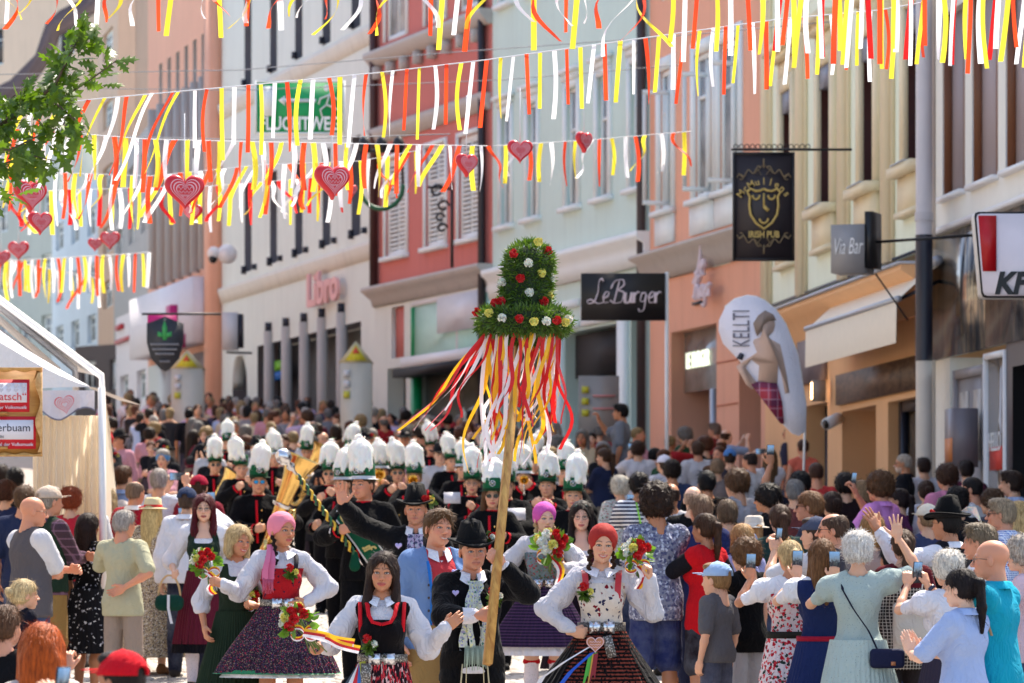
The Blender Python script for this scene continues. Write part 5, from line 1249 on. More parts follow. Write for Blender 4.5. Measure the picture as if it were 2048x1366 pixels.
# ------------------------------------------------------------------ streamers, hearts, signs, tent, branch, flower pole
C_OR,C_YE,C_WH=lin(238,74,32),lin(244,222,60),lin(236,236,242)
RM=[ribbon_mat(C_OR),ribbon_mat(C_YE),ribbon_mat(C_WH)];RM_RED=ribbon_mat(lin(214,28,26));M_CORD=plain('cord',lin(225,225,228),.8)
def ribbon_shape(kind,rr):
 "unit ribbon hanging from the origin, length 1 down, half-width 1 along x (scaled later)"
 n=12;t=np.linspace(0,1,n);a0=rr.uniform(-.5,.5);tw=rr.uniform(-1.6,1.6)*(1 if kind else.6)
 drift=rr.uniform(-.05,.05);cur=rr.uniform(-.055,.055)
 x=drift*t+cur*np.sin(t*math.pi);y=.04*np.sin(t*5+rr.uniform(0,6));z=-t*.97
 if kind==2:
  x=rr.uniform(.2,.5)*rr.choice((-1,1))*t**1.3+.07*np.sin(t*7+rr.uniform(0,6));z=-t*.85;y=.08*np.sin(t*6);tw=rr.uniform(-4,4)
 if kind==3:
  x=-rr.uniform(.25,.5)*t+.05*np.sin(t*4+rr.uniform(0,6));z=-t*.95;tw=rr.uniform(-2,2)
 if kind==4:x=rr.uniform(-.12,.05)*t;tw=rr.uniform(-.5,.5)
 ang=a0+tw*t**1.2
 return np.stack([x,y,z],-1),np.stack([np.cos(ang),np.sin(ang),0*t],-1)
def garland(pts,d,spacing,length,label,width=.038,kinds=(0,0,1),seed=0,cordr=.004,dy=0.0,skip=None,red=False,kindfn=None,jitter=.15,lenfn=None,group='streamer garlands over the street'):
 rr=np.random.RandomState(seed);root=empty('streamer_garland');tag(root,label,'garland',group)
 pts=np.array(pts,float);dd=np.broadcast_to(np.asarray(d,float),(len(pts),));xs=np.arange(pts[0,0],pts[-1,0],spacing/2);ys=np.interp(xs,pts[:,0],pts[:,1]);ds=np.interp(xs,pts[:,0],dd)
 P=np.array([W(a,b,c)for a,b,c in zip(xs,ys,ds)]);mb=MB();tube(mb,P,cordr,5);mb.build('cord',M_CORD,root,True)
 me_={}
 for i in range(0,len(xs),2):
  if skip and skip(xs[i]):continue
  kd=kindfn(xs[i],rr)if kindfn else kinds[rr.randint(len(kinds))];L=(lenfn(xs[i])if lenfn else length)*(1+rr.uniform(-jitter,jitter))*ds[i]/FPX
  x0=xs[i]+rr.uniform(-.12,.12)*spacing
  p,sd=ribbon_shape(kd,rr);p=p*L+W(x0,np.interp(x0,pts[:,0],pts[:,1]),ds[i])
  mb=MB();strip(mb,p,sd,width/2*rr.uniform(.8,1.15));c=(i//2)%3;m=RM[c]if not(red and c==0)else RM_RED
  mb.build('ribbon',m,root,True)
 return root
garland([(-40,-60),(500,-66),(1000,-72),(1420,-78),(2110,-66)],22.3,30,150,'nearest garland, its cord above the picture, curled ribbons along the top edge',.030,seed=1,kindfn=lambda x,r:(2 if x<1330 else r.choice((0,4,4)))if r.rand()<.7 else 4,lenfn=lambda x:128 if x<700 else(160 if x<1250 else 195))
garland([(1560,-30),(1800,-28),(2110,-40)],23.2,29,150,'short dense garland in the top right corner with red, white and yellow ribbons',.032,kinds=(4,4,0,1),seed=2,red=True)
garland([(-60,232),(100,208),(200,197),(480,172),(760,145),(985,118),(1330,70),(1560,38),(1760,20),(1860,2)],24.3,26.5,128,'sharp white cord garland climbing to the right across the green exit sign',.027,seed=3,kindfn=lambda x,r:3 if x<380 else r.choice((0,4,1,4)),lenfn=lambda x:165 if x<380 else 130)
garland([(40,258),(290,278),(520,284),(985,292)],[29,30,31,33],21,96,'blurred garland behind the sharp one, level above the hearts',.040,seed=4,kindfn=lambda x,r:r.choice((0,1,3)))
garland([(985,292),(1180,280),(1390,262)],[40,42,44],24,88,'faint blurred garland ending at the peach front',.046,seed=5,kinds=(0,1,2))
garland([(-40,300),(100,345),(300,352),(520,330),(720,322),(840,300)],36,19,100,'garland with crowded ribbons at the height of the large hearts',.042,seed=6,kinds=(0,1,3,2))
garland([(-40,390),(120,380),(420,372),(700,350)],42,20,84,'garland of tangled ribbons just under the large hearts',.046,seed=7,kinds=(0,1,2),red=True)
garland([(-40,525),(120,516),(300,505)],60,13,75,'small far garland low on the left above the tent',.05,seed=8,kinds=(0,1,4),cordr=.008)
garland([(-40,500),(60,530),(210,560)],66,14,62,'second small far garland low on the left, lower and paler',.05,seed=9,kinds=(0,1,3),cordr=.008)
for i,(P,d,lb)in enumerate((([(-60,150),(480,140),(900,105),(1350,72),(1700,40)],46,'thin grey span wire across the upper fronts'),([(-60,175),(500,180),(1000,160),(1360,130)],50,'second thin span wire below the first one'),([(60,268),(520,280),(900,268)],40,'thin wire that carries the heart lanterns'))):
 mb=MB();tube(mb,[W(a,b,d)for a,b in P],.006,5);tag(mb.build('span_wire',paint(lin(150,150,155),.5)),lb,'wire','span wires over the street')
def heart_pts(n=40,s=1.0):
 t=np.linspace(0,2*math.pi,n,endpoint=False);x=16*np.sin(t)**3;z=13*np.cos(t)-5*np.cos(2*t)-2*np.cos(3*t)-np.cos(4*t)
 return np.stack([x/17,(z+2.5)/17],-1)*s
M_HRED=plain('heart_red',lin(206,24,40),.35,0,.1);M_HWHITE=plain('heart_white',lin(222,168,178),.5)
def heart(px,py,wpx,d,rz,label,dark=False):
 s=wpx/2/FPX*d;root=empty('heart_lantern',W(px,py,d),R(rz));tag(root,label,'heart','red heart lanterns on the wires');H=heart_pts();mb=MB();rings=[]
 for sc,y in((.0,-.26),(.55,-.26),(.80,-.25),(.95,-.17),(1.0,0),(.95,.17),(.80,.25),(0,.26)):rings.append(np.stack([H[:,0]*sc*s,np.full(40,y*s),H[:,1]*sc*s],-1))
 V=np.concatenate(rings);n=40;i=np.arange(7)[:,None]*n;j=np.arange(n)[None];j2=(j+1)%n
 mb.add(V,np.stack([i+j,i+j2,i+n+j2,i+n+j],-1).reshape(-1,4));mb.build('heart_body',M_HRED,root,True)
 for sg in(-1,1):
  mb=MB()
  for sc,wd in((.74,.03),(.60,.036),(.46,.035)):
   A=H*sc*s;B=H*(sc-wd*1.6)*s;y=np.full(40,sg*(.268 if sc<.7 else.262)*s);V=np.concatenate([np.stack([A[:,0],y,A[:,1]],-1),np.stack([B[:,0],y,B[:,1]],-1)]);k=np.arange(40)
   mb.add(V,np.stack([k,(k+1)%40,40+(k+1)%40,40+k],-1))
  t=np.linspace(0,1,30)
  for zz,a,w_ in((.20,.07,.34),(.02,.06,.30),(-.14,.05,.16)):tube(mb,np.stack([(t*2-1)*w_*s,np.full(30,sg*.268*s),(zz+a*np.sin(t*22))*s],-1),.014*s,4)
  mb.build('icing_print',M_HWHITE,root)
 mb=MB();tube(mb,[(0,0,.45*s),(0,0,.45*s+.5)],.004,4);mb.build('hanging_cord',M_CORD,root)
for h in((60,393,78,27.5,35,'large heart half hidden behind the oak leaves'),(80,447,56,33,30,'pale heart just below the one behind the leaves'),(369,386,86,27.5,12,'largest heart, facing the camera, over the salmon front'),(386,428,44,38,-20,'small dark heart peeping out under the largest heart'),(664,365,84,28,32,'large heart turned right, in front of the off-white front'),(704,382,30,42,50,'small heart peeping out behind the large turned heart'),(933,331,56,30,40,'dark heart in front of the red front'),(1040,304,56,33,10,'heart behind the streamers over the mint front, left one'),(1168,285,50,36,50,'narrow dark heart over the mint front, right one'),(37,502,46,56,0,'small far heart at the left above the tent'),(220,482,44,54,5,'small far heart in front of the ochre house'),(190,490,32,60,20,'smallest far heart touching its neighbour before the ochre house'),(2,518,42,58,20,'far heart cut by the left picture edge')):heart(*h)
# ---- signs
def board_at(name,label,px0,px1,py0,py1,d,mat,thick=.08,rz=0.0,cat='sign',rim=None):
 c=W((px0+px1)/2,(py0+py1)/2,d);root=empty(name,c,R(rz));tag(root,label,cat);w=(px1-px0)/FPX*d/2/max(math.cos(R(rz)),.2);h=(py1-py0)/FPX*d/2
 mb=MB();box(mb,(-w,-thick/2,-h),(w,thick/2,h));mb.build('panel',mat,root)
 if rim:
  mb=MB();t=rim[1]
  for a in((-w-t,-w,-h-t,h+t),(w,w+t,-h-t,h+t),(-w,w,h,h+t),(-w,w,-h-t,-h)):box(mb,(a[0],-thick/2-.01,a[2]),(a[1],thick/2+.01,a[3]))
  mb.build('frame',rim[0],root)
 return root,w,h
M_GREENSIGN=paint(lin(0,158,88),.5);M_WSIGN=paint(lin(235,238,238),.5);M_BLK=paint(lin(26,24,28),.5);M_GOLD=paint(lin(196,168,92),.45)
r_,w,h=board_at('escape_sign','green banner reading FLUCHTWEG with running figure and arrow',514,686,166,265,54,M_GREENSIGN,rim=(M_WSIGN,.03));y=-.055
put_text('lettering','FLUCHTWEG',.26,M_WSIGN,r_,TR((0,y,-h*.68)),width=w*1.86,offset=.008)
mb=MB();prism(mb,[(-w*.92,-h*.35),(-w*.58,-h*.35),(-w*.58,h*.85),(-w*.92,h*.85)],y-.01,y);prism(mb,[(-.50*w,h*.28),(-.34*w,h*.48),(-.34*w,h*.34),(.38*w,h*.34),(.38*w,h*.2),(-.34*w,h*.2),(-.34*w,h*.06)],y-.01,y)
sphere(mb,(.62*w,y,.78*h),(.07*w,.01,.14*h));
for P in([(.70,.55),(.62,.1)],[(.70,.5),(.48,.35),(.44,.12)],[(.70,.5),(.88,.3),(.95,.45)],[(.62,.1),(.48,-.1),(.52,-.38)],[(.62,.1),(.84,-.05),(.98,-.28)]):tube(mb,[(a*w,y,b*h)for a,b in P],.045,6,flat=.3)
mb.build('pictogram',M_WSIGN,r_)
r_,w,h=board_at('pub_sign','tall black hanging pub sign with gold crest, McMullens Irish Pub',1470,1584,310,517,50,paint(lin(44,38,44),.5),.12,rim=(M_BLK,.03));y=-.075
def arc_text(root,s,size,R0,cz,a0,a1,mat,y,flip=1):
 n=len(s)
 for i,ch in enumerate(s):
  if ch==' ':continue
  a=R(a0+(a1-a0)*i/(n-1));p=(R0*math.sin(a),y,cz+flip*R0*math.cos(a));put_text('letter',ch,size,mat,root,TR(p,(0,a*flip,0)),extrude=.006,offset=.001)
arc_text(r_,'McMullens',.125,.36,-.04,-56,56,M_GOLD,y);put_text('lettering','IRISH PUB',.12,M_GOLD,r_,TR((0,y,-.37)),width=.40,offset=.003)
mb=MB()
CR=[(0,.33),(.05,.30),(.12,.29),(.20,.33),(.25,.27),(.21,.20),(.22,.05),(.20,-.10),(.12,-.24),(0,-.34)];CR=CR+[(-a,b)for a,b in reversed(CR[1:-1])]+[CR[0]]
tube(mb,[(a*.86,y,b*.78-.03)for a,b in CR],.017,6);tube(mb,[(0,y,.17),(0,y,.0)],.012,6);tube(mb,[(0,y,.0),(.06,y,-.06)],.025,6)
for sx in(-1,1):
 t=np.linspace(math.pi,2*math.pi,9);tube(mb,np.stack([sx*.10+.045*np.cos(t),np.full(9,y),.145+.055*np.sin(t)],-1),.014,6)
t=np.linspace(math.pi,2*math.pi,9);tube(mb,np.stack([.055*np.cos(t),np.full(9,y),-.16+.06*np.sin(t)],-1),.014,6);mb.build('crest',M_GOLD,r_,True)
M_DGOLD=paint(lin(130,112,82),.5)
for sz in(1,-1):
 mb=MB();tube(mb,[(0,y,sz*.62),(0,y,sz*.50)],.011,5)
 for sx in(-1,1):
  t=np.linspace(0,1,26);tube(mb,np.stack([sx*(.04+.29*t),np.full(26,y),sz*(.50-.11*t+.035*np.sin(t*14))],-1),.008,5)
  t=np.linspace(0,5.5,16);tube(mb,np.stack([sx*(.30+.05*np.cos(t)*(1-t/9)),np.full(16,y),sz*(.37+.05*np.sin(t)*(1-t/9))],-1),.007,5);tube(mb,[(sx*.02,y,sz*.53),(sx*.12,y,sz*.43),(sx*.03,y,sz*.41),(sx*.1,y,sz*.5)],.006,5)
 mb.build('scroll_ornament',M_DGOLD,r_,True)
mb=MB();tube(mb,[(-.42,0,h+.07),(1.15,0,h+.07)],.018,6)
for k in range(14):
 t=np.linspace(0,2*math.pi,9);c=-.36+k*.072;tube(mb,np.stack([c+.03*np.cos(t),0*t,h+.11+.03*np.sin(t)],-1),.006,4)
mb.build('wrought_bracket',M_BLK,r_,True)
def script(root,s,x0,z0,sc,mat,y,wd=.030,M=None):
 G={'L':[[(.5,.95),(.42,1.1),(.3,1.0),(.33,.5),(.22,.05),(-.05,-.02),(-.12,.12),(.05,.18),(.35,-.02),(.62,.05)]],'e':[[(0,.22),(.22,.3),(.26,.48),(.12,.52),(.02,.3),(.08,.02),(.28,.06)]],'B':[[(.05,.85),(0,.6),(.12,1.0),(.5,1.05),(.58,.8),(.3,.58)],[(.3,.58),(.62,.5),(.55,.05),(.2,0),(.02,.15)],[(.34,1.0),(.2,.0)]],'u':[[(0,.5),(.02,.05),(.2,.02),(.27,.5)],[(.27,.5),(.27,.08),(.36,.04)]],'r':[[(0,.5),(.04,.0)],[(.02,.3),(.14,.52),(.26,.46)]],'g':[[(.26,.46),(.06,.46),(.02,.1),(.22,.08),(.27,.5),(.25,-.3),(.05,-.36),(.0,-.22)]]}
 W_={'L':.55,'e':.31,'B':.66,'u':.38,'r':.27,'g':.36,' ':.12};x=x0
 for ch in s:
  mb=MB()
  for st in G.get(ch,[]):
   P=np.array(st,float);t=np.linspace(0,len(P)-1,len(P)*4);X=np.interp(t,range(len(P)),P[:,0]);Z=np.interp(t,range(len(P)),P[:,1])
   k_=np.array([.25,.5,.25]);Xs=np.convolve(np.pad(X,1,'edge'),k_,'valid');Zs=np.convolve(np.pad(Z,1,'edge'),k_,'valid')
   tube(mb,np.stack([(x+Xs*sc+Zs*sc*.12),np.full(len(X),y),z0+Zs*sc],-1),wd*(1+.35*np.sin(t*2)),6,flat=.6)
  if mb.n:mb.build('letter',mat,root,True,M=M)
  x+=W_[ch]*sc
 return x
M_SCRIPT=paint(lin(222,206,214),.5)
r_,w,h=board_at('restaurant_sign','wide black hanging sign with white brush script Le Burger',1162,1330,547,641,57,M_BLK,.12);script(r_,'LeBurger',-.50,-.10,.34,M_SCRIPT,-.07,.017)
mb=MB();tube(mb,[(.65,0,h+.02),(.65,0,-4)],.03,8);mb.build('post',M_WHITEMETAL,r_,True)
r_=empty('wall_script');tag(r_,'dimensional white script letters Le Burger fixed flat on the peach wall','sign');ua=FO.u_(1389);ub=FO.u_(1437)
sc=FO.z_(1412,527)-FO.z_(1412,606);u1_,z1_=FO.uzo(1389,600,.25)
script(r_,'Le',.15,sc*.55,sc*.8,M_SCRIPT,.0,.05,FO.M@TR((u1_,.25,z1_)));script(r_,'Burger',.0,.0,sc*.62,M_SCRIPT,.0,.045,FO.M@TR((u1_,.25,z1_)))
mb=MB();box(mb,(ua,.02,FO.z_(1412,606)),(ua+.6,.05,FO.z_(1412,600)));FO.put(mb,'backing',M_BLK,r_)
r_,w,h=board_at('bar_sign','light grey box sign with white handwriting sticking out from the mint and apricot front',1673,1737,452,548,49,paint(lin(150,148,150),.4),.5,rz=-20);put_text('lettering','Via Bar',.30,paint(lin(236,236,238),.5),r_,TR((0,-.26,.02),(0,0,0)),shear=.3,width=w*1.7,offset=-.002)
mb=MB();box(mb,(w,-.22,-h+.06),(w+.10,.24,h+.16));mb.build('dark_side',paint(lin(20,20,24),.4),r_);mb=MB();tube(mb,[(.3,0,-h),(.7,.1,-h-.6)],.012,5);tube(mb,[(.3,0,h*.3),(1.6,.1,h*.5)],.02,5);mb.build('stay',M_BLK,r_)
d=36;r_=empty('chicken_shop_sign',W(2036,510,d));tag(r_,'white tapered bucket shaped sign with red stripe and letters KFC','sign');s_=d/FPX
def TP(k,t,y0,y1,rad=9):
 P=[(-89*k+0,84*k),(89*k,84*k),(74*k,-86*k),(-74*k,-86*k)];out=[]
 for i,(x,z)in enumerate(P):
  a,b=np.array(P[i-1],float),np.array(P[(i+1)%4],float);c=np.array((x,z),float)
  for q in(0,.5,1):
   p0=c+nrm(a-c)*rad;p1=c+nrm(b-c)*rad;out.append(tuple(((1-q)**2*p0+2*q*(1-q)*c+q*q*p1)*s_))
 return out
mb=MB();prism(mb,TP(1.0,0,0,0),-.06,.22);mb.build('case',paint(lin(200,196,190),.4),r_);mb=MB();prism(mb,TP(1.01,0,0,0),-.08,-.061);mb.build('rim',M_BLK,r_);mb=MB();prism(mb,TP(.965,0,0,0),-.09,-.081);mb.build('face',paint(lin(226,216,222),.4),r_)
for sx in(-1,1):mb=MB();prism(mb,[(sx*82*s_,77*s_),(sx*46*s_,77*s_),(sx*46*s_,-34*s_),(sx*73*s_,-34*s_)][::sx],-.10,-.091);mb.build('red_stripe',paint(lin(186,4,20),.4),r_)
put_text('lettering','KFC',.28,M_BLK,r_,TR((0,-.10,-60*s_)),width=108*s_,shear=.25,offset=.012);mb=MB();tube(mb,[(.3,.08,84*s_),(.3,.08,1.0),(2.2,.08,1.0)],.03,6);mb.build('bracket',M_BLK,r_)
r_=empty('shield_sign',W(330,685,58));tag(r_,'black shield shaped shop sign with a green plant hanging from an arm','sign');s_=58/FPX
mb=MB();prism(mb,[(-36*s_,38*s_),(-18*s_,44*s_),(0,52*s_),(18*s_,44*s_),(37*s_,38*s_),(37*s_,0),(28*s_,-32*s_),(8*s_,-54*s_),(0,-58*s_),(-8*s_,-54*s_),(-28*s_,-32*s_),(-36*s_,0)],-.04,.04);mb.build('panel',paint(lin(44,46,56),.5),r_)
mb=MB();prism(mb,[(-4*s_,5*s_),(4*s_,5*s_),(5*s_,30*s_),(0,44*s_),(-5*s_,30*s_)],-.06,-.05);prism(mb,[(-14*s_,12*s_),(-4*s_,10*s_),(-3*s_,18*s_),(-14*s_,22*s_)],-.061,-.051);prism(mb,[(14*s_,12*s_),(4*s_,10*s_),(3*s_,18*s_),(14*s_,22*s_)],-.062,-.052);mb.build('plant_emblem',paint(lin(50,150,80),.5),r_)
for k,(zz,ww)in enumerate(((-4,28),(-14,24),(-23,18),(-38,9))):mb=MB();t=np.linspace(-1,1,24);tube(mb,np.stack([t*ww*s_,np.full(24,-.05),zz*s_+.014*np.sin(t*30)],-1),.012,4);mb.build('script_line',paint(lin(150,150,158),.5),r_)
mb=MB();tube(mb,[(-46*s_,0,57*s_),(112*s_,0,57*s_)],.02,6);mb.build('arm',M_BLK,r_)
r_,w,h=board_at('magenta_flag','magenta square sign behind the black shield sign',295,352,630,668,62,paint(lin(190,20,115),.5),.03)
r_=empty('dome_camera',W(438,508,92));tag(r_,'white dome camera with dark underside on the salmon corner strip','camera');mb=MB();sphere(mb,(-.12,0,.02),.16,12,8);sphere(mb,(.2,0,.0),.24,12,8);mb.build('housing',M_WHITEMETAL,r_,True);mb=MB();sphere(mb,(-.14,-.04,-.12),.11);mb.build('dark_dome',M_LENS,r_,True)
r_=empty('loudspeaker',W(470,662,90));tag(r_,'pale grey loudspeaker box mounted beside the arched door','loudspeaker');mb=MB();box(mb,(-.28,-.3,-.45),(.08,.1,.42));mb.build('cabinet',paint(lin(205,205,208),.5),r_);mb=MB();box(mb,(.09,-.26,-.4),(.2,.08,.38));tube(mb,[(-.2,0,-.5),(.4,0,-.52)],.03,6);mb.build('grille',M_DKGREY,r_)
r_=empty('ring_lamp',W(763,372,60));tag(r_,'round green ring hanging under dark lantern heads before the red front','lamp');s_=60/FPX;t=np.linspace(math.pi*.98,math.pi*2.02,24)
mb=MB();tube(mb,np.stack([43*s_*np.cos(t),0*t,46*s_*np.sin(t)],-1),.035,8);mb.build('ring',paint(lin(22,84,52),.5),r_,True)
mb=MB()
for sx in(-1,0,1):lathe(mb,[(0,102*s_),(9*s_,94*s_),(14*s_,80*s_),(10*s_,70*s_),(0,66*s_)],10,M=TR((sx*34*s_,0,0)))
tube(mb,[(-40*s_,0,70*s_),(40*s_,0,70*s_)],.03);tube(mb,[(-43*s_,0,0),(-40*s_,0,70*s_)],.02);tube(mb,[(43*s_,0,0),(40*s_,0,70*s_)],.02);mb.build('lantern_head',M_BLK,r_,True)
r_=empty('wrought_arm_sign',W(900,440,80));tag(r_,'black wrought iron scroll arm on a thin pole before the red front','sign bracket');s_=80/FPX;mb=MB();tube(mb,[(4*s_,0,75*s_),(4*s_,0,-95*s_)],.035,6)
for c,rr_,z in((-26,14,58),(-14,12,28),(-20,9,5),(-16,10,-16)):
 t=np.linspace(0,6,20);tube(mb,np.stack([c*s_+rr_*s_*np.cos(t)*(1-t/12),0*t,z*s_+rr_*s_*np.sin(t)*(1-t/12)],-1),.028,5)
tube(mb,[(-44*s_,0,66*s_),(4*s_,0,62*s_)],.03,5);mb.build('scrollwork',M_BLK,r_,True)
def kiosk(px,py0,py1,wpx,d,label):
 s_=d/FPX;r_=empty('display_column',W(px,py1,d));tag(r_,label,'display column','glass display columns in the street');h=(py1-py0)*s_;w=wpx*s_/2;zb=gz(d)-W(px,py1,d)[2]
 mb=MB();box(mb,(-w,-w,zb),(w,w,h*.62));mb.build('case',paint(lin(196,192,180),.3),r_);mb=MB();prism(mb,[(-w*1.1,h*.625),(w*1.1,h*.625),(0,h)],-w,w);mb.build('gable',paint(lin(196,186,150),.6),r_)
 mb=MB();prism(mb,[(-w*.7,h*.66),(w*.7,h*.66),(0,h*.93)],-w-.03,-w-.01);mb.build('yellow_triangle',paint(lin(210,200,50),.5),r_);mb=MB();prism(mb,[(-w*.25,h*.78),(w*.25,h*.78),(0,h*.9)],-w-.05,-w-.035);mb.build('red_mark',paint(lin(210,80,60),.5),r_)
 for k in range(3):mb=MB();box(mb,(-w*.8,-w-.03,h*(.02+.18*k)),(-w*.4,-w-.01,h*(.14+.18*k)));mb.build('notice',paint(lin(205,200,70)if k==0 else lin(210,210,214),.5),r_)
kiosk(713,683,800,62,76,'display column with yellow gable before the white columns');kiosk(376,702,800,62,84,'display column with yellow gable near the salmon front')
r_,w,h=board_at('notice_board','grey glass notice board with three yellow squares before the mint shop',1157,1238,752,905,66,paint(lin(140,136,134),.3),.2)
for k in range(3):mb=MB();box(mb,(-w*.85,-.13,h*.55-k*.2),(-w*.5,-.11,h*.72-k*.2));mb.build('yellow_square',paint(lin(190,186,50),.5),r_)
for k in range(2):mb=MB();box(mb,(-w*.3,-.13,h*.45-k*.22),(w*.8,-.11,h*.5-k*.22));mb.build('pink_line',paint(lin(200,130,130),.5),r_)
d=47;r_=empty('beach_flag',W(1520,725,d));tag(r_,'white teardrop beach flag printed with a bare chested man in a red tartan kilt','flag');s_=d/FPX
OUT=[(-25,133),(-50,126),(-70,110),(-82,85),(-83,64),(-74,38),(-40,2),(-8,-56),(30,-108),(64,-142),(78,-147),(92,-136),(91,-84),(84,-40),(75,16),(50,78),(30,106),(8,124),(-8,131)]
def fy(x):return.10*math.sin(x*.02)
def flagpoly(pts,mat,name,lift,dens=1,sub=None):
 mb=MB();P=[((a)*s_,(b)*s_)for a,b in pts];prism(mb,P,-.012-lift,-.002-lift)if lift else prism(mb,P,-.004,.006);return mb.build(name,mat,sub or r_)
flagpoly(OUT,cloth_base('flag_cloth',.8,.3)[0],'fabric',0).color=(*lin(242,238,248),1)
SK=paint(lin(214,184,168),.8,mottle=.25);fg=flagpoly([(-6,20),(-14,40),(-12,46),(0,50),(4,60),(-2,74),(-2,86),(6,96),(18,96),(28,88),(30,74),(26,62),(16,52),(22,46),(40,36),(46,10),(54,-30),(58,-60),(50,-62),(44,-30),(36,-2),(34,-42),(-4,-38),(-2,-6),(-18,6),(-30,-10),(-12,-34),(-4,-44),(-16,-54),(-28,-44),(-48,-8)],SK,'printed_figure',.012)
tart=NT('tartan_print');nt=tart[1];v=coords(nt);c=f_check(9,lin(70,40,90),.6,.8)(nt,v,(lin(170,34,62)[0],lin(170,34,62)[1],lin(170,34,62)[2],1))if False else None
bc=nt.nodes.new('ShaderNodeRGB');bc.outputs[0].default_value=(*lin(172,36,62),1);nt.links.new(f_check(9,lin(196,150,170),.5,.85)(nt,v,f_check(4.5,lin(70,30,70),.6,.6)(nt,v,bc.outputs[0])),tart[2].inputs['Base Color'])
flagpoly([(-4,-38),(34,-42),(44,-80),(48,-124),(40,-122),(10,-82),(-18,-44)],tart[0],'printed_kilt',.026);flagpoly([(-10,62),(-14,78),(-4,94),(10,104),(26,96),(32,84),(16,84),(6,74),(2,62),(-6,52)],paint(lin(150,132,122),.8),'printed_hair',.028)
t1=put_text('lettering','KELLTI',.30,paint(lin(120,116,130),.6),r_,TR((-36*s_,-.02,68*s_),(0,R(-90),0)),width=.44);mb=MB();prism(mb,[(-48*s_,8*s_),(-40*s_,20*s_),(-32*s_,16*s_),(-36*s_,4*s_)],-.03,-.02);mb.build('emblem',paint(lin(60,60,72),.6),r_)
mb=MB();tube(mb,[(a*s_+(.012 if a>0 else-.012),.012,b*s_)for a,b in OUT],.014,6)if False else tube(mb,[(84*s_,.02,-2.2)]+[(a*s_,.02,b*s_)for a,b in OUT[12:]]+[(a*s_,.02,b*s_)for a,b in OUT[:3]],.016,6);mb.build('pole',M_WHITEMETAL,r_,True)
# ---- market tent and wooden notice board at the left
M_TENT=cloth_base('tent_canvas',.7,.5)[0];M_CURT=ribbon_mat(lin(232,220,200),.55)
def cpart(mb,name,parent,col,mat=None,smooth=True):return mb.build(name,mat or M_TENT,parent,smooth,color=col)
T=empty('market_tent');tag(T,'white market tent with scalloped valance and gathered side curtain','tent');D0=36.0
mb=MB();n=24;V=[]
ridge=[(-240,560),(-120,600),(-20,672),(40,708),(100,742),(150,764),(192,776)]
for k in range(9):
 t=k/8;dd=D0+4.0*t
 V+=[W(a+12*t*(a>150),b-6*math.sin(t*math.pi)*(a<150),D0)[:3]*1+np.array((0,dd-D0,0))for a,b in ridge]
n=len(ridge);i=np.arange(8)[:,None]*n;j=np.arange(n-1)[None];mb.add(np.array(V),np.stack([i+j,i+j+1,i+n+j+1,i+n+j],-1).reshape(-1,4))
edge=[(-240,775),(-100,776),(40,777),(192,778)];V=[]
for k in range(7):
 t=k/6
 V+=[W(-240+432*q/12,np.interp(-240+432*q/12,[p[0]for p in ridge],[p[1]for p in ridge])*(1-t)+(776+2*math.sin(q))*t,D0)[:3]for q in range(13)]
n=13;i=np.arange(6)[:,None]*n;j=np.arange(12)[None];mb.add(np.array(V)+np.array((0,-.02,0)),np.stack([i+j,i+j+1,i+n+j+1,i+n+j],-1).reshape(-1,4))
cpart(mb,'roof',T,lin(235,232,232))
mb=MB();xs=np.linspace(-60,190,61);m=5;V=[]
for k in range(m):
 for x in xs:
  t=k/(m-1);bot=826+14*math.sin((x-84)*2*math.pi/112-.3)+(0 if x<160 else 3);V.append(W(x,781+(bot-781)*t,D0)+np.array((0,-.03-.02*math.sin(x*.2)*t,0)))
n=61;i=np.arange(m-1)[:,None]*n;j=np.arange(n-1)[None];mb.add(np.array(V),np.stack([i+j,i+j+1,i+n+j+1,i+n+j],-1).reshape(-1,4));val=cpart(mb,'valance',T,lin(220,212,216))
mb=MB();tube(mb,V[-61:],.008,5);mb.build('valance_piping',paint(lin(110,110,130),.6),val)
H=heart_pts(30)*.10;c=W(132,811,D0);mb=MB()
for sc,ww in((1.0,.10),(.74,.05),(.56,.05),(.38,.06)):
 A=H*sc;B=H*(sc-ww);yy=np.full(30,c[1]-.085);k=np.arange(30);ca,sa=math.cos(.2),math.sin(.2)
 rot=lambda Q_:np.stack([c[0]+Q_[:,0]*ca-Q_[:,1]*sa,yy,c[2]+Q_[:,0]*sa+Q_[:,1]*ca],-1)
 mb.add(np.concatenate([rot(A),rot(B)]),np.stack([k,(k+1)%30,30+(k+1)%30,30+k],-1))
mb.build('printed_heart',paint(lin(214,70,80),.7),val)
mb=MB();xs=np.linspace(60,208,120);V=[]
for k in range(14):
 t=k/13
 for q,x in enumerate(xs):
  y=830+420*t;fold=.05*math.sin(q*.55+.6*math.sin(t*3))+.03*math.sin(q*.23+1);V.append(W(x+2*math.sin(t*4+q*.1),y,D0)+np.array((0,.12+fold*(.6+.6*t),.0)))
n=120;i=np.arange(13)[:,None]*n;j=np.arange(n-1)[None];mb.add(np.array(V),np.stack([i+j,i+j+1,i+n+j+1,i+n+j],-1).reshape(-1,4));cpart(mb,'side_curtain',T,lin(226,214,196),M_CURT)
mb=MB();V=[];xs=np.linspace(0,1,60)
for k in range(12):
 t=k/11
 for q,x in enumerate(xs):V.append(W(206+30*x*(.35+.65*min(t*2,1)),790+60*x+400*t,D0+3.6*x)+np.array((0,.1+.06*math.sin(q*.9+t*2),0)))
n=60;i=np.arange(11)[:,None]*n;j=np.arange(n-1)[None];mb.add(np.array(V),np.stack([i+j,i+j+1,i+n+j+1,i+n+j],-1).reshape(-1,4));cpart(mb,'side_curtain',T,lin(232,226,220),M_CURT)
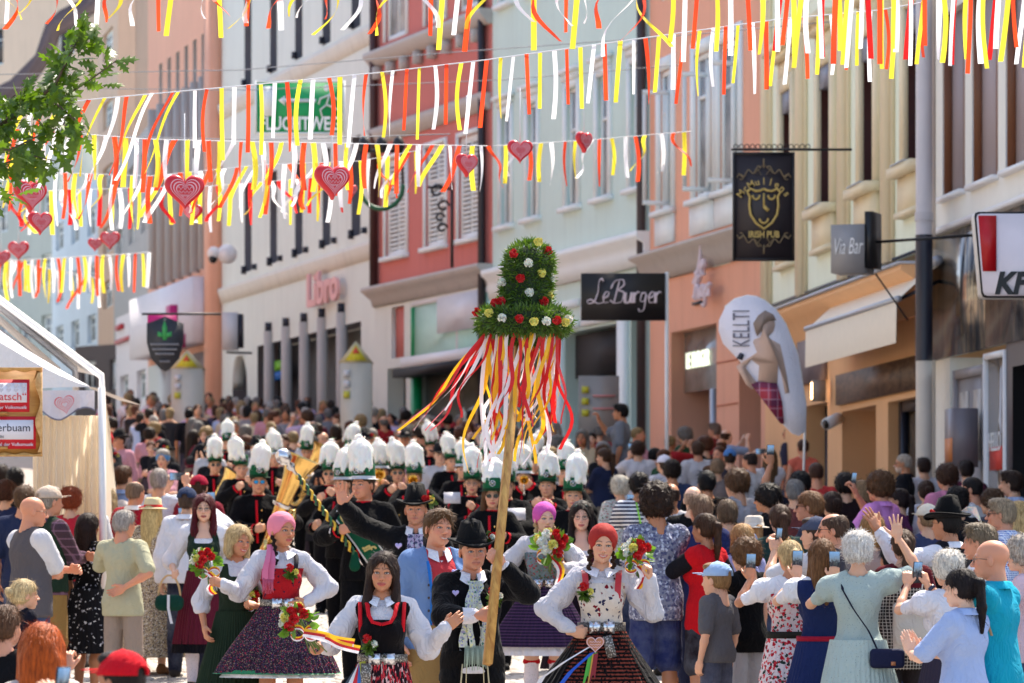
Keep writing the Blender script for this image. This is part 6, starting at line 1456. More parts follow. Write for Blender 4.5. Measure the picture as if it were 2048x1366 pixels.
for P in([(203,775),(208,1300)],):mb=MB();tube(mb,[W(a,b,D0-.1)for a,b in P],.035,6);mb.build('post',M_WHITEMETAL,T)
T2=empty('frame_tent');tag(T2,'white aluminium roof frame of the second tent rising behind the market tent','tent')
for k,(P,dd)in enumerate((([(-60,553),(0,600),(203,752),(206,812)],38.6),([(-60,570),(0,614),(150,738),(152,800)],39.6),([(-60,600),(0,640),(118,742)],40.4))):
 mb=MB();tube(mb,[W(a,b,dd)for a,b in P],.036,4);mb.build('frame_beam',M_WHITEMETAL,T2)
mb=MB();V=[W(-60,560,38.8),W(10,612,38.8),W(196,752,38.8),W(-60,575,42),W(0,625,42),W(150,742,42)];mb.add(V,[(0,1,4,3),(1,2,5,4)]);cpart(mb,'canvas',T2,lin(225,224,226))
B=empty('notice_board');tag(B,'wooden board with two red and white festival posters at the left edge','notice board');d=29.0;s_=d/FPX;B.location=tuple(W(20,825,d))
box_=lambda a,b,c_,e,y0,y1:boxv((a*s_,y0,c_*s_),(b*s_,y1,e*s_))
mb=MB();mb.add(box_(-130,64,-88,90,0,.03),BOXF);mb.build('back_panel',M_BOARD,B)
def wavy(z0,z1,up):
 xs=np.linspace(-130,64,60);e=[(x*s_,(z0+(z1-z0)*(.55+.45*math.sin(x*.16)))*s_)for x in xs];base=[(64*s_,(90 if up else-88)*s_),(-130*s_,(90 if up else-88)*s_)]
 mb=MB();prism(mb,e+base,-.02,-.001);mb.build('scalloped_trim',wood_mat('trim_wood',lin(208,160,90),lin(180,128,66),(25,3,25)),B)
wavy(80,84,True);wavy(-80,-84,False)
mb=MB();zs=np.linspace(-80,80,50);prism(mb,[((56+5*math.sin(z*.08))*s_,z*s_)for z in zs]+[(65*s_,80*s_),(65*s_,-80*s_)],-.021,-.001);mb.build('scalloped_trim',wood_mat('trim_wood_side',lin(220,178,120),lin(190,140,80),(25,3,25)),B)
M_PR=paint(lin(205,26,42),.5);M_PW=paint(lin(226,222,230),.5);M_PG=paint(lin(196,190,200),.5)
def poster(x1,z0,z1,big,sub_,bx_,bz,red):
 mb=MB();mb.add(box_(-120,x1,z0,z1,-.008,-.001),BOXF);p=mb.build('poster',M_PR,B);mb=MB();mb.add(box_(-120,x1-5,z0+19,z1-7,-.012,-.009),BOXF);mb.build('white_field',M_PW,p)
 put_text('lettering',big,22*s_,red,p,TR((bx_*s_,-.014,bz*s_)),align='RIGHT',extrude=.001);put_text('lettering',sub_,9.5*s_,M_PW,p,TR(((x1-5)*s_,-.012,(z0+9)*s_)),align='RIGHT',extrude=.001);return p
p=poster(39,1,66,'bratsch\u201c','Festival der Volksmusik',34,31,M_PR)
for k in range(5):
 for q in range(2):
  mb=MB();Hh=heart_pts(16)*5.2*s_;mb.ngon([((28-k*15)*s_+a,-.0135,(53-q*9)*s_+b)for a,b in Hh][::-1]);mb.build('grey_heart',M_PG,p)
p=poster(52,-73,-8,'Musterbuam','Festival der Volksmusik',42,-31,paint(lin(44,42,60),.5));put_text('lettering','EN',7*s_,paint(lin(44,42,60),.5),p,TR((-12*s_,-.014,-49*s_)),align='RIGHT',extrude=.001)
for zz in(-1,-70):mb=MB();mb.add(box_(-20,-4,zz-4,zz+2,-.03,-.012),BOXF);mb.build('wood_clip',M_BOARD,B)
mb=MB();mb.add(box_(-60,-52,-560,-88,.0,.05),BOXF);mb.build('leg',M_BOARD,B)
# ---- oak branch reaching in from the left
TREE=empty('oak_tree',(-4.6,21.6,gz(21.6)));tag(TREE,'oak branch with lobed green leaves reaching in at the upper left','tree');TL=Vector(TREE.location);rr=np.random.RandomState(5)
mb=MB();th=np.linspace(0,1,9);tube(mb,[np.array((-4.6,21.6,gz(21.6)))*1-np.array(TL)+np.array((.1*math.sin(t*3),0,5.6*t))for t in th],.20-.1*th,10);mb.build('trunk',wood_mat('oak_bark',lin(92,78,62),lin(58,48,40),(12,12,2)),TREE,True)
BR=[[(-560,420),(-260,330),(-60,290),(40,225),(110,170),(140,110),(164,62)],[(40,225),(110,205),(180,160),(234,120)],[(-60,290),(20,300),(80,270),(130,250)],[(-200,380),(-40,380),(30,390)],[(-60,290),(0,330),(60,310),(110,322)],[(110,205),(150,240),(165,270)],[(-60,290),(10,250),(20,200),(30,190)]]
oak=[];L_=[(0,0),(.07,.12),(.16,.14),(.06,.24),(.26,.36),(.10,.42),(.30,.58),(.12,.62),(.24,.80),(.10,.80),(0,1.0)]
oakV=np.array([(x,y,.06*math.sin(y*3)-.5*abs(x)*.3)for x,y in L_]+[(-x,y,.06*math.sin(y*3)-.5*abs(x)*.3)for x,y in L_[1:-1]]+[(0,y,.06*math.sin(y*3)+.02)for x,y in L_[1:-1]]);nL=len(L_)
oT=[];ctr=lambda i:0 if i==0 else(nL-1 if i==nL-1 else 2*nL-2+(i-1)-0)
for i in range(nL-1):
 a,b=i,i+1;ca,cb=ctr(a),ctr(b)
 for side in(0,1):
  ra=a if side==0 or a in(0,nL-1)else nL-1+a;rb=b if side==0 or b in(0,nL-1)else nL-1+b;q=[ca,ra,rb,cb]if side==0 else[cb,rb,ra,ca]
  for t_ in((q[0],q[1],q[2]),(q[0],q[2],q[3])):
   if len(set(t_))==3:oT.append(t_)
leafme=MB().add(oakV*.135,T=oT).mesh('leaf',M_LEAF,False);nl=0
for bi,P in enumerate(BR):
 P3=np.array([W(a,b,21.6+.25*math.sin(bi*2+i))for i,(a,b)in enumerate(P)])-np.array(TL);mb=MB();tube(mb,P3,np.linspace(.022 if bi==0 else.008,.003,len(P3)),6);mb.build('branch',paint(lin(86,72,54),.8),TREE,True)
 seg=np.linalg.norm(np.diff(P3,axis=0),axis=1);cum=np.concatenate([[0],np.cumsum(seg)]);start=cum[2]if bi==0 else 0
 for q in range((110,46,44,34,42,30,30)[bi]):
  if nl>=330:break
  s0=start+(cum[-1]-start)*(q+rr.rand())/(110,46,44,34,42,30,30)[bi];p=np.array([np.interp(s0,cum,P3[:,k])for k in range(3)])+rr.normal(size=3)*np.array((.035,.06,.035));tdir=nrm(P3[-1]-P3[-2])
  dirv=nrm(rr.normal(size=3)*.9+tdir*.6+v3(0,0,-.75 if p[2]+TL[2]<2.5 else.1));up=nrm(rr.normal(size=3)*.8+v3(0,-.6,.9));X=nrm(np.cross(dirv,up));Z=np.cross(X,dirv)
  o=link('leaf',leafme,TREE,FR(p,X,dirv,Z)@Matrix.Diagonal((rr.uniform(.8,1.25),)*3+(1,)));nl+=1
# ---- decorated pole: hat of greenery with carnations and ribbons
PT=W(1038,690,23.9);PB=W(975,1328,23.05);PV=PT-PB
FP_=empty('flower_pole',PT);tag(FP_,'tall wooden pole topped by a flower decorated greenery hat with long ribbons','flower pole')
mb=MB();ax=nrm(PV);a_,b_,_=frame_from(ax,(0,1,.3));ca,sa=math.cos(.35),math.sin(.35);a2=a_*ca+b_*sa;b2=b_*ca-a_*sa
e0,e1=(PB-PT),ax*.62;V=[]
for c,hw in((e0,.024),(e1,.019)):
 for sx,sy in((-1,-1),(1,-1),(1,1),(-1,1)):V.append(c+a2*hw*sx+b2*hw*sy)
mb.add(V,BOXF);mb.build('shaft',M_POLE,FP_)
s_=23.9/FPX;hatc=W(1047,640,23.9)-PT
Fg=Field((-.38,-.38,-.16),(.38,.38,.56),.02);Fg.rc((0,0,0),(.015,0,.33),.172,.142,0);Fg.el((.015,0,.36),(.148,.148,.12),.05)
th=np.linspace(0,2*math.pi,13)
for i in range(12):Fg.rc((.220*math.cos(th[i]),.220*math.sin(th[i]),-.015+.012*math.cos(th[i])),(.220*math.cos(th[i+1]),.220*math.sin(th[i+1]),-.015+.012*math.cos(th[i+1])),.075,None,.03)
Fg.noise(.010,24,4,(1,1,1));V,Q=Fg.nets();tilt=np.array(Matrix.Rotation(R(3.5),3,'Y'));core=MB().add((V*.93)@tilt.T+hatc,Q).build('dark_core',plain('dark_green_core',lin(34,52,22),.9),FP_,True)  # inner filler body, darker green than the sprigs that cover it
rr=np.random.RandomState(11);c0=V.mean(0);NN=[];idx=rr.choice(len(V),9500);Pn=V[idx]
eps=V[idx]*1.0
axz=np.clip((Pn[:,2])/.33,0,1);rad=np.hypot(Pn[:,0],Pn[:,1]);inbrim=(Pn[:,2]<.09)&(rad>.17)
cen=np.where(inbrim[:,None],np.stack([Pn[:,0]/(rad+1e-6)*.220,Pn[:,1]/(rad+1e-6)*.220,0*rad-.015],-1),np.stack([0*rad,0*rad,np.clip(Pn[:,2],0,.36)],-1));nn=Pn-cen;nn/=np.linalg.norm(nn,axis=1)[:,None]
dirs=nn+rr.normal(size=nn.shape)*.55+np.array((0,0,-.05));dirs/=np.linalg.norm(dirs,axis=1)[:,None];sd=np.cross(dirs,rr.normal(size=nn.shape));sd/=np.linalg.norm(sd,axis=1)[:,None]
L=(.020+.046*rr.rand(len(idx))**2)[:,None];w_=(.0035+.0025*rr.rand(len(idx)))[:,None];base=Pn-nn*.012
Vl=np.stack([base,base+dirs*L*.5-sd*w_,base+dirs*L,base+dirs*L*.5+sd*w_],1).reshape(-1,3)@tilt.T+hatc;Ql=np.arange(len(idx)*4).reshape(-1,4)
MB().add(Vl,Ql).build('green_sprigs',M_GREENERY,FP_)['kind']='stuff'
_CARN={}
def carn_mesh(mat,seed=0,r=.030):
 k=(mat.name,seed,r)
 if k not in _CARN:
  rr2=np.random.RandomState(seed);mb=MB();sphere(mb,(0,0,0),r*.62,8,6)
  for i in range(34):
   dv=nrm(rr2 .normal(size=3)+v3(0,-.5,.2));s1=nrm(np.cross(dv,rr2 .normal(size=3)));s2=np.cross(dv,s1);n_=5;V=[dv*r*.35]
   for q in range(n_):
    a=(q/(n_-1)-.5)*1.7;V.append(dv*r*(.85+.22*rr2 .rand())+s1*math.sin(a)*r*.62+s2*r*.12*rr2 .normal()-dv*(1-math.cos(a))*r*.4)
   mb.add(V,T=[(0,q,q+1)for q in range(1,n_)])
  _CARN[k]=mb.mesh('carnation',mat,False)
 return _CARN[k]
CM={'r':M_PRED,'w':M_PWHITE,'y':M_PYEL}
for px,py,c in((1077,487,'y'),(1027,511,'r'),(1096,504,'r'),(1057,530,'w'),(1083,549,'y'),(1103,556,'w'),(1003,566,'w'),(1041,560,'r'),(1059,588,'w'),(1100,590,'y'),(1002,606,'r'),(1088,606,'r'),(953,626,'r'),(978,630,'y'),(990,609,'r'),(1004,642,'w'),(1038,644,'r'),(1068,649,'y'),(1093,648,'w'),(1114,646,'r'),(1131,648,'y'),(1137,641,'w')):
 x=(px-1050)*s_;z=-(py-640)*s_;up_=py<600
 R_=.16 if up_ else.31;yy=-math.sqrt(max(R_**2-(x*(1 if not up_ else.98))**2,.0006))-.01
 if not up_ and py<612:yy=-.16
 p=W(px,py,23.9)-PT+np.array((0,yy,0));p=np.array(p);p[0]*=(23.9+yy)/23.9
 link('carnation',carn_mesh(CM[c],int(px)%3),FP_,Matrix.Translation(Vector(p))@Matrix.Rotation(px*.7,4,'Y'))
rr=np.random.RandomState(21);RC=[ribbon_mat(lin(206,18,24),.3),ribbon_mat(lin(240,236,240),.4),ribbon_mat(lin(248,190,24),.3)]
for i in range(58):
 a=i/58*2*math.pi+rr.uniform(-.1,.1);st=np.array((.225*math.cos(a),.19*math.sin(a),-.06))+hatc;Ln=rr.uniform(.45,.90);n=18;t=np.linspace(0,1,n);out=rr.uniform(-.20,.18)
 if i in(24,26,27,28,30,31):out=.30+.25*rr.rand();Ln=.66
 ph,am=rr.uniform(0,6,2),rr.uniform(.02,.065);sgn=1 if math.cos(a)>0 else-1
 dx=out*sgn*(t**1.2)+am*np.sin(t*rr.uniform(5,9)+ph[0])*t-.10*t*(1 if abs(out)<.2 else.2);dz=-Ln*(t if abs(out)<.3 else t**1.1*.95);dy=.05*np.sin(t*6+ph[1])*t
 P=st+np.stack([dx,dy,dz],-1);ang=rr.uniform(-.8,.8)+rr.uniform(-2.2,2.2)*t;sd_=np.stack([np.cos(ang),np.sin(ang)*.8,np.sin(ang)*.3],-1)
 mb=MB();strip(mb,P,sd_,.0125*rr.uniform(.85,1.15));mb.build('ribbon',RC[(0,1,2,0,2,1,0)[i%7]],FP_,True)
# ------------------------------------------------------------------ accessories
def belt(root,z=1.075,r=(.150,.122),h=.055,col=lin(190,184,172),mat=None,buckle=True):
 mb=MB();lathe(mb,[(r[0]-.004,z-h/2),(r[0]+.004,z-h/2),(r[0]+.004,z+h/2),(r[0]-.004,z+h/2)],40,sy=r[1]/r[0]);o=mb.build('belt',mat or M_BELT,root,True,color=col)
 if buckle:
  for sx in(-1,1):mb=MB();box(mb,(sx*.045-.035,-r[1]-.014,z-h*.62),(sx*.045+.035,-r[1]-.002,z+h*.62));mb.build('buckle_plate',M_SILVER,o)
 return o
def belt_mat():
 m,nt,b=NT('embossed_belt');v=coords(nt);c=objcol(nt);vo=nt.nodes.new('ShaderNodeTexVoronoi');vo.inputs['Scale'].default_value=95;nt.links.new(v,vo.inputs['Vector'])
 nt.links.new(mixc(nt,ramp(nt,vo.outputs['Distance'],[(.25,.0),(.5,.85)]),c,lin(60,50,46)),b.inputs['Base Color']);b.inputs['Roughness'].default_value=.45;b.inputs['Metallic'].default_value=.35;bump(nt,b,vo.outputs['Distance'],.6,.006);return m
M_BELT=belt_mat()
sprV=np.array([(0,0,0),(.35,.35,.05),(.30,.75,.0),(0,1,-.12),(-.30,.75,.0),(-.35,.35,.05),(0,.5,-.06)])
_bl=MB().add(sprV*.060,T=[(0,1,6),(1,2,6),(2,3,6),(3,4,6),(4,5,6),(5,0,6)]).mesh('leaf',M_BOUQLEAF)
_bl2=MB().add(sprV*np.array((.5,1,1))*.06,T=[(0,1,6),(1,2,6),(2,3,6),(3,4,6),(4,5,6),(5,0,6)]).mesh('leaf',M_GREENERY)
RW=[ribbon_mat(lin(236,232,236),.3),ribbon_mat(lin(190,20,30),.3),ribbon_mat(lin(240,190,30),.3)]
def triband(mb_list,P,side,w):
 for k in range(3):strip(mb_list[k],P+side*w*(k-1)*.67,side,w/3)
def bouquet(px,py,d,axis,label,seed=0,tails=((.1,-.3),),scale=1.0,group='carnation bouquets carried in the parade'):
 c=W(px,py,d);r_=empty('bouquet',c,0,scale);tag(r_,label,'bouquet',group);rr=np.random.RandomState(seed);ax=nrm(axis);a_,b_,_=frame_from(ax)
 seq='rwyrwrywryrw'
 for i in range(11):
  ph=i*2.4;t=math.sqrt((i+.5)/11)*1.15;dv=nrm(ax*math.cos(t)+(a_*math.cos(ph)+b_*math.sin(ph))*math.sin(t));link('carnation',carn_mesh(CM[seq[i]],i%3,.033),r_,Matrix.Translation(Vector(dv*(.085+.01*rr.rand())))@Matrix.Rotation(ph,4,'Y'))
 for i in range(44):
  ph=i*2.1+rr.rand();t=1.15+.85*rr.rand()if i<26 else rr.rand()*1.3;dv=nrm(ax*math.cos(t)+(a_*math.cos(ph)+b_*math.sin(ph))*math.sin(t));up=nrm(rr.normal(size=3));X=nrm(np.cross(dv,up));Z=np.cross(X,dv)
  link('leaf',_bl if i<26 else _bl2,r_,FR(dv*(.05+.03*rr.rand()),X,dv,Z)@Matrix.Diagonal((rr.uniform(.8,1.3),)*3+(1,)))
 mb=MB()
 for i in range(12):e=rr.normal(size=3)*.022;tube(mb,[ax*.03+e,-ax*.08+e*.3,-ax*.19+e*1.1],.0035,5)
 mb.build('stems',plain('stem_green',lin(86,110,50),.6),r_,True)if 'stem_green' not in bpy.data.materials else mb.build('stems',bpy.data.materials['stem_green'],r_,True)
 for dx,dz in tails:
  ms=[MB(),MB(),MB()];t=np.linspace(0,1,14);st=-ax*.07;P=st+np.stack([dx*t+.03*np.sin(t*6),-.05-.03*np.sin(t*5),dz*t],-1)+np.array((0,-.03,0));sd=nrm(np.cross(v3(dx,0,dz),v3(0,1,0)));triband(ms,P,sd*1.0,.024)
  for k in range(3):ms[k].build('ribbon_band',RW[k],r_,True)
 ms=[MB(),MB(),MB()]
 for sx in(-1,1):
  t=np.linspace(0,2*math.pi,16);P=-ax*.075+np.stack([sx*(.04-.04*np.cos(t)),-.045+0*t,.035*np.sin(t)],-1);triband(ms,P,v3(0,.5,.86),.016)
 for k in range(3):ms[k].build('bow',RW[k],r_,True)
 return r_
def brooch(root,p,label=None,big=1.0):
 o=MB().add(sprV*.03,T=[(0,1,6),(1,2,6),(2,3,6),(3,4,6),(4,5,6),(5,0,6)]);rr=np.random.RandomState(int(p[0]*1000)%97);mb=MB()
 for i in range(46):
  dv=nrm(rr.normal(size=3)+v3(0,-.4,-.5));X=nrm(np.cross(dv,rr.normal(size=3)));Z=np.cross(X,dv);mb.add(sprV*np.array((.5,1,1))*(.045+.025*rr.rand()),T=[(0,1,6),(1,2,6),(2,3,6),(3,4,6),(4,5,6),(5,0,6)],M=FR(v3(*p)+v3(0,-.005,-.03),X,dv,Z))
 b=mb.build('corsage',M_GREENERY,root);b['kind']='stuff'
 link('carnation',carn_mesh(M_PRED,1,.030),b,Matrix.Translation(Vector(v3(*p)+v3(-.012,-.03,.02))));link('carnation',carn_mesh(M_PYEL if big>1 else M_PWHITE,2,.024),b,Matrix.Translation(Vector(v3(*p)+v3(.03,-.03,-.012))));return b
def buttons(root,pts,r=.008,mat=None):
 for p in pts:mb=MB();sphere(mb,p,(r,r*.5,r),8,5);mb.build('button',mat or M_SILVER,root,True)
def heart_pin(root,p,s=.022,col=lin(190,176,226)):
 mb=MB();H=heart_pts(24)*s;prism(mb,[(p[0]+a,p[2]+b)for a,b in H][::-1],p[1]-.006,p[1]);return mb.build('heart_pin',paint(col,.6),root)
def hang_strip(root,name,pts,side,w,col,tr=.2):
 mb=MB();P=np.array(pts,float);t=np.linspace(0,len(P)-1,16);Q=np.stack([np.interp(t,range(len(P)),P[:,k])for k in range(3)],-1);strip(mb,Q,nrm(side),w);return mb.build(name,ribbon_mat(col,tr),root,True)
HERO=dict(res=.013,hres=.0031,hand=.0042)
def hero(**k):a=dict(HERO);a.update(k);return a
SK_DK=dict(amp=.022,pleats=56)
# ------------------------------------------------------------------ the people at the front of the parade
PG='people walking at the front of the parade'
r1,g1,M1=person(945,1064,1.75,6,'man in black hat and velvet jacket gripping the tall flower pole',head=(8,4,-3),hair='buzz',hc=(96,66,46),skin='ruddy',group=PG,d=23.65,hat=('fedora',(12,12,14)),arms={1:dict(w=(.150,-.30,1.52),e=(1,.1,-.9),h='grip',hd=(-.70,-.35,.62),pn=(-.5,.75,.35),th=(-.2,0,1)),-1:dict(w=(.005,-.36,1.215),e=(-1,.15,-.5),h='grip',hd=(1,-.12,.02),pn=(0,1,0),th=(0,0,1))},top=[dict(c=(232,230,238),m=M_WHITE,name='shirt',sleeve=.93,off=.012,vneck=.04,collar=True),dict(c=(14,14,18),m=M_CLOTH,name='waistcoat',sleeve=0,off=.020,vneck=.10,hem=.93),dict(c=(9,9,13),m=M_VELVET,name='jacket',sleeve=.90,off=.026,open_front=.085,hem=.80,sloose=.002,wrinkle=.005)],bottom=[dict(c=(20,18,18),off=.03)],face=dict(smile=False,iris=lin(90,100,110),brow=lin(100,72,50)),**HERO)
heart_pin(r1,(-.118,-.165,1.345));brooch(r1,(.115,-.165,1.34));mb=MB()
for k,(x0,x1)in enumerate(((-.02,-.05),(.0,-.02),(.02,.02),(.03,.05))):
 P=np.array([(x0,-.105,1.42),(x0*.6,-.155,1.34),(x1,-.17,1.2),(x1*1.3,-.17,1.02)]);t=np.linspace(0,3,16);Q=np.stack([np.interp(t,range(4),P[:,q])for q in range(3)],-1);Q[:,0]+=.012*np.sin(t*4+k*2);strip(mb,Q,v3(math.cos(k*.8),math.sin(k*.8)*.5,0),.026)
M_SCARF=cloth('flowered_silk',f_spots(40,[lin(90,130,120),lin(225,225,160),lin(150,150,190)],hi=.34),rough=.5);mb.build('silk_scarf',M_SCARF,r1,True,color=lin(200,208,200))
mb=MB();
for k in range(26):x_=-.06+.12*k/25;tube(mb,[(x_,-.17,1.03),(x_*1.1+.005*math.sin(k),-.172,.90+.02*math.sin(k*3))],.0018,4)
mb.build('fringe',paint(lin(170,190,175),.7),r1)['kind']='stuff'
buttons(r1,[(sx*.035,-.140-.01*(z<1.15),z)for z in(1.26,1.20,1.14,1.08,1.02)for sx in(-1,1)],.0075);mb=MB()
for sx in(-1,1):tube(mb,[(sx*.075,-.155,.92),(sx*.085,-.158,.80),(sx*.11,-.15,.74),(sx*.15,-.13,.74)],.0045,5);tube(mb,[(sx*.05,-.155,.92),(sx*.055,-.16,.78)],.003,5)
mb.build('embroidery',paint(lin(206,190,150),.6),r1)
hb=link('carnation',carn_mesh(M_PRED,0,.030),r1,M1@Matrix.Translation((.128,-.02,.09)));link('carnation',carn_mesh(M_PWHITE,2,.020),r1,M1@Matrix.Translation((.115,-.06,.085)))
mb=MB()
for k in range(14):mb.add(sprV*.05,T=[(0,1,6),(1,2,6),(2,3,6),(3,4,6),(4,5,6),(5,0,6)],M=M1@FR((.125,0,.08),nrm((math.sin(k),.3,math.cos(k))),nrm((math.cos(k*2.1),.2,math.sin(k*2.1))),(0,1,0)))
mb.build('hat_sprig',M_GREENERY,r1)['kind']='stuff'
r2,g2,M2=person(765,1106,1.66,0,'smiling woman with loose dark hair, black bodice with red piping and red flame skirt',sex='f',head=(-2,3,2),hair='longfront',hc=(58,38,30),skin='tan',group=PG,arms={-1:dict(w=(-.34,-.26,1.165),e=(-.6,.5,-.8),h='grip',hd=(-1,-.4,-.05),pn=(0,.3,-1),th=(0,-1,.3)),1:dict(w=(.385,-.16,1.265),e=(.3,.3,-1),h='relaxed',hd=(.8,-.2,.6),pn=(0,1,0))},top=[dict(c=(214,212,220),m=M_WHITE,name='blouse',sleeve=1.0,puff=.070,vneck=.085,wrinkle=.009,hem=1.04),dict(c=(14,10,14),m=M_VELVET,name='bodice',sleeve=0,off=.022,square=(.070,.185),hem=1.05,cutz=1.425)],bottom=[dict(k='skirt',c=(34,24,30),m=M_FLAMESKIRT,z0=1.06,z1=.40,r0=(.150,.122),r1=.29,**SK_DK)],face=dict(smile=False,iris=lin(80,60,45),brow=lin(52,36,28),lip=lin(176,72,74)),**HERO)
collar_obj(g2,r2,lin(238,236,242),r=.056,h=.022,spread=.10);belt(r2)
mb=MB()
for sx in(-1,1):tube(mb,[(sx*.105,-.02,1.445),(sx*.088,-.095,1.40),(sx*.078,-.135,1.34),(sx*.055,-.158,1.30),(0,-.165,1.286)],.0135,6,flat=.5);tube(mb,[(sx*.135,-.05,1.42),(sx*.132,-.115,1.33),(sx*.128,-.12,1.24)],.012,6,flat=.5)
mb.build('red_piping',M_CLOTH_SMOOTH,r2,True,color=lin(196,24,36));brooch(r2,(-.075,-.165,1.18))
for k,(x_,c)in enumerate(((-.13,lin(60,120,200)),(-.16,lin(210,30,40)),(-.19,lin(235,235,235)),(-.10,lin(190,190,60)),(-.21,lin(60,70,80)))):hang_strip(r2,'skirt_ribbon',[(-.12,-.10,1.06),(x_,-.16,.92),(x_*1.35,-.20,.72),(x_*1.6,-.22,.50)],(1,.1,.2),.020,c)
mb=MB();box(mb,(-.125,-.165,.92),(-.065,-.155,1.05),M=None);mb.build('silver_tag',M_BELT,r2,color=lin(190,186,180))
bouquet(596,1246,22.2,(-.45,-.35,.7),'bouquet held out low by the dark haired woman in the middle',4,tails=((.33,-.10),(.30,-.06)),scale=1.0)
def dirndl(c1,m1,c2,**k):
 return[dict(c=(214,212,220),m=M_WHITE,name='blouse',sleeve=k.get('sl',1.0),puff=k.get('puff',.070),vneck=k.get('vn',.085),wrinkle=.009,hem=1.04),dict(c=c1,m=m1,name='bodice',sleeve=0,off=.022,square=(.074,k.get('sq',.17)),hem=1.05,cutz=k.get('cz',1.33))]
r3,g3,M3=person(562,1028,1.72,10,'woman in pink kerchief with red bodice and full dark speckled skirt, looking right',sex='f',head=(26,2,0),hair='braids',hc=(48,34,28),skin='tan',group=PG,hat=('kerchief',(222,130,150)),arms={-1:dict(w=(-.44,-.22,1.215),e=(-.4,.3,-1),h='grip',hd=(-.9,-.4,.35),pn=(0,.8,-.4),th=(0,0,1)),1:dict(w=(.165,-.10,1.075),e=(1,.4,-.05),h='flat',hd=(-1,-.55,-.15),pn=(0,1,.1),th=(0,.3,1))},top=dirndl((176,28,38),M_REDBODICE,None),bottom=[dict(k='skirt',c=(46,30,44),m=[M_SPECKLE,paint(lin(20,110,70),.7)],z0=1.06,z1=.575,r0=(.150,.122),r1=.43,band=0,**SK_DK)],face=dict(iris=lin(70,50,38),brow=lin(44,30,24),lip=lin(180,78,84)),**HERO)
collar_obj(g3,r3,lin(238,236,242),r=.056,h=.02,spread=.12);belt(r3,h=.06,col=lin(198,190,176));brooch(r3,(.055,-.15,1.315),big=2)
mb=MB();
sk=skirt_mesh([paint(lin(24,120,78),.7)],z0=.60,z1=.572,r0=(.405,.345),r1=.436,pleats=56,amp=.026,name='green_hem');link('green_hem',sk,r3);sk=skirt_mesh([M_WHITE],z0=.62,z1=.545,r0=(.36,.30),r1=.40,pleats=30,amp=.02,name='petticoat');link('petticoat',sk,r3,color=lin(236,234,238))
for sx in(-1,1):tb=MB();tube(tb,[(sx*.108,-.02,1.44),(sx*.100,-.10,1.37),(sx*.085,-.145,1.30)],.016,6,flat=.4);tb.build('strap',M_CLOTH_SMOOTH,r3,True,color=lin(36,32,40))
mb=MB();t=np.linspace(0,1,14)
for k in range(2):P=np.stack([-.085-.03*k*t-.016*k+.010*np.sin(t*5+k),-.03-.12*np.minimum(t*2,1)-.02*t,1.50-.25*t],-1);strip(mb,P,nrm((1,-.3-.5*k,0)),.016+.012*t)
for k in range(22):x_=-.15+.075*k/21;tube(mb,[(x_,-.165,1.26),(x_*1.02+.006*math.sin(k*2),-.172,1.16+.015*math.sin(k*3))],.0016,4)
mb.build('kerchief_tail',ribbon_mat(lin(214,110,150),.3),r3,True)
bouquet(410,1128,27.6,(-.35,-.35,.8),'bouquet held out at the far left by the pink kerchief woman',5,tails=((.05,-.16),),scale=1.0)
r4,g4,M4=person(1203,1052,1.74,0,'woman in red kerchief and braids with rose print bodice and wide dark woven skirt',sex='f',head=(3,5,4),hair='braids',hc=(70,44,30),skin='fair',group=PG,hat=('kerchief',(158,46,42),3),arms={1:dict(w=(.30,-.20,1.385),e=(.35,.35,-1),h='grip',hd=(.0,-.35,1),pn=(-1,-.2,0),th=(-.2,-1,0)),-1:dict(w=(-.185,-.12,1.045),e=(-1,.35,.0),h='fist',hd=(1,-.45,-.1),pn=(0,1,.2),th=(0,.3,1))},top=dirndl((226,214,202),M_HEART,None,cz=1.37,sq=.14),bottom=[dict(k='skirt',c=(16,12,14),m=M_ROWSKIRT,z0=1.05,z1=.42,r0=(.152,.124),r1=.50,sq=.9,**SK_DK)],face=dict(smile=True,iris=lin(80,90,80),brow=lin(60,40,30),lip=lin(184,82,84)),**HERO)
collar_obj(g4,r4,lin(238,236,242),r=.056,h=.02,spread=.14);belt(r4,h=.062,col=lin(150,146,136));brooch(r4,(-.105,-.15,1.315),big=2)
for sx in(-1,1):hang_strip(r4,'strap',[(sx*.112,-.0,1.452),(sx*.108,-.085,1.415),(sx*.102,-.128,1.34),(sx*.098,-.140,1.26)],(1,-sx*.2,0),.020,lin(178,26,36),.0)
mb=MB()
for sx,x_ in((-1,-.3),(1,.3)):
 pass
sk=skirt_mesh([M_VELVET],z0=1.045,z1=.40,r0=(.150,.125),r1=.56,pleats=40,amp=.02,name='black_overskirt',sq=.85,arc=(R(-42),R(222)));link('black_overskirt',sk,r4,color=lin(10,8,12))
mb=MB();H=heart_pts(30)*.062;prism(mb,[(-.045+a,.965+b)for a,b in H][::-1],-.235,-.222);o=mb.build('gingerbread_heart',paint(lin(206,140,100),.7),r4);mb=MB();tube(mb,[(-.045+a*.9,-.237,.965+b*.9)for a,b in H]+[(-.045+H[0,0]*.9,-.237,.965+H[0,1]*.9)],.0028,4)
for zz in(.985,.968,.952):t=np.linspace(-1,1,20);tube(mb,np.stack([-.045+t*.036,np.full(20,-.237),zz+.004*np.sin(t*14)],-1),.0022,4)
mb.build('icing',paint(lin(232,196,200),.6),o);mb=MB();box(mb,(-.030,-.008,-.07),(.030,.004,.07),M=TR((.045,-.225,.955),(0,R(-14),0)));mb.build('silver_tag',M_BELT,r4,color=lin(180,178,174))
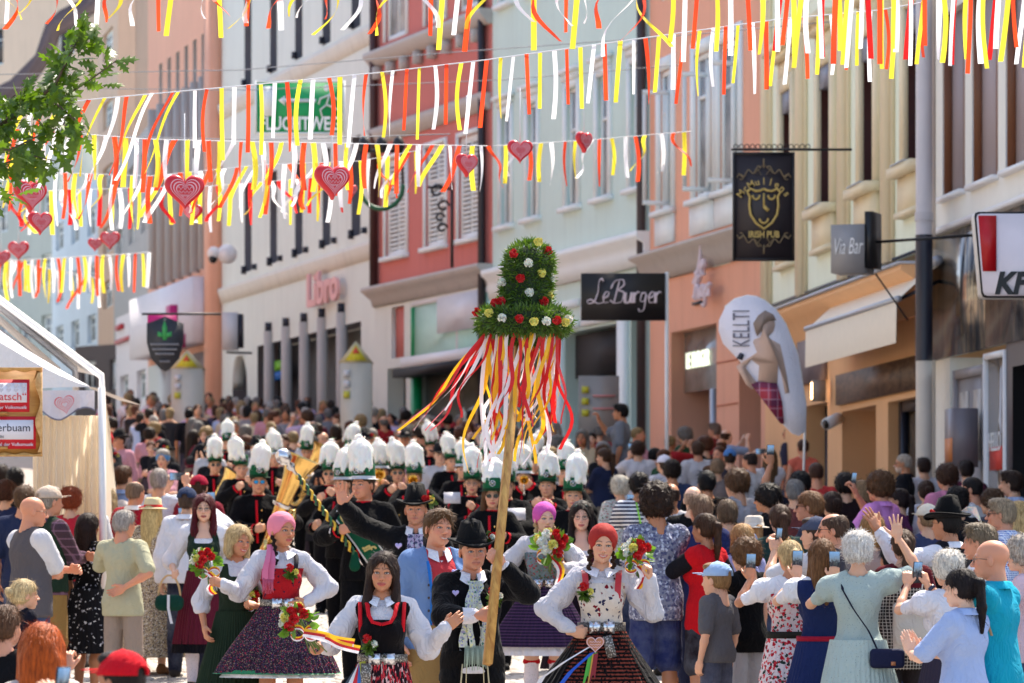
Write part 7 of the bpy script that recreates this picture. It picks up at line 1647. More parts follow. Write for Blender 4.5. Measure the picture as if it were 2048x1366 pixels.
for P,c,w_ in(([(-.06,-.23,.92),(-.20,-.28,.80),(-.34,-.32,.62),(-.45,-.30,.42)],lin(30,90,205),.022),([(-.07,-.22,.96),(-.24,-.26,.86),(-.38,-.24,.76),(-.44,-.22,.66)],lin(234,234,242),.022),([(-.06,-.235,.91),(-.10,-.30,.72),(-.15,-.36,.40)],lin(90,190,60),.030),([(-.045,-.24,.91),(-.07,-.31,.72),(-.09,-.38,.40)],lin(150,30,36),.020),([(-.058,-.242,.91),(-.092,-.312,.72),(-.118,-.382,.40)],lin(214,160,60),.005)):hang_strip(r4,'skirt_ribbon',P,(1,.1,.35),w_,c)
bouquet(1272,1112,24.75,(-.12,-.4,.9),'bouquet raised at shoulder height by the red kerchief woman',6,tails=((.02,-.24),(.06,-.20)),scale=1.02)
r5,g5,M5=person(874,1020,1.82,22,'laughing man in light blue jacket over a red waistcoat, no hat',head=(4,-2,4),hair='neat',hc=(116,82,50),skin='ruddy',group=PG,build=1.06,arms={-1:dict(w=(-.26,-.02,.88),e=(-.4,1,0),h='relaxed'),1:dict(w=(.24,-.10,.90),e=(.4,1,0),h='relaxed')},top=[dict(c=(234,232,238),m=M_WHITE,name='shirt',sleeve=.5,off=.012,vneck=.05,collar=True),dict(c=(190,60,66),m=M_REDVEST if 'M_REDVEST' in globals()else M_CLOTH,name='waistcoat',sleeve=0,off=.020,vneck=.09,hem=.93),dict(c=(112,140,186),m=M_CLOTH,name='jacket',sleeve=.92,off=.030,open_front=.08,hem=.84)],bottom=[dict(c=(150,118,72),off=.035,frac=.50,loose=.03,name='leather_breeches')],face=dict(smile=True,iris=lin(70,60,50),brow=lin(120,86,56)),**HERO)
heart_pin(r5,(.055,-.165,1.33));buttons(r5,[(.055,-.168,1.285)],.016,M_BRASS);buttons(r5,[(-.115,-.158,z)for z in(1.33,1.25,1.17,1.09,1.01)],.009,paint(lin(60,48,44),.4));buttons(r5,[(0,-.155,z)for z in(1.27,1.2,1.13,1.06)],.006)
sx=MB();F=Field((-.2,-.12,.05),(.2,.12,.5),.014)
for s in(-1,1):F.rc((s*.10,-.01,.44),(s*.104,.012,.30),.060,.060,.01);F.rc((s*.104,.012,.30),(s*.105,.02,.10),.060,.044,.01)
V,Q=F.nets();MB().add(V,Q).build('socks',M_CLOTH,r5,True,color=lin(70,140,50))
mb=MB();tube(mb,[(-.128,-.175,1.40),(-.10,-.178,1.2),(-.105,-.17,1.0)],.010,5,flat=.4);mb.build('lapel_edge',M_CLOTH_SMOOTH,r5,True,color=lin(40,110,190))
r6,g6,M6=person(832,988,1.80,0,'man in black hat with carnations waving his raised arm',head=(-4,0,0),hair='buzz',hc=(150,110,70),skin='ruddy',group=PG,hat=('alpine',(11,10,12)),build=1.05,arms={-1:dict(w=(-.54,-.12,1.64),e=(-.2,1,-.35),h='open',hd=(-.12,-.1,1),pn=(0,-1,0),th=(1,0,0)),1:dict(w=(.24,-.1,.9),e=(.5,1,0),h='relaxed')},top=[dict(c=(234,232,238),m=M_WHITE,name='shirt',sleeve=.95,off=.012,vneck=.04,collar=True),dict(c=(34,30,36),name='waistcoat',sleeve=0,off=.020,vneck=.10,hem=.93),dict(c=(11,11,15),m=M_VELVET,name='jacket',sleeve=.92,off=.030,open_front=.075,hem=.82)],bottom=[dict(c=(30,30,34))],face=dict(stubble=.35,brow=lin(130,96,66)),**hero(hres=.004,hand=.005))
mb=MB()
for k in range(5):P=np.array([(.02*(k-2),-.11,1.42),(.022*(k-2),-.16,1.32),(.028*(k-2),-.17,1.16),(.03*(k-2),-.17,1.0)]);t=np.linspace(0,3,12);strip(mb,np.stack([np.interp(t,range(4),P[:,q])for q in range(3)],-1),v3(math.cos(k),math.sin(k)*.5,0),.018)
mb.build('silk_scarf',M_LEAFPRINT,r6,True,color=lin(176,160,190));heart_pin(r6,(-.125,-.165,1.33),.028);link('carnation',carn_mesh(M_PRED,0,.034),r6,M6@Matrix.Translation((.085,-.075,.085)));link('carnation',carn_mesh(M_PYEL,1,.034),r6,M6@Matrix.Translation((.12,-.04,.075)))
mb=MB();
for k in range(16):mb.add(sprV*.06,T=[(0,1,6),(1,2,6),(2,3,6),(3,4,6),(4,5,6),(5,0,6)],M=M6@FR((.12,-.03,.06),nrm((math.sin(k),.3,math.cos(k))),nrm((math.cos(k*2.1)*.7+.5,-.2,math.sin(k*2.1)-.3)),(0,1,0)))
mb.build('hat_sprig',M_GREENERY,r6)['kind']='stuff'
r7,g7,M7=person(472,1052,1.62,14,'laughing woman with blonde bob in white blouse and dark green dirndl',sex='f',head=(22,4,6),hair='bob',hc=(206,178,128),skin='tan',group=PG,arms={-1:dict(w=(-.255,-.06,.93),e=(-.5,1,0),h='relaxed'),1:dict(w=(.12,-.26,1.10),e=(1,.3,-.4),h='grip',hd=(-1,-.3,.3))},top=[dict(c=(214,212,220),m=M_WHITE,name='blouse',sleeve=.66,puff=None,sloose=.020,vneck=.07,hem=1.04),dict(c=(38,50,38),m=M_CLOTH,name='bodice',sleeve=0,off=.022,square=(.07,.17),hem=1.05,cutz=1.43)],bottom=[dict(k='skirt',c=(34,48,34),m=M_CLOTH_SMOOTH,z0=1.06,z1=.35,r0=(.15,.122),r1=.30,**SK_DK)],face=dict(smile=True,iris=lin(90,110,120),brow=lin(150,120,90)),**hero(hres=.0035,hand=.005))
bouquet(495,1198,28.0,(.2,-.4,.7),'small bouquet half hidden behind the pink kerchief woman\u2019s hip',7,tails=(),scale=.85)
r8,g8,M8=person(408,990,1.70,0,'woman with long dyed red hair and glasses in a long wine red apron',sex='f',head=(2,2,0),hair='longfront',hc=(96,18,32),skin='pale',group=PG,glasses='wire',arms={-1:dict(w=(-.235,-.16,1.03),e=(-.6,1,0),h='fist',hd=(-.2,-1,-.1)),1:dict(w=(.22,-.05,.9),e=(.5,1,0),h='relaxed')},top=[dict(c=(236,234,240),m=M_WHITE,name='blouse',sleeve=.62,puff=None,sloose=.022,vneck=.0,square=(.085,.16),hem=1.04),dict(c=(30,48,36),m=M_VELVET,name='bodice',sleeve=0,off=.022,square=(.075,.20),hem=1.05,cutz=1.44)],bottom=[dict(k='skirt',c=(24,22,28),m=M_CLOTH_SMOOTH,z0=1.05,z1=.34,r0=(.14,.115),r1=.25,**SK_DK),dict(k='skirt',name='apron',c=(92,26,44),m=M_CLOTH_SMOOTH,z0=1.06,z1=.42,r0=(.150,.124),r1=.262,arc=(R(-170),R(-10)),amp=.012,pleats=40)],shoes=(40,36,36),face=dict(iris=lin(80,70,60),brow=lin(80,40,36),lip=lin(150,50,60)),**hero(hres=.0038,hand=.005))
F=Field((-.2,-.12,.05),(.2,.12,.5),.014)
for s in(-1,1):F.rc((s*.10,-.01,.44),(s*.104,.012,.30),.060,.060,.01);F.rc((s*.104,.012,.30),(s*.105,.02,.10),.060,.044,.01)
V,Q=F.nets();STOCK=MB().add(V,Q).mesh('stockings',M_EYELET,True);link('stockings',STOCK,r8,color=lin(226,216,226))
mb=MB();
for z_,c in((1.235,0),(1.215,0)):tube(mb,[(-.08,-.155,z_),(0,-.175,z_-.005),(.08,-.155,z_)],.005,5)
mb.build('gold_braid',M_BRASS,r8)
bg_=thing_at('handbag',r8,TR((-.285,-.20,.78)),'dark green wicker bag with a cane handle carried by the red haired woman','handbag');F=Field((-.17,-.12,-.12),(.17,.12,.14),.009);F.bx((0,0,0),(.125,.075,.07),.06,0);F.noise(.003,75,2);V,Q=F.nets();MB().add(V,Q).build('bag_body',M_CLOTH,bg_,True,color=lin(22,62,52))
t=np.linspace(0,math.pi,14);mb=MB();tube(mb,np.stack([.095*np.cos(t),0*t,.05+.19*np.sin(t)],-1),.009,6);mb.build('handle',paint(lin(206,170,120),.6),bg_,True);hang_strip(bg_,'ribbon',[(0,-.09,.07),(0.0,-.10,-.05),(.03,-.11,-.18)],(1,0,0),.012,lin(220,220,226),.1)
r9,g9,M9=person(1088,1008,1.70,0,'fair woman with magenta kerchief tied at the back, blue green bodice and violet skirt',sex='f',head=(16,2,0),hair='braids',hc=(206,176,130),skin='pale',group=PG,hat=('kerchief',(204,88,170),5),arms={-1:dict(w=(-.175,-.12,1.06),e=(-1,.4,.0),h='flat',hd=(1,-.5,-.2),pn=(0,1,0),th=(0,.2,1)),1:dict(w=(.17,-.27,1.20),e=(1,.3,-.5),h='grip',hd=(-.8,-.3,.4),pn=(0,1,0),th=(0,0,1))},top=dirndl((120,140,150),M_LIGHTFLORAL,None),bottom=[dict(k='skirt',name='petticoat',c=(236,232,236),m=M_WHITE,z0=1.04,z1=.50,r0=(.14,.115),r1=.37,amp=.02,pleats=30),dict(k='skirt',c=(44,34,58),m=M_VIOLETSKIRT,z0=1.06,z1=.57,r0=(.150,.122),r1=.40,**SK_DK)],face=dict(iris=lin(90,110,130),brow=lin(160,124,92)),**hero(hres=.0038,hand=.005));belt(r9,h=.06,col=lin(150,110,80));link('stockings',STOCK,r9,color=lin(236,228,236))
sk=MB();lathe(sk,[(.064,.47),(.072,.45),(.066,.43)],20,M=TR((-.10,0,0)));lathe(sk,[(.064,.47),(.072,.45),(.066,.43)],20,M=TR((.10,0,0)));sk.build('red_garter',M_CLOTH,r9,True,color=lin(190,30,40))
bouquet(1102,1096,30.3,(.05,-.75,.7),'largest bouquet, held to the chest by the magenta kerchief woman',8,tails=((.10,-.25),),scale=1.35)
r10,g10,M10=person(1163,1004,1.70,0,'woman with long dark hair, glasses and mirrored sunglasses pushed up on her head',sex='f',head=(-2,4,0),hair='longfront',hc=(40,28,26),skin='pale',group=PG,glasses='wire',top=[dict(c=(228,226,230),m=M_WHITE,name='blouse',sleeve=.6,square=(.09,.18),hem=1.04),dict(c=(70,26,40),name='bodice',sleeve=0,off=.022,square=(.078,.22),hem=1.05,cutz=1.44)],bottom=[dict(k='skirt',c=(40,30,40),z0=1.06,z1=.35,r0=(.15,.122),r1=.3)],**hero(hres=.0045,hand=.007))
M_MINT=plain('mirror_lens',lin(160,225,205),.12,.6,0);glasses_obj(r10,M10,'sun',True,M_MINT)
mb=MB();tube(mb,[(-.08,-.150,1.20),(0,-.172,1.19),(.08,-.150,1.20)],.012,5,flat=.4);mb.build('gold_braid',M_BRASS,r10)
# ------------------------------------------------------------------ brass band
BG='bandsmen with white plumes'
def uniform(root,g):
 mb=MB();
 for s in(-1,1):
  E,Wp=g.el[s],g.wr[s];dv=nrm(Wp-E);c=E+(Wp-E)*.80;tube(mb,[c-dv*.07,c+dv*.06],.054,12,closed=False);mb.build('red_cuff',M_CLOTH,root,True,color=lin(200,22,40));mb=MB()
  tube(mb,[g.sh[s]+v3(-s*.10,-.005,.062),g.sh[s]+v3(-s*.02,-.012,.050),g.sh[s]+v3(s*.050,-.012,-.02),g.sh[s]+v3(s*.058,-.012,-.07)],.029,6);mb.build('shoulder_piping',M_CLOTH,root,True,color=lin(200,22,40));mb=MB()
 lathe(mb,[(.070,1.425),(.074,1.445),(.068,1.475)],20,M=TR((0,.018,0)));mb.build('red_collar',M_CLOTH,root,True,color=lin(200,22,40));mb=MB();tube(mb,[(-.03,-.12,1.42),(-.028,-.165,1.25),(-.02,-.15,1.0)],.013,5,flat=.5)
 mb.build('front_piping',M_CLOTH,root,True,color=lin(200,22,40));buttons(root,[(.02,-.165+.012*abs(z-1.2)/.1,z)for z in(1.32,1.22,1.12)],.010,M_BRASS)
def bandsman(x,ey,label,arms,seed,yaw=0,sex='m',glasses=None,P=1.74,head=(0,0,0),hi=False,hair='short',hc=(90,64,44),skin='fair',lead=False,sc=None,dd=None):
 s=(ey-770)/(CAMH-P*1.603/1.72);d=dd or FPX/s
 r,g,Mh=person(x,0,P,yaw,label,sex=sex,arms=arms,head=head,hair=hair,hc=hc,skin=skin,glasses=glasses,group=BG if not lead else PG,d=d,hat=('shako',(24,92,58),seed),top=[dict(c=(13,13,17),m=M_CLOTH,name='tunic',sleeve=.93,off=.024,hem=.84,sloose=.010,res=.018)],bottom=[dict(c=(13,13,17),off=.02)],shoes=(20,20,22),**(dict(res=.018,hres=.0055,hand=.0065)),hseed=seed)
 uniform(r,g);return r,g,Mh
def two(zr,zl,xr=.10,xl=.10,yr=-.30,yl=-.30):return{-1:dict(w=(-xr,yr,zr),e=(-1,.2,-.9),h='grip',hd=(.6,-.4,.5),pn=(.3,1,0)),1:dict(w=(xl,yl,zl),e=(1,.2,-.9),h='grip',hd=(-.6,-.4,.5),pn=(-.3,1,0))}
def trumpet(root,g,label,bell=.062,tilt=0.0,M=None):
 o=thing_at('trumpet',root,M or TR((0,-.16,1.49),(R(-8+tilt),0,0)),label,'trumpet','brass instruments of the band');t=np.linspace(0,1,14);mb=MB()
 lathe(mb,[(bell*(0.16+.84*q**5),.30+.22*q)for q in t],20,M=TR((0,0,0),(R(90),0,0)));mb.build('bell',M_BRASS,o,True)
 mb=MB();tube(mb,[(0,0,0),(0,-.42,0)],.007,6);tube(mb,[(0,-.32,0),(0,-.12,0),(0,-.06,-.03),(0,-.10,-.075),(0,-.30,-.075),(0,-.36,-.04),(0,-.34,0)],.008,6)
 for k in range(3):tube(mb,[(0,-.17-.03*k,.04),(0,-.17-.03*k,-.11)],.011,8)
 mb.build('tubing',M_BRASS if bell>.05 else M_SILVER,o,True);return o
def cards(root,label,p=(.0,-.42,1.40)):
 o=thing_at('music_card',root,TR(p,(R(-20),0,R(6))),label,'music card','music cards clipped to the instruments');mb=MB();box(mb,(-.085,-.002,-.06),(.085,.002,.06));mb.build('sheet',M_SHEET,o);return o
def sheet():
 m,nt,b=NT('music_sheet');v=coords(nt);sp=nt.nodes.new('ShaderNodeSeparateXYZ');nt.links.new(v,sp.inputs[0]);a=mathn(nt,'GREATER_THAN',mathn(nt,'FRACT',mathn(nt,'MULTIPLY',sp.outputs[2],110)),.6)
 nt.links.new(mixc(nt,mathn(nt,'MULTIPLY',a,.6),lin(214,210,216),lin(110,108,118)),b.inputs['Base Color']);return m
M_SHEET=sheet()
def euph(root,label,M,name='tuba',s=1.0):
 o=thing_at(name,root,M@Matrix.Diagonal((s,s,s,1)),label,name,'brass instruments of the band');mb=MB();t=np.linspace(0,1,22)
 bp=[(.030+.060*q+.075*q**7,.74*q)for q in t];lathe(mb,bp,28);lathe(mb,[(a-.004,b)for a,b in bp[::-1][:-4]],28);mb.build('bell',M_BRASS,o,True);mb=MB()
 tube(mb,[(0,0,.02),(.0,0,-.08),(.05,0,-.14),(.11,0,-.12),(.13,0,-.04),(.13,0,.26),(.11,0,.32),(.08,0,.30),(.075,0,.02)],[.032,.032,.030,.028,.026,.022,.02,.018,.016],10)
 for k in range(6):tube(mb,[(.03+.022*k,-.045,.0),(.03+.022*k,-.05,.17),(.04+.022*k,-.05,.19)],.0075,6)
 for k in range(4):t2=np.linspace(0,2*math.pi,12);tube(mb,np.stack([.085+.055*np.cos(t2),np.full(12,-.055),.03+.036*k+.014*np.sin(t2)],-1),.006,5)
 mb.build('tubing',M_BRASS,o,True);mb=MB()
 for k in range(3):lathe(mb,[(.014,.17),(.014,.22),(.0,.221)],10,M=TR((.045+.035*k,-.06,0)))
 lathe(mb,[(.075,.30),(.082,.31),(.080,.33)],24);mb.build('valve',M_SILVER,o,True);return o
A_low=lambda:two(1.15,1.22,.16,.12)
b1=bandsman(517,964,'bandsman with blue mirrored sunglasses holding the large tuba',{-1:dict(w=(-.06,-.28,1.13),e=(-1,.3,-.6),h='grip',hd=(.9,-.3,.2),pn=(0,1,0)),1:dict(w=(.22,-.30,1.22),e=(1,.2,-.7),h='grip',hd=(-.7,-.3,.5),pn=(0,1,0))},1,yaw=8,P=1.78)
M_BLUELENS=plain('blue_mirror',lin(30,130,190),.1,.5,0);glasses_obj(b1[0],b1[2],'sun',False,M_BLUELENS);euph(b1[0],'large brass tuba with its bell raised to the right of its player',TR((.055,-.36,1.02),(R(6),R(22),0)),s=1.2)
b2=bandsman(430,930,'bandsman at the far left half hidden behind a slanting brass tube',A_low(),2,yaw=10,glasses='sun');euph(b2[0],'brass tuba slanting up at the far left of the band',TR((-.22,-.35,.92),(0,R(38),0)),s=.95)
bandsman(482,937,'bandsman between the slanting tuba and the sunglassed tuba player',two(1.35,1.42),3,yaw=12)
bandsman(550,920,'bandsman behind the tuba player, seen as a tall plume only',A_low(),4)
b5=bandsman(614,912,'bandsman with glasses looking down above the raised tuba bell',A_low(),0+6,head=(0,12,0),glasses='wire')
e5=euph(b5[0],'second brass horn whose flared bell points up right behind the mace',TR((-.16,-.4,1.0),(R(10),R(34),0)),name='tenor_horn',s=1.05)
bandsman(660,948,'bandsman with dark sunglasses directly right of the looking down bandsman',two(1.30,1.36),7,glasses='sun',yaw=-6)
bandsman(686,968,'bandsman whose face is turned left beside the drum major\u2019s plume',A_low(),8,yaw=-30)
b9=bandsman(762,944,'young bandsman with grey hat band playing a horn',two(1.38,1.42),4);trumpet(b9[0],b9[1],'brass horn played left of the tall bandsman',.075)
bandsman(796,946,'bandsman with black sunglasses between the horn player and the tall bandsman',two(1.38,1.40),5+6,glasses='sun')
b11=bandsman(829,955,'tall fair haired bandsman with the roundest plume above the waving man\u2019s hat',two(1.36,1.42,.08,.12),13,hc=(170,140,100),hair='mop');trumpet(b11[0],b11[1],'trumpet raised by the tall fair haired bandsman',.055)
bandsman(902,925,'bandsman far back, just left of the pole ribbons, in partial profile',A_low(),14,yaw=20);bandsman(926,940,'bandsman in front of the profile one, left of the pole ribbons',A_low(),16,yaw=5)
b14=bandsman(944,967,'bandswoman with glasses playing a clarinet left of the pole',two(1.22,1.34,.03,.03),17,sex='f',glasses='wire',hair='ponytail')
o=thing_at('clarinet',b14[0],TR((0,-.14,1.46),(R(38),0,0)),'black clarinet held to the mouth left of the pole','clarinet');mb=MB();lathe(mb,[(.007,.0),(.012,-.08),(.013,-.50),(.028,-.60)],12);mb.build('tube',M_BLACK,o,True);mb=MB()
for k in range(9):sphere(mb,(0,-.016,-.12-.045*k),.008,6,4)
mb.build('key',M_SILVER,o)['kind']='stuff'
bandsman(985,992,'bandswoman with loose brown hair and dark sunglasses left of the pole',A_low(),18,sex='f',hair='long',hc=(110,76,50),glasses='sun')
b16=bandsman(1012,972,'bandsman with glasses holding a flugelhorn right behind the pole',{-1:dict(w=(-.20,-.28,1.24),e=(-1,.2,-.7),h='grip',hd=(.8,-.4,.3),pn=(0,1,0)),1:dict(w=(.03,-.36,1.20),e=(1,.2,-.7),h='grip',hd=(-.7,-.4,.3),pn=(0,1,0))},19,glasses='wire',P=1.78)
trumpet(b16[0],b16[1],'golden flugelhorn with its bell towards the camera, right of the pole',.10,M=TR((.02,-.10,1.20),(R(4),0,0)));cards(b16[0],'music card clipped above the golden flugelhorn',(.10,-.40,1.33))
b17=bandsman(1048,955,'bandsman hidden behind raised hands right of the pole',two(1.46,1.50,.05,.08),20);trumpet(b17[0],b17[1],'small trumpet held up right of the pole',.05)
bandsman(1095,972,'bandsman with the slender plume and green cord, third from the right',two(1.40,1.38),21,yaw=-10);bandsman(1128,948,'bandsman at the back right whose plume is the tallest',A_low(),23,yaw=8)
b20=bandsman(1146,992,'bandswoman at the right end of the band with a drooping plume',{-1:dict(w=(-.24,0,.88),e=(-.4,1,0),h='relaxed'),1:dict(w=(.24,0,.88),e=(.4,1,0),h='relaxed')},22,sex='f',hair='ponytail',hc=(150,110,70))
for x_,e_,lb in((455,903,'bandsman in the back rank above the slanting tuba'),(702,912,'bandsman in the back rank behind the drum major\u2019s plume'),(862,908,'bandsman in the back rank right of the tall fair haired one'),(975,922,'bandsman in the back rank behind the pole ribbons'),(1068,928,'bandsman in the back rank right of the raised trumpet')):bandsman(x_,e_,lb,A_low(),int(x_)%23,yaw=rng.uniform(-12,12))
cards(b5[0],'music card held up between the tuba and the mace',(.05,-.45,1.22));cards(b2[0],'small music card beside the slanting tuba',(.35,-.4,1.2));cards(b14[0],'music card beside the clarinet player',(-.2,-.3,1.45))
rd,gd,Md=bandsman(728,970,'drum major with a green and gold sash gripping a long corded mace',{-1:dict(w=(-.14,-.33,1.235),e=(-1,.1,-.8),h='fist',hd=(.9,-.4,.3),pn=(0,1,-.2),th=(0,0,1)),1:dict(w=(.27,0,.9),e=(.5,1,0),h='relaxed')},4,yaw=-8,P=1.90,head=(-22,0,0),hc=(100,80,66),skin='ruddy',lead=True)
o=MB();P=[(-.19,-.02,1.425),(-.150,-.105,1.38),(-.07,-.168,1.29),(.02,-.182,1.18),(.10,-.165,1.06),(.17,-.11,.95)];P=np.array(P);t=np.linspace(0,5,20);PS=np.stack([np.interp(t,range(6),P[:,k])for k in range(3)],-1);sdv=nrm((.80,.05,.55));strip(o,PS,sdv,.085);sash=o.build('sash',M_CLOTH_SMOOTH,rd,True,color=lin(18,78,52))
mb=MB()
for sg in(-1,1):strip(mb,PS+np.array(sdv)*.077*sg+v3(0,-.004,0),sdv,.006)
mb.build('silver_edge',ribbon_mat(lin(200,196,190),.05),sash)
dr_=nrm(PS[14]-PS[4]);
for i,ch in enumerate('Gl\u00fcck auf !'):
 if ch==' ':continue
 p=PS[5]+(PS[16]-PS[5])*(i/10.0);X=dr_;Z=nrm(np.array(sdv)-(np.array(sdv)@X)*X);Yv=np.cross(Z,X);put_text('letter',ch,.135,M_GOLD,sash,FR(p+v3(0,-.026,0),X,Yv,Z),extrude=.003,shear=.2,offset=.002)
put_text('letter','W',.12,paint(lin(214,214,208),.5),sash,FR(PS[3]+v3(0,-.022,0),dr_,np.cross(Z,dr_),Z),extrude=.003)
mb=MB()
for s in(-1,1):
 E,S0,Wp=gd.el[s],gd.sh[s],gd.wr[s]
 for a,b,q in((S0,E,.55),(S0,E,.68),(E,Wp,.62),(E,Wp,.80)):c=a+(b-a)*q;dv=nrm(b-a);tube(mb,[c-dv*.011,c+dv*.011],.066 if a is S0 else.058,12,closed=False)
mb.build('silver_braid',M_CLOTH_SMOOTH,rd,True,color=lin(214,210,212))
H0=W(563,908,33.0);H1=W(712,1112,33.55);mc=empty('mace',H1);tag(mc,'long ceremonial mace with silver ball head and yellow and green cord wound round it','mace');dv=H0-H1;L=np.linalg.norm(dv);dn=nrm(dv);a_,b_,_=frame_from(dn)
mb=MB();tube(mb,[dn*.05,dn*(L-.10)],.013,8);mb.build('staff',M_DKGREY,mc,True);t=np.linspace(.02,.80,160)
for k,c in((0,lin(222,178,50)),(1,lin(30,96,60))):mb=MB();ph=t*62+k*math.pi;tube(mb,dn*(t*L)[:,None]+.018*(np.cos(ph)[:,None]*a_+np.sin(ph)[:,None]*b_),.0125 if k==0 else.0095,5);mb.build('wound_cord',paint(c,.5),mc,True)
mb=MB();Mx=FR(dn*(L-.16),a_,b_,dn);lathe(mb,[(.012,-.12),(.014,-.03),(.035,.0),(.040,.02),(.022,.05),(.060,.085),(.072,.13),(.055,.18),(.02,.20),(0,.205)],20,M=Mx);mb.build('silver_head',M_SILVER,mc,True);mb=MB();tube(mb,[(0,0,0),-dn*.06,-dn*.16],[.014,.012,.002],8);mb.build('spike',M_SILVER,mc,True)
F=Field((-.10,-.08,-.2),(.1,.08,.06),.010);F.rc((0,0,0),(0,0,-.10),.03,.05,.01);F.noise(.004,90,1,(1,1,.2));V,Q=F.nets();MB().add(V+(dn*.02),Q).build('tassel',M_CLOTH,mc,True,color=lin(16,70,50))
# ------------------------------------------------------------------ spectators, one by one
def tee(c,m=None,**k):return dict(dict(c=c,m=m or M_CLOTH,sleeve=.44,off=.019,sloose=.012,hem=.84),**k)
def shirt(c,m=None,**k):return dict(dict(c=c,m=m or M_CLOTH,sleeve=.92,off=.016,sloose=.010,hem=.86,collar=True),**k)
def vest(c,m=None,**k):return dict(dict(c=c,m=m or M_CLOTH,sleeve=0,off=.026,name='vest',hem=.88,vneck=.12),**k)
def blouse(c,m=None,**k):return dict(dict(c=c,m=m or M_WHITE,sleeve=.40,puff=.088,off=.016,hem=.98,name='blouse'),**k)
def dressk(c,m,**k):return dict(dict(k='skirt',c=c,m=m,z0=1.02,z1=.22,r0=(.170,.142),r1=.33,amp=.014,pleats=34),**k)
jeans=lambda c=(62,74,104),**k:dict(dict(c=c,m=M_DENIM),**k)
def shorts(c,**k):return dict(dict(c=c,m=M_DENIM,frac=.47,loose=.025,name='shorts'),**k)
MID=dict(res=.016,hres=.0062,hand=.0062)
def clap():return{-1:dict(w=(-.055,-.34,1.20),e=(-1,.2,-.7),h='flat',hd=(.15,-.5,.9),pn=(1,0,0),th=(0,1,.2)),1:dict(w=(.055,-.34,1.20),e=(1,.2,-.7),h='flat',hd=(-.15,-.5,.9),pn=(-1,0,0),th=(0,1,.2))}
def ph1(s,**k):return{s:A_phone(s,**k)}
def ph2(h=1.62,y=-.34):return{-1:A_phone(-1,h,.085,y),1:A_phone(1,h,.085,y)}
def crossed():return{-1:dict(w=(.08,-.29,1.12),e=(-1,.2,-.6),h='relaxed',hd=(1,-.2,.1)),1:dict(w=(-.08,-.31,1.16),e=(1,.2,-.6),h='relaxed',hd=(-1,-.2,.1))}
def sp(x,y,P,yaw,label,**k):
 for q,v in MID.items():k.setdefault(q,v)
 k.setdefault('hscale',.95);return person(x,y,P,yaw,label,**k)
LG='spectators on the left side';RG='spectators on the right side'
# --- left side
sp(62,992,1.78,128,'stout man with shaved head in grey vest over white short sleeved shirt',build=1.1,hair=None,hc=(150,120,100),skin='ruddy',glasses='wire',head=(-18,4,0),arms=crossed(),top=[tee((215,215,221)),vest((92,88,92),hem=.80)],bottom=[jeans((56,70,100))],group=LG)
sp(98,974,1.80,130,'man in beige baseball cap, plaid shirt and dark green vest',hair='short',hc=(150,140,130),skin='ruddy',hat=('cap',(190,172,156)),top=[shirt((74,56,66),M_PLAID),vest((34,52,40))],bottom=[dict(c=(142,112,66))],arms=crossed(),group=LG)
r_,g_,_=sp(176,974,1.68,168,'woman with light blonde short hair in white top holding up a phone',sex='f',hair='fluffy',hc=(222,204,168),arms=ph1(1,h=1.54,x=.16),top=[tee((210,210,217))],bottom=[dict(c=(90,80,84))],group=LG);phone(r_,g_,1,'phone held up by the light blonde woman on the left')
r_,g_,_=sp(176,1028,1.558,140,d=32.5,label='woman with long dark wavy hair in black dress with white print',sex='f',hair='long',hc=(52,32,26),skin='olive',hseed=4,arms=ph1(-1,h=1.46,x=.18),top=[tee((17,17,19),M_NEWS,hem=1.0)],bottom=[dressk((28,28,32),M_NEWS,z1=.42,r1=.27)],group=LG)
phone(r_,g_,-1,'phone in a yellow case held by the wavy haired woman')
r_,g_,_=sp(246,1022,1.62,158,'grey haired man in pale sage polo shirt with one hand behind his back',build=.95,d=31.5,hair='short',hc=(170,165,162),skin='ruddy',glasses='wire',head=(-18,4,0),res=.014,hres=.005,hand=.005,arms={1:dict(w=(.16,-.30,1.36),e=(1,.1,-1),h='phone',hd=(-.1,-.2,1),pn=(-.4,-1,0),th=(-1,0,.3)),-1:dict(w=(-.10,.17,1.05),e=(-1,.3,-.4),h='relaxed',hd=(.8,.2,-.4),pn=(0,1,0))},top=[tee((184,181,152),hem=.80)],bottom=[dict(c=(150,134,122))],group=LG)
r_.location.z+=0;phone(r_,g_,1,'phone held low by the man in the sage polo shirt')
r_,g_,_=sp(306,1000,1.60,160,'woman in straw hat with red band and long taupe leaf print dress',sex='f',hair='long',hc=(216,190,130),hat=('straw',(226,208,166)),arms={-1:A_phone(-1,1.46,.16),1:dict(w=(.2,-.2,1.1),e=(1,.3,-.5),h='relaxed')},top=[shirt((176,156,124),M_TAUPE,collar=False,hem=1.0,sloose=.03)],bottom=[dressk((176,156,124),M_TAUPE,z1=.18,r1=.36,r0=(.165,.14))],shoes=(130,90,60),group=LG)
phone(r_,g_,-1,'phone held up by the woman in the straw hat')
r_,g_,_=sp(318,938,1.80,172,'grey haired man in blue striped shirt filming with both arms raised',hair='neat',hc=(176,170,168),skin='fair',arms={-1:dict(w=(-.20,-.30,1.58),e=(-1,.1,-.7),h='phone',hd=(.2,-.2,1),pn=(0,-1,0)),1:dict(w=(-.02,-.32,1.56),e=(.6,.1,-1),h='phone',hd=(-.2,-.2,1),pn=(0,-1,0))},top=[tee((170,186,214),M_FINESTRIPE,sleeve=.5)],bottom=[jeans((40,44,66))],group=LG)
phone(r_,g_,1,'phone held sideways above the striped shirt man',land=True,both=True)
sp(270,962,1.72,150,'balding man in dark red polo with white collar',build=1.1,hair='balding',hc=(130,110,96),skin='ruddy',top=[tee((156,30,48),collar=True,cc=(235,235,240))],bottom=[dict(c=(60,60,70))],group=LG)
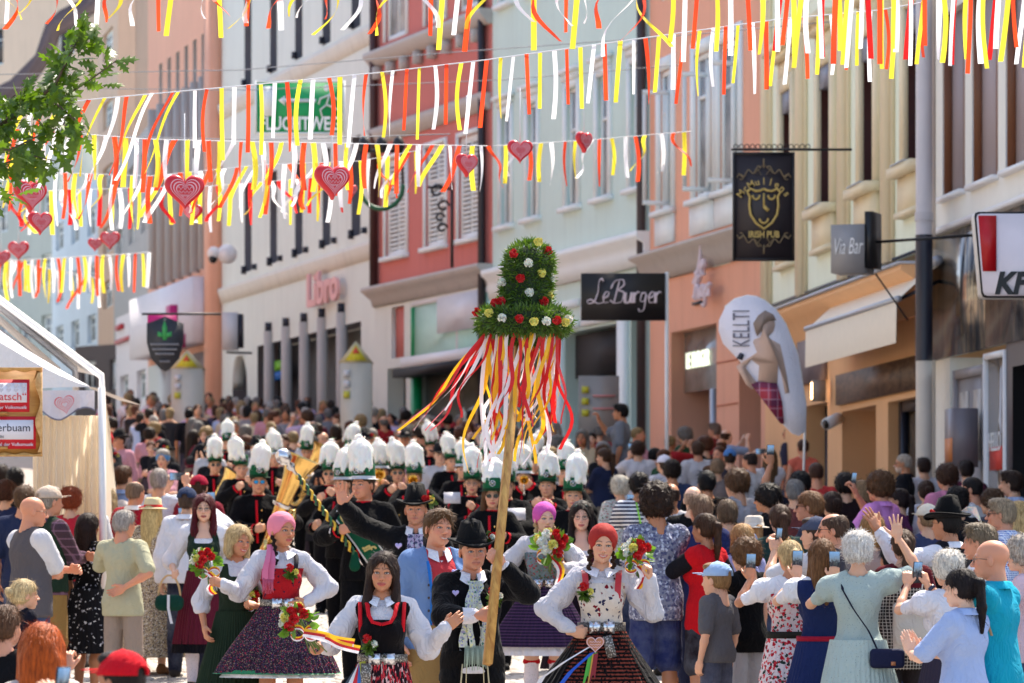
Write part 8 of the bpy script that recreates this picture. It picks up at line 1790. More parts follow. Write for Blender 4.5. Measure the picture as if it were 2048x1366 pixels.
sp(245,932,1.80,168,'brown haired man in pale blue shirt behind the red polo man',hair='neat',hc=(104,66,42),head=(-20,0,0),top=[shirt((150,172,214))],bottom=[jeans()],group=LG)
sp(216,978,1.62,175,'woman with straight ash blonde hair between the blonde and the red polo man',sex='f',hair='long',hc=(176,156,120),top=[tee((195,191,199))],bottom=[dict(c=(90,90,100))],group=LG)
sp(182,950,1.74,178,'man with very short dark hair beside the tent curtain',hair='buzz',hc=(66,48,40),skin='olive',top=[tee((50,54,70))],bottom=[jeans()],group=LG)
sp(213,952,1.70,190,'elderly person with thin grey hair next to the tent curtain',hair='short',hc=(196,182,172),top=[tee((199,191,191))],bottom=[dict(c=(120,110,100))],group=LG)
sp(12,962,1.72,160,'woman with short brown hair and bare shoulders at the left picture edge',sex='f',hair='mop',hc=(92,54,40),top=[tee((40,48,82),sleeve=0)],bottom=[jeans()],group=LG)
sp(48,972,1.76,170,'man with short brown hair in navy T-shirt behind the vest man',hair='short',hc=(112,82,58),skin='ruddy',top=[tee((42,50,78))],bottom=[jeans()],group=LG)
sp(142,978,1.68,165,'woman with copper red hair beside the capped man',sex='f',hair='fluffy',hc=(170,74,40),top=[tee((190,40,56))],bottom=[dict(c=(60,50,60))],group=LG)
sp(84,1018,1.60,120,'older blonde woman with glasses squeezed between vest man and capped man',sex='f',hair='bob',hc=(206,184,140),glasses='sun',top=[tee((37,31,37))],bottom=[dict(c=(40,40,50))],group=LG)
sp(30,938,1.72,185,'dark figure with black hair under the wooden board',hair='mop',hc=(28,24,26),top=[tee((14,14,18))],bottom=[jeans()],group=LG);sp(2,930,1.72,160,'person with short dark hair cut by the left edge under the board',hair='short',hc=(60,44,38),skin='olive',top=[tee((60,60,80))],bottom=[jeans()],group=LG)
r_,g_,_=sp(48,1166,1.24,128,'small blonde girl with braided hair and hair clip in navy dress',sex='f',hair='bun',hc=(226,200,150),hscale=1.22,head=(-10,0,0),top=[tee((22,22,35),sleeve=0,square=(.09,.08))],bottom=[dressk((36,36,58),M_CLOTH,z1=.5)],group=LG,arms=crossed(),res=.014,hres=.0045)
r_,g_,_=sp(8,1212,1.55,165,'man with short brown hair in black T-shirt filming low at the left edge',hair='short',hc=(110,76,54),skin='ruddy',head=(-10,0,0),arms={-1:dict(w=(-.08,-.33,1.36),e=(-1,.1,-.8),h='phone',hd=(.1,-.3,1),pn=(0,-1,0)),1:dict(w=(-.24,-.33,1.36),e=(.4,.1,-1),h='phone',hd=(.1,-.3,1),pn=(0,-1,0))},top=[tee((19,18,21))],bottom=[jeans()],group=LG,res=.014,hres=.005,hand=.005)
phone(r_,g_,-1,'phone held sideways at the lower left edge',land=True,both=True)
sp(84,1258,1.55,182,'person with very long straight orange hair seen from behind at the bottom left',sex='f',hair='long',hc=(204,92,26),hseed=9,hscale=1.12,top=[tee((206,196,190))],bottom=[jeans()],group=LG,res=.014,hres=.005)
r_,g_,_=sp(245,1306,1.63,-128,'person in bright red baseball cap filming at the bottom left',hair='short',hc=(40,28,24),skin='olive',hat=('cap',(196,22,36)),arms={-1:A_phone(-1,1.50,.06,-.32),1:A_phone(1,1.50,.10,-.32)},top=[tee((226,214,190))],bottom=[jeans()],group=LG,res=.014,hres=.005,hand=.005);phone(r_,g_,1,'phone in a folding case held up by the red capped person',both=True)
r_,g_,_=sp(374,976,1.72,172,'person in navy cap and loose white long sleeved blouse, arm raised',sex='f',hair='short',hc=(90,70,60),hat=('cap',(50,60,86)),arms={-1:dict(w=(-.15,-.32,1.5),e=(-1,.1,-.7),h='phone',hd=(0,-.2,1),pn=(0,-1,0))},top=[shirt((234,232,238),M_WHITE,sloose=.03)],bottom=[jeans((30,32,48))],group=LG);phone(r_,g_,-1,'phone held up by the person in the navy cap')
sp(398,952,1.74,178,'person in dark red baseball cap behind the red haired woman',hair='short',hc=(70,50,40),hat=('cap',(150,22,52)),top=[tee((120,24,44))],bottom=[jeans()],group=LG)
# --- right side, nearest first
sp(1986,1078,1.76,-118,'bald man with thin glasses in bright teal polo shirt',build=1.12,hair=None,hc=(180,150,130),skin='ruddy',glasses='wire',arms=crossed(),top=[tee((22,158,186),collar=True,sleeve=.5,hem=.82)],bottom=[dict(c=(60,44,56))],group=RG,head=(8,0,0),res=.014,hres=.0042,hand=.005)
r_,g_,_=sp(1926,1138,1.60,-128,'woman with dark ponytail in light blue polo shirt clapping',sex='f',build=1.08,hair='ponytail',hc=(36,26,28),skin='pale',arms=clap(),top=[tee((168,186,226),collar=True,hem=.84)],bottom=[dict(c=(30,30,44))],group=RG,head=(0,6,0),res=.014,hres=.0042,hand=.0045)
o=thing_at('handbag',r_,TR((-.22,.12,.78)),'black shoulder bag with tan strap behind the clapping woman','handbag');F=Field((-.16,-.10,-.16),(.16,.10,.16),.012);F.bx((0,0,0),(.12,.05,.13),.03,0);V,Q=F.nets();MB().add(V,Q).build('bag_body',M_CLOTH_SMOOTH,o,True,color=lin(26,24,28));mb=MB();tube(mb,[(-.08,0,.12),(-.04,-.04,.45),(.04,-.06,.62)],.012,5);mb.build('strap',paint(lin(176,140,96),.6),o,True)
r_,g_,_=sp(1896,1106,1.58,-150,'woman with fluffy white hair filming with a gold phone',sex='f',hair='fluffy',hc=(232,228,220),hseed=2,glasses='wire',arms=ph2(1.50,-.36),top=[blouse((226,222,230))],bottom=[dressk((52,46,60),M_CLOTH)],group=RG,res=.014,hres=.005,hand=.005);phone(r_,g_,1,'gold phone held up by the woman with fluffy white hair',both=True)
mb=MB();E,Wp=g_.el[-1],g_.wr[-1];dv=nrm(Wp-E);tube(mb,[Wp-dv*.05,Wp-dv*.025],.032,12);mb.build('wristwatch',paint(lin(30,40,70),.4),r_)
sp(1962,1048,1.75,-112,'man with sunglasses pushed up in grey brown hair and dark vest',hair='neat',hc=(128,112,92),skin='ruddy',glasses='up',top=[shirt((226,224,230)),vest((36,34,40))],bottom=[dict(c=(50,46,44))],group=RG)
sp(2046,1078,1.62,-105,'older woman with curly grey hair and glasses at the right edge in pink',sex='f',hair='curly',hc=(196,186,176),glasses='wire',skin='pale',top=[tee((226,196,206))],bottom=[jeans()],group=RG,arms=clap())
r_,g_,_=sp(1716,1068,1.684,172,d=24.9,label='woman with short white hair in sage eyelet dress raising a bare arm',sex='f',build=1.03,hair='fluffy',hc=(236,234,230),skin='fair',hseed=1,arms={-1:dict(w=(-.255,-.16,1.70),e=(-.6,.2,-.8),h='open',hd=(.1,-.15,1),pn=(0,-1,0),th=(1,0,0)),1:dict(w=(.18,-.30,1.42),e=(1,.1,-1),h='phone',hd=(-.1,-.2,1),pn=(0,-1,0))},top=[dict(c=(172,188,184),m=M_EYELET,sleeve=.38,puff=.085,off=.022,hem=.98,name='dress_top',vneck=0)],bottom=[dressk((172,188,184),M_EYELET,z0=1.02,z1=.46,r0=(.185,.155),r1=.30,pleats=44),dressk((172,188,184),M_EYELET,z0=.48,z1=.20,r0=(.30,.26),r1=.38,pleats=60,name='flounce')],group=RG,res=.014,hres=.005,hand=.005)
phone(r_,g_,1,'phone with watch strapped hand, held by the white haired woman in sage')
o=thing_at('handbag',r_,TR((-.20,.17,.90),(0,0,R(10))),'small navy crossbody bag on the hip of the woman in sage','handbag');F=Field((-.16,-.09,-.11),(.16,.09,.11),.009);F.bx((0,0,0),(.115,.035,.065),.03,0);V,Q=F.nets();MB().add(V,Q).build('bag_body',M_CLOTH_SMOOTH,o,True,color=lin(30,34,62));mb=MB();box(mb,(-.05,.036,-.045),(-.02,.042,-.02));mb.build('label',paint(lin(176,110,70),.5),o)
mb=MB();P=[(.09,.012,1.44),(.10,.125,1.36),(.02,.160,1.22),(-.08,.178,1.08),(-.14,.185,.95)];t=np.linspace(0,4,16);strip(mb,np.stack([np.interp(t,range(5),[p[k]for p in P])for k in range(3)],-1),nrm((1,0,.6)),.011);mb.build('bag_strap',M_CLOTH_SMOOTH,o,True,M=TR((-.20,.17,.90),(0,0,R(10))).inverted(),color=lin(28,30,48))
r_,g_,_=sp(1644,1080,1.625,190,'woman with long loose brown hair in navy dirndl with red waistband',sex='f',hair='long',hc=(136,92,56),hseed=6,arms={1:dict(w=(.10,-.32,1.46),e=(1,.1,-1),h='phone',hd=(-.1,-.2,1),pn=(0,-1,0)),-1:dict(w=(-.1,-.3,1.3),e=(-1,.2,-.8),h='relaxed')},top=[blouse((236,236,242)),dict(c=(32,44,88),m=M_CLOTH,sleeve=0,off=.026,name='bodice',hem=1.0,square=(.09,.10),cutz=1.44)],bottom=[dressk((32,44,88),M_CLOTH,z0=1.03,z1=.25,r1=.36,pleats=44)],group=RG,res=.014,hand=.005,d=25.4)
belt(r_,1.03,(.178,.150),.035,lin(150,24,50),M_CLOTH_SMOOTH,False);phone(r_,g_,1,'phone showing a blue sky, held by the woman in the navy dirndl')
r_,g_,_=sp(1580,1082,1.594,196,d=26,label='blonde woman with braided bun in white blouse and rose print dirndl',sex='f',hair='bun',hc=(204,178,130),skin='tan',hseed=3,arms={1:dict(w=(.20,-.30,1.44),e=(1,.1,-1),h='phone',hd=(-.1,-.2,1),pn=(0,-1,0)),-1:dict(w=(.02,-.30,1.34),e=(-1,.2,-.8),h='relaxed')},top=[blouse((236,236,242),square=(.12,.12)),dict(c=(220,206,206),m=M_FLORAL,sleeve=0,off=.026,name='bodice',hem=1.0,square=(.10,.16),cutz=1.34)],bottom=[dressk((222,210,212),M_FLORAL,z0=1.03,z1=.25,r1=.30,pleats=40)],group=RG,res=.014,hres=.005,hand=.005)
belt(r_,1.035,(.176,.148),.05,lin(40,40,36),M_CLOTH_SMOOTH,False);phone(r_,g_,1,'phone showing the street, held by the woman with the braided bun')
sp(1492,1084,1.505,-146,'boy with tousled brown hair in black T-shirt with white sleeve stripes',hair='mop',hc=(128,88,54),hscale=1.15,arms=crossed(),top=[tee((13,13,16),sleeve=.46,hem=.80)],bottom=[shorts((158,156,160))],group=RG,res=.014,hres=.005,shoes=(225,225,230),d=28)
r_,g_,_=sp(1434,1134,1.34,-128,'small boy in pale blue baseball cap and grey T-shirt',hair='short',hc=(150,116,76),hscale=1.25,hat=('cap',(156,182,216)),top=[tee((96,94,98)),],bottom=[shorts((66,70,88),frac=.55)],group=RG,res=.014,hres=.005,shoes=(60,60,70),d=27.6)
r_,g_,_=sp(1410,1028,1.66,-132,'girl with brown ponytail in red football shirt with name and number',sex='f',hair='ponytail',hc=(84,54,36),skin='tan',arms={1:A_phone(1,1.32,.06,-.42),-1:dict(w=(-.26,.0,.9),e=(-.3,1,0),h='fist')},top=[tee((200,22,32),sleeve=.05,hem=.74,off=.020),dict(c=(26,24,30),m=M_CLOTH,sleeve=.46,off=.012,sloose=.018,name='black_sleeves',hem=1.2)],bottom=[shorts((36,30,36))],group=RG,res=.014,hres=.005,hand=.005)
M_SHIRTW=paint(lin(232,226,230),.7);MB180=lambda z,s:TR((0,.158,z),(0,0,R(180)))
put_text('lettering','BAUMGARTNER',.052,M_SHIRTW,r_,MB180(1.30,1),extrude=.002,width=.24);put_text('lettering','10',.20,M_SHIRTW,r_,MB180(1.12,1),extrude=.002);phone(r_,g_,1,'phone held forward at chest height beside the grey patterned shirt')
sp(1312,978,1.85,-165,'tall man with dark curly hair in grey leaf print shirt and navy shorts',hair='curly',hc=(58,38,28),skin='olive',hseed=1,build=1.08,hscale=1.08,top=[tee((132,134,152),M_LEAFPRINT,sleeve=.5,hem=.78)],bottom=[shorts((40,48,92),frac=.5)],group=RG,res=.014,shoes=(40,40,50),arms=crossed())
r_,g_,_=sp(1278,948,1.76,190,'dark haired person in navy and white striped jersey with a neon green lanyard',hair='mop',hc=(34,26,26),skin='olive',arms={1:A_phone(1,1.34,.02,-.36)},top=[tee((34,42,78),M_NAVYSTRIPE,sleeve=.5)],bottom=[jeans((36,44,70))],group=RG);phone(r_,g_,1,'phone on a neon lanyard in front of the striped jersey');hang_strip(r_,'lanyard',[(.05,.11,1.44),(.03,.155,1.3),(.0,.16,1.15)],(1,0,0),.008,lin(150,230,60),.1)
sp(1240,955,1.66,200,'woman with thick white hair in pale top with green and pink leaves',sex='f',build=1.15,hair='fluffy',hc=(214,208,196),top=[tee((202,206,204),M_LIGHTFLORAL)],bottom=[dict(c=(60,60,70))],group=RG)
sp(1206,896,1.72,-112,'grey haired woman in lilac blouse and navy pinafore seen in profile',sex='f',hair='bob',hc=(142,142,144),top=[blouse((206,196,222)),vest((40,52,92))],bottom=[dressk((40,52,92),M_CLOTH)],group=RG)
r_,g_,_=sp(1276,892,1.78,180,'man with brown hair in white T-shirt holding a phone to the left',hair='mop',hc=(72,48,38),arms={1:A_phone(1,1.52,.10)},top=[tee((206,204,212))],bottom=[jeans()],group=RG);phone(r_,g_,1,'phone held up beside the brown haired man in white')
r_,g_,_=sp(1895,1014,1.78,-132,'man in black feathered hat and white shirt stretching out his arm',hair='short',hc=(30,24,24),skin='tan',hat=('alpine',(10,9,11)),arms={1:dict(w=(.50,-.22,1.56),e=(.2,.4,-1),h='open',hd=(.5,-.3,.9),pn=(0,-1,.1)),-1:dict(w=(-.2,-.2,1.1),e=(-1,.3,-.6),h='relaxed')},top=[shirt((236,234,240),M_WHITE),vest((28,26,32),vneck=.1)],bottom=[dict(c=(40,36,36))],group=RG,res=.014,hres=.005,hand=.005,glasses='wire')
link('carnation',carn_mesh(M_PRED,0,.022),r_,_@Matrix.Translation((.10,-.05,.09)));mb=MB()
for k in range(7):strip(mb,[(-.09,.05,.08),(-.12-.005*k,.09+.01*k,.12),(-.12-.01*k,.13+.012*k,.10-.02*k)],nrm((0,1,1)),[.008,.012,.002],M=_)
mb.build('feather',M_PLUME,r_)
r_,g_,_=sp(1760,950,1.80,-128,'man with curly brown hair in bright pink shirt filming over the crowd',hair='curly',hc=(110,76,52),hscale=1.0,skin='ruddy',glasses='sun',arms={-1:A_phone(-1,1.56,.06,-.30),1:dict(w=(.1,-.25,1.2),e=(1,.3,-.5),h='relaxed')},top=[tee((214,140,206),collar=True)],bottom=[jeans()],group=RG);phone(r_,g_,-1,'phone with dark screen held up by the man in the bright pink shirt')
sp(1894,930,1.85,-152,'tall man with tousled brown hair and sunglasses in dusty pink shirt',hair='mop',hc=(84,54,40),glasses='sun',skin='ruddy',top=[shirt((206,130,160))],bottom=[jeans()],group=RG)
sp(1944,954,1.78,-108,'man with a dark fade haircut and sunglasses in white T-shirt',hair='buzz',hc=(36,28,28),glasses='sun',skin='ruddy',top=[tee((213,213,217))],bottom=[jeans()],group=RG)
sp(2024,942,1.82,-118,'man with dark brown side parting at the right edge in pale blue shirt',hair='neat',hc=(62,42,34),top=[shirt((176,190,224))],bottom=[jeans()],group=RG)
sp(1984,980,1.68,-130,'person with brown hair behind the checked shirt man',hair='mop',hc=(96,66,46),top=[tee((80,80,90))],bottom=[jeans()],group=RG)
sp(2004,998,1.76,-105,'grey haired man with black sunglasses in blue checked shirt',hair='neat',hc=(176,156,130),glasses='sun',skin='ruddy',top=[shirt((80,110,190),M_BLUECHECK)],bottom=[jeans()],group=RG)
sp(2038,1004,1.68,-120,'woman with long blonde hair and sunglasses at the right edge',sex='f',hair='long',hc=(206,176,124),glasses='sun',top=[tee((204,200,208))],bottom=[jeans()],group=RG)
sp(1668,1026,1.76,-100,'balding man with dark sunglasses in profile above the phones',build=1.1,hair='balding',hc=(96,70,54),skin='ruddy',glasses='sun',top=[tee((70,66,74))],bottom=[jeans()],group=RG)
r_,g_,_=sp(1632,1036,1.70,-125,'man in charcoal baseball cap lifting a black phone before his face',hair='short',hc=(80,60,50),hat=('cap',(70,76,96)),arms={-1:A_phone(-1,1.50,.02,-.30),1:A_phone(1,1.48,.08,-.30)},top=[tee((210,210,215))],bottom=[jeans()],group=RG);phone(r_,g_,-1,'black phone lifted by the man in the charcoal cap',both=True)
sp(1620,984,1.78,-105,'man with sandy undercut and black rimmed glasses in profile',hair='sidecut',hc=(150,104,68),skin='ruddy',glasses='sun',top=[tee((60,62,80))],bottom=[jeans()],group=RG);sp(1664,984,1.70,200,'woman with dark brown hair gathered up behind the sandy haired man',sex='f',hair='bun',hc=(60,38,32),top=[tee((22,22,27))],bottom=[jeans()],group=RG)
sp(1536,970,1.78,-118,'young man with wavy black hair and sunglasses in black T-shirt',hair='mop',hc=(34,26,26),skin='tan',glasses='sun',top=[tee((21,19,23))],bottom=[jeans()],group=RG)
sp(1508,1036,1.54,200,'woman in white woven hat and white lace top with short blonde braid',sex='f',hair='ponytail',hc=(176,136,92),hat=('panama',(228,218,206)),top=[tee((208,202,208),M_EYELET)],bottom=[jeans()],group=RG,d=32)
sp(1484,1050,1.56,-150,'girl with straight honey blonde hair in lavender shirt',sex='f',hair='bob',hc=(196,152,100),top=[tee((172,172,214))],bottom=[jeans()],group=RG)
sp(1474,944,1.78,-140,'man with full brown hair in pale grey T-shirt',hair='mop',hc=(120,86,60),hscale=1.1,top=[tee((191,189,197))],bottom=[jeans()],group=RG)
sp(1414,942,1.80,180,'broad man with black hair in black T-shirt seen from behind',build=1.12,hair='short',hc=(24,22,26),skin='tan',top=[tee((16,16,18))],bottom=[jeans()],group=RG)
sp(1402,990,1.78,-158,'man with greying brown hair in navy polo shirt',hair='neat',hc=(136,108,86),skin='ruddy',top=[tee((42,50,92),collar=True)],bottom=[dict(c=(40,44,66))],group=RG)
sp(1342,966,1.76,180,'bald man with tanned shiny scalp and dark fringe of hair',hair='bald',hc=(70,50,42),skin='tan',top=[tee((195,191,195))],bottom=[jeans()],group=RG);sp(1386,972,1.76,176,'bald pink scalped man in black T-shirt',hair='bald',hc=(190,160,140),skin='pale',top=[tee((17,17,21))],bottom=[jeans()],group=RG)
sp(1344,922,1.78,188,'man with thick black brown hair and bearded jaw seen from behind',hair='mop',hc=(42,30,26),skin='tan',top=[tee((44,54,84))],bottom=[jeans()],group=RG);sp(1328,912,1.72,-150,'person in white baseball cap and white top',hair='short',hc=(90,70,60),hat=('cap',(214,214,232)),top=[tee((208,206,215))],bottom=[jeans()],group=RG)
sp(1396,892,1.78,184,'man with brown hair and red neck seen from behind',hair='short',hc=(90,62,48),skin='ruddy',top=[tee((199,197,204))],bottom=[jeans()],group=RG);sp(1460,902,1.76,180,'person in denim blue baseball cap seen from behind',hair='short',hc=(60,46,40),hat=('cap',(74,118,178)),top=[tee((50,50,62))],bottom=[jeans()],group=RG)
sp(1434,918,1.72,176,'person with thin light brown hair below the blue cap',hair='short',hc=(142,118,96),top=[tee((120,110,110))],bottom=[jeans()],group=RG);sp(1430,870,1.80,-120,'grey haired man in profile in front of the peach pier',hair='short',hc=(132,112,100),skin='ruddy',top=[tee((150,60,60))],bottom=[jeans()],group=RG)
sp(1372,848,1.80,-12,'dark bearded man with glasses facing the camera by the peach front',hair='neat',hc=(26,22,22),skin='olive',glasses='wire',face=dict(stubble=lin(22,18,18)),top=[tee((14,14,18))],bottom=[jeans()],group=RG)
r_,g_,_=sp(1242,830,1.80,-104,'dark haired man in grey T-shirt standing higher than the crowd in profile',hair='short',hc=(26,22,24),skin='tan',top=[tee((120,124,134))],bottom=[jeans()],group=RG,d=57,arms={-1:A_phone(-1,1.5,.08)});zc=r_.location.z;r_.location.z=-(808-HY)/FPX*57-1.80
cr=empty('street_bench',(r_.location.x,57,gz(57)));tag(cr,'low grey block bench under the dark haired man who stands higher','bench');mb=MB();box(mb,(-.5,-.25,0),(.5,.25,float(r_.location.z)-gz(57)-.001));mb.build('block',MW_STONE,cr)
sp(1312,838,1.76,-110,'man with short light brown hair in lilac top by the drain pipe',hair='short',hc=(130,104,84),top=[tee((214,190,214))],bottom=[jeans()],group=RG);sp(1345,842,1.74,190,'person with big black curly hair by the peach front',hair='curly',hc=(20,18,20),skin='brown',top=[tee((18,18,24))],bottom=[jeans()],group=RG)
sp(1232,866,1.70,200,'person in cream sun hat below the notice board',sex='f',hair='bob',hc=(120,90,70),hat=('panama',(220,200,160)),top=[tee((200,130,130))],bottom=[jeans()],group=RG);sp(1192,862,1.70,190,'woman with long brown hair below the notice board',sex='f',hair='long',hc=(84,56,44),top=[tee((120,70,50))],bottom=[jeans()],group=RG)
sp(1470,862,1.80,-130,'man in dark brimmed hat with light band in front of the shop door',hair='short',hc=(60,46,40),skin='ruddy',hat=('panama',(48,42,44)),top=[tee((190,120,100))],bottom=[jeans()],group=RG)
r_,g_,_=sp(1448,845,1.74,-150,'person whose raised hands hold a small camera above the crowd',hair='short',hc=(130,90,60),arms=ph2(1.76,-.2),top=[tee((170,120,90))],bottom=[jeans()],group=RG);phone(r_,g_,1,'small camera held high before the peach pier',both=True)
r_,g_,_=sp(1540,905,1.72,-170,'person with yellow wristband raising a white phone',sex='f',hair='long',hc=(110,84,60),arms={1:A_phone(1,1.62,.16,-.25),-1:A_phone(-1,1.62,.02,-.25)},top=[tee((199,195,202))],bottom=[jeans()],group=RG);phone(r_,g_,1,'white phone held sideways by the person with the yellow wristband',land=True,both=True);mb=MB();Wp=g_.wr[1];dv=nrm(Wp-g_.el[1]);tube(mb,[Wp-dv*.06,Wp-dv*.03],.032,12);mb.build('wristband',paint(lin(230,210,40),.5),r_)
r_,g_,_=sp(1600,945,1.78,200,'person with black hair stretching a phone up between the flag and the caps',hair='mop',hc=(22,20,24),skin='tan',arms={1:dict(w=(.22,-.20,1.80),e=(.6,.2,-.6),h='phone',hd=(0,-.1,1),pn=(0,-1,0))},top=[tee((18,21,34))],bottom=[jeans()],group=RG);phone(r_,g_,1,'phone stretched up highest, below the beach flag')
sp(1606,888,1.80,196,'man with short brown hair in coral tank top under the beach flag',hair='buzz',hc=(90,56,44),skin='ruddy',top=[tee((220,110,90),sleeve=0)],bottom=[jeans()],group=RG);sp(1580,872,1.82,-120,'man with cropped hair and sunglasses close under the beach flag',hair='buzz',hc=(50,38,34),glasses='sun',skin='ruddy',top=[tee((60,60,80))],bottom=[jeans()],group=RG);sp(1632,925,1.80,185,'man with cropped brown hair seen from behind by the amber pub wall',hair='buzz',hc=(84,52,40),skin='ruddy',top=[tee((190,60,60))],bottom=[jeans()],group=RG)
r_,g_,_=sp(1742,866,1.78,-112,'tanned man with blond quiff and sunglasses stretching an arm in the pub doorway',hair='quiff',hc=(206,182,130),skin='tan',glasses='sun',arms={1:dict(w=(.46,-.2,1.60),e=(.2,.4,-1),h='open',hd=(.4,-.2,.9),pn=(0,-1,.1)),-1:dict(w=(-.2,-.2,1.1),e=(-1,.3,-.6),h='relaxed')},top=[tee((206,199,206))],bottom=[jeans()],group=RG)
sp(1770,896,1.70,180,'woman with straight pale blonde hair in front of the pub door',sex='f',hair='long',hc=(210,196,150),hseed=8,top=[tee((40,50,84))],bottom=[jeans()],group=RG);sp(1808,908,1.78,-104,'man with cropped white hair and white beard in black shirt',hair='buzz',hc=(196,182,168),glasses='sun',skin='tan',face=dict(stubble=lin(220,216,210)),top=[shirt((28,28,34))],bottom=[jeans()],group=RG)
sp(1848,916,1.72,190,'person with dark hair against the foot of the drain pipe',hair='short',hc=(60,40,36),top=[tee((204,199,204))],bottom=[jeans()],group=RG);sp(1722,962,1.66,-150,'woman with long light brown hair holding a patterned cup',sex='f',hair='long',hc=(150,122,92),top=[tee((150,24,44))],bottom=[jeans()],group=RG)
sp(1798,978,1.64,-110,'woman with dark hair and sunglasses on her head in purple top',sex='f',hair='ponytail',hc=(48,32,34),glasses='up',top=[tee((110,50,96))],bottom=[jeans()],group=RG);sp(1852,962,1.66,190,'woman with brown hair held by a dark claw clip',sex='f',hair='bun',hc=(74,48,36),top=[tee((200,196,206))],bottom=[jeans()],group=RG)
sp(1915,980,1.70,180,'person with curly black hair behind the feathered hat',hair='curly',hc=(30,26,28),top=[tee((24,24,31))],bottom=[jeans()],group=RG);sp(1934,922,1.74,180,'person with short dark hair in front of the grey shop door',hair='short',hc=(46,30,30),top=[tee((90,40,60))],bottom=[jeans()],group=RG)
sp(1855,1010,1.68,200,'person in beige cap beside the stretched arm',hair='short',hc=(150,120,90),hat=('cap',(214,204,186)),top=[tee((60,66,96))],bottom=[jeans()],group=RG);sp(1745,1030,1.66,196,'woman with straight light brown hair behind the raised bare arm',sex='f',hair='bob',hc=(166,124,78),top=[tee((170,140,130))],bottom=[jeans()],group=RG)
r_,g_,_=sp(1806,1060,1.64,186,'woman with brown ponytail in dark red top and checked wrap',sex='f',hair='ponytail',hc=(104,76,58),hseed=5,top=[tee((96,26,36)),dict(c=(62,56,52),m=M_SMALLCHECK,sleeve=.6,off=.026,name='checked_shirt',hem=.70,cutz=1.30)],bottom=[dict(c=(50,44,44))],group=RG)
o=thing_at('drawstring_bag',r_,TR((-.02,.19,1.02)),'natural cotton drawstring bag on the back of the woman in checks','bag');F=Field((-.19,-.12,-.26),(.19,.12,.26),.012);F.bx((0,0,-.02),(.135,.035,.19),.03,0);F.el((0,.02,-.08),(.12,.05,.12),.03);F.noise(.003,30,2);V,Q=F.nets();MB().add(V,Q).build('bag_body',M_CLOTH,o,True,color=lin(206,196,180));mb=MB();tube(mb,[(-.06,0,.16),(-.10,-.02,.36)],.006,5);tube(mb,[(.06,0,.16),(.10,-.02,.36)],.006,5);mb.build('cord',paint(lin(200,190,176),.7),o)
sp(1782,1088,1.52,-160,'boy with black hair behind the woman in sage',hair='short',hc=(22,20,24),skin='tan',top=[tee((170,176,166))],bottom=[jeans()],group=RG);sp(1560,1010,1.70,190,'woman with brown hair tied back behind the braided bun',sex='f',hair='ponytail',hc=(96,66,50),top=[tee((40,62,58))],bottom=[jeans()],group=RG)
sp(1590,960,1.74,184,'person with short grey hair above the sandy haired man',hair='short',hc=(128,128,130),top=[tee((110,60,60))],bottom=[jeans()],group=RG);sp(1500,905,1.76,-130,'man with receding dark hair and pink face near the yellow wristband',hair='balding',hc=(60,46,44),skin='ruddy',top=[tee((206,206,212))],bottom=[jeans()],group=RG)
sp(1455,1000,1.72,180,'person with short light brown hair above the girl in lavender',hair='short',hc=(120,96,74),top=[tee((90,110,150))],bottom=[jeans()],group=RG);sp(1690,948,1.76,186,'person with dark hair in the shade below the surveillance camera',hair='mop',hc=(40,30,30),top=[tee((37,24,27))],bottom=[jeans()],group=RG)
# --- far crowd filling the street, copies of a few built figures
def proto(i):
 rr_=random.Random(100+i);sex='f' if i%2 else 'm';facing=i>=6
 arms=[None,crossed(),clap(),None,ph2(1.55),crossed(),None,crossed(),None,clap()][i]
 g=make_rig(sex,1.0+.06*(i%3),arms or{},0,(rr_.uniform(-25,25),0,0));parts=[('body',body_mesh(g,.026,.011,.011)),('shirt',top_mesh(g,M_CLOTH,res=.024,off=.018,sleeve=.45 if not facing else.9,seed=i))]
 parts.append(('trousers',trousers_mesh(g,M_CLOTH,res=.028))if sex=='m' else('skirt',skirt_mesh(M_CLOTH,r0=(.16,.14),r1=.30,pleats=20,n=60)));return g,parts,head_matrix(g),sex
PROTO=[proto(i)for i in range(10)]
STY={'m':['short','neat','buzz','balding','mop','bald'],'f':['long','bob','ponytail','bun','fluffy','curly']}
STN=dict(short='short',neat='parted',buzz='cropped',balding='thinning',mop='tousled',bald='shaved',long='long',bob='chin length',ponytail='tied back',bun='pinned up',fluffy='puffed',curly='curly')
HCS=[('brunette',(52,36,28)),('black',(26,22,24)),('brown',(92,62,44)),('grey',(150,146,144)),('blonde',(196,166,118)),('white',(214,208,202)),('auburn',(116,68,46))]
TCS=[('white',(224,222,230)),('navy',(40,48,80)),('black',(30,30,36)),('navy',(40,48,80)),('black',(30,30,36)),('red',(176,40,48)),('azure',(160,182,220)),('grey',(130,130,138)),('lilac',(196,176,214)),('beige',(206,186,158)),('green',(40,80,56)),('pink',(222,160,176)),('brown',(110,80,62)),('wine red',(112,32,50))]
LM=[(215,'left of the salmon front'),(300,'below the black shield sign'),(440,'below the arched door'),(515,'below the first white column'),(600,'below the middle columns'),(690,'near the yellow gable'),(760,'below the red front'),(830,'below the green shop'),(930,'behind the pole ribbons'),(1060,'below the mint front'),(1150,'near the notice board')]
ROWS=[(53.5,'front row'),(56.5,'second row'),(60,'third row'),(63,'fourth row'),(66,'fifth row'),(69.5,'sixth row'),(73,'seventh row'),(77,'eighth row')]
used={};rr=random.Random(42);FARG='people in the far crowd'
def facade_x(d):
 pts=[(50,5.8),(64.3,4.24),(71.3,2.56),(81,-.41),(88.4,-3.16),(104,-7.86)]
 return float(np.interp(d,[p[0]for p in pts],[p[1]for p in pts]))
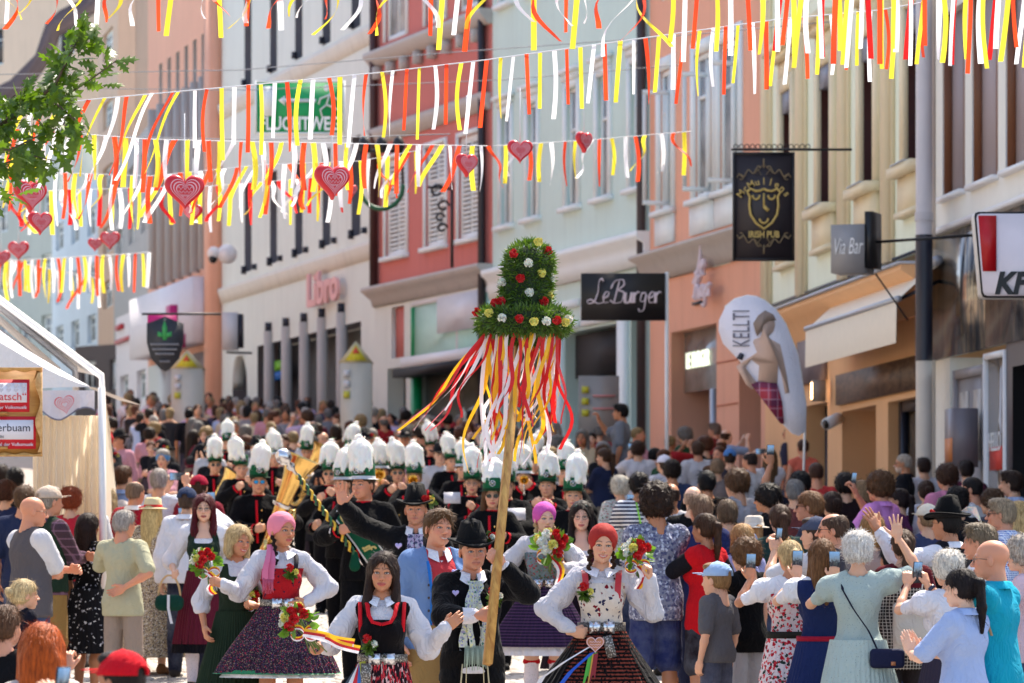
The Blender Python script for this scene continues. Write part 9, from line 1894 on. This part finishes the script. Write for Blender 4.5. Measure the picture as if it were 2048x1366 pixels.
for ri,(d0,rown)in enumerate(ROWS):
 x=(205-HX)/FPX*d0+rr.random()*.3;xr=min(facade_x(d0)-.8,((1220 if ri>3 else 1480)-HX)/FPX*d0)
 while x<xr:
  d=d0+rr.uniform(-1.0,1.0);px=HX+x/d*FPX;parade=(380<px<1050 and ri<3)or(px<480 and ri<4)
  i=rr.choice([6,7,8,9])if(parade or rr.random()<.15)else rr.choice([0,1,2,3,4,5]);g,parts,Mh,sex=PROTO[i]
  hn,hcol=rr.choice(HCS);tn,tcol=rr.choice(TCS);st=rr.choice(STY[sex]);hat=None
  if parade:tn,tcol=rr.choice([TCS[2],TCS[2],TCS[0],TCS[11]]);hat='fedora' if sex=='m' and rr.random()<.7 else('kerchief' if sex=='f' and rr.random()<.45 else None)
  yaw=rr.uniform(-30,30)if i>=6 else rr.choice((150,180,205,-130,120))+rr.uniform(-15,15)
  sk=rr.choice(['fair','ruddy','tan','pale','olive']);P=rr.gauss(1.72,.07);hcl=(24,22,26)if hat=='fedora' else rr.choice([(90,140,190),(210,110,150),(190,40,50)])
  root=empty('person',(x,d,gz(d)),R(yaw),P/1.72);lm=[l for p,l in LM if p<=px+5]or[LM[0][1]]
  desc=('man' if sex=='m' else 'woman')+(' in black brimmed hat' if hat=='fedora' else(' in headscarf' if hat else ' with %s %s hair'%(STN[st],hn)))+', %s top, %s, '%(tn,rown)+lm[-1]
  while desc in used:desc=desc.replace(', ',' and ',1)if ' top, ' in desc and ', ' in desc.split(' top, ')[0]else desc+' too'
  used[desc]=1
  tag(root,desc,'person',FARG)
  for nm,me in parts:link(nm,me,root,color=SKINS[sk]if nm=='body' else(lin(*[q*.86 for q in tcol])if nm=='shirt' else lin(*rr.choice([(50,52,70),(36,34,40),(120,108,96),(70,60,70)]))))
  link('hair',hair_mesh(st,res=.014,seed=0,sex=sex,under=bool(hat)),root,Mh,lin(*[q*.7 for q in hcol]))
  if hat=='fedora':
   hh=hat_obj('fedora',root,Mh,lin(*hcl))
   if rr.random()<.6:link('carnation',carn_mesh(M_PRED,0,.03),root,Mh@Matrix.Translation((.09,-.06,.09)));link('carnation',carn_mesh(M_PYEL,1,.03),root,Mh@Matrix.Translation((.12,-.03,.07)))
  elif hat:hat_obj('kerchief',root,Mh,lin(*hcl))
  x+=rr.uniform(.62,.85)
def lowfig(sex):
 g=make_rig(sex,1.0,crossed()if sex=='m' else{});lo,hi=bounds(g,.08);F=Field(lo,hi,.045);torso(F,g,.015);leg_prims(F,g,.01)
 for s in(-1,1):arm_prims(F,g,s,.01)
 V,Q=F.nets();z=V[:,2];part=np.where(z>1.44,0,np.where(z>.86,1,2));F=Field((-.12,-.15,-.14),(.12,.15,.16),.03);F.el((0,0,.01),(.075,.098,.125),0);A,B=F.nets();F=Field((-.14,-.15,-.2),(.14,.18,.18),.03);F.el((0,.022,.04),(.092,.112,.098),0);F.el((0,.05,-.04),(.08,.07,.11 if sex=='f' else.06),.03);C_,D=F.nets();O=g.O
 return np.concatenate([V,A+O,C_+O]),np.concatenate([Q,B+len(V),D+len(V)+len(A)]),np.concatenate([part,np.zeros(len(A),int),np.full(len(C_),3)])
LF=[lowfig('m'),lowfig('f')];mb=MB();d=79.5;rr=random.Random(5)
while d<103:
 x=(212-HX)/FPX*d
 while x<facade_x(d)-.5:
  V,Q,part=rr.choice(LF);a=rr.choice((0,3.1,3.4,2.6,4.2))+rr.uniform(-.3,.3);sc=rr.gauss(1.0,.045);ca,sa=math.cos(a)*sc,math.sin(a)*sc;dd=d+rr.uniform(-.4,.4)
  U=np.stack([V[:,0]*ca-V[:,1]*sa+x,V[:,0]*sa+V[:,1]*ca+dd,V[:,2]*sc+gz(dd)],-1)
  cs=np.array([list(SKINS[rr.choice(['fair','tan','ruddy'])])+[1],list(lin(*rr.choice(TCS)[1]))+[1],list(lin(*rr.choice([(50,52,70),(36,34,40),(120,108,96)])))+[1],list(lin(*[q*.7 for q in rr.choice(HCS)[1]]))+[1]]);mb.add(U,Q,col=cs[part]);x+=rr.uniform(.50,.72)
 d+=rr.uniform(1.25,1.7)
mm,nt,b=NT('distant_crowd_colours');at=nt.nodes.new('ShaderNodeAttribute');at.attribute_name='Col';nt.links.new(at.outputs['Color'],b.inputs['Base Color']);b.inputs['Roughness'].default_value=.9
mb.build('distant_crowd',mm,None,True)['kind']='stuff'
print('script seconds',time.time()-T0,'tris',sum(len(m.polygons)for m in bpy.data.meshes)*2)
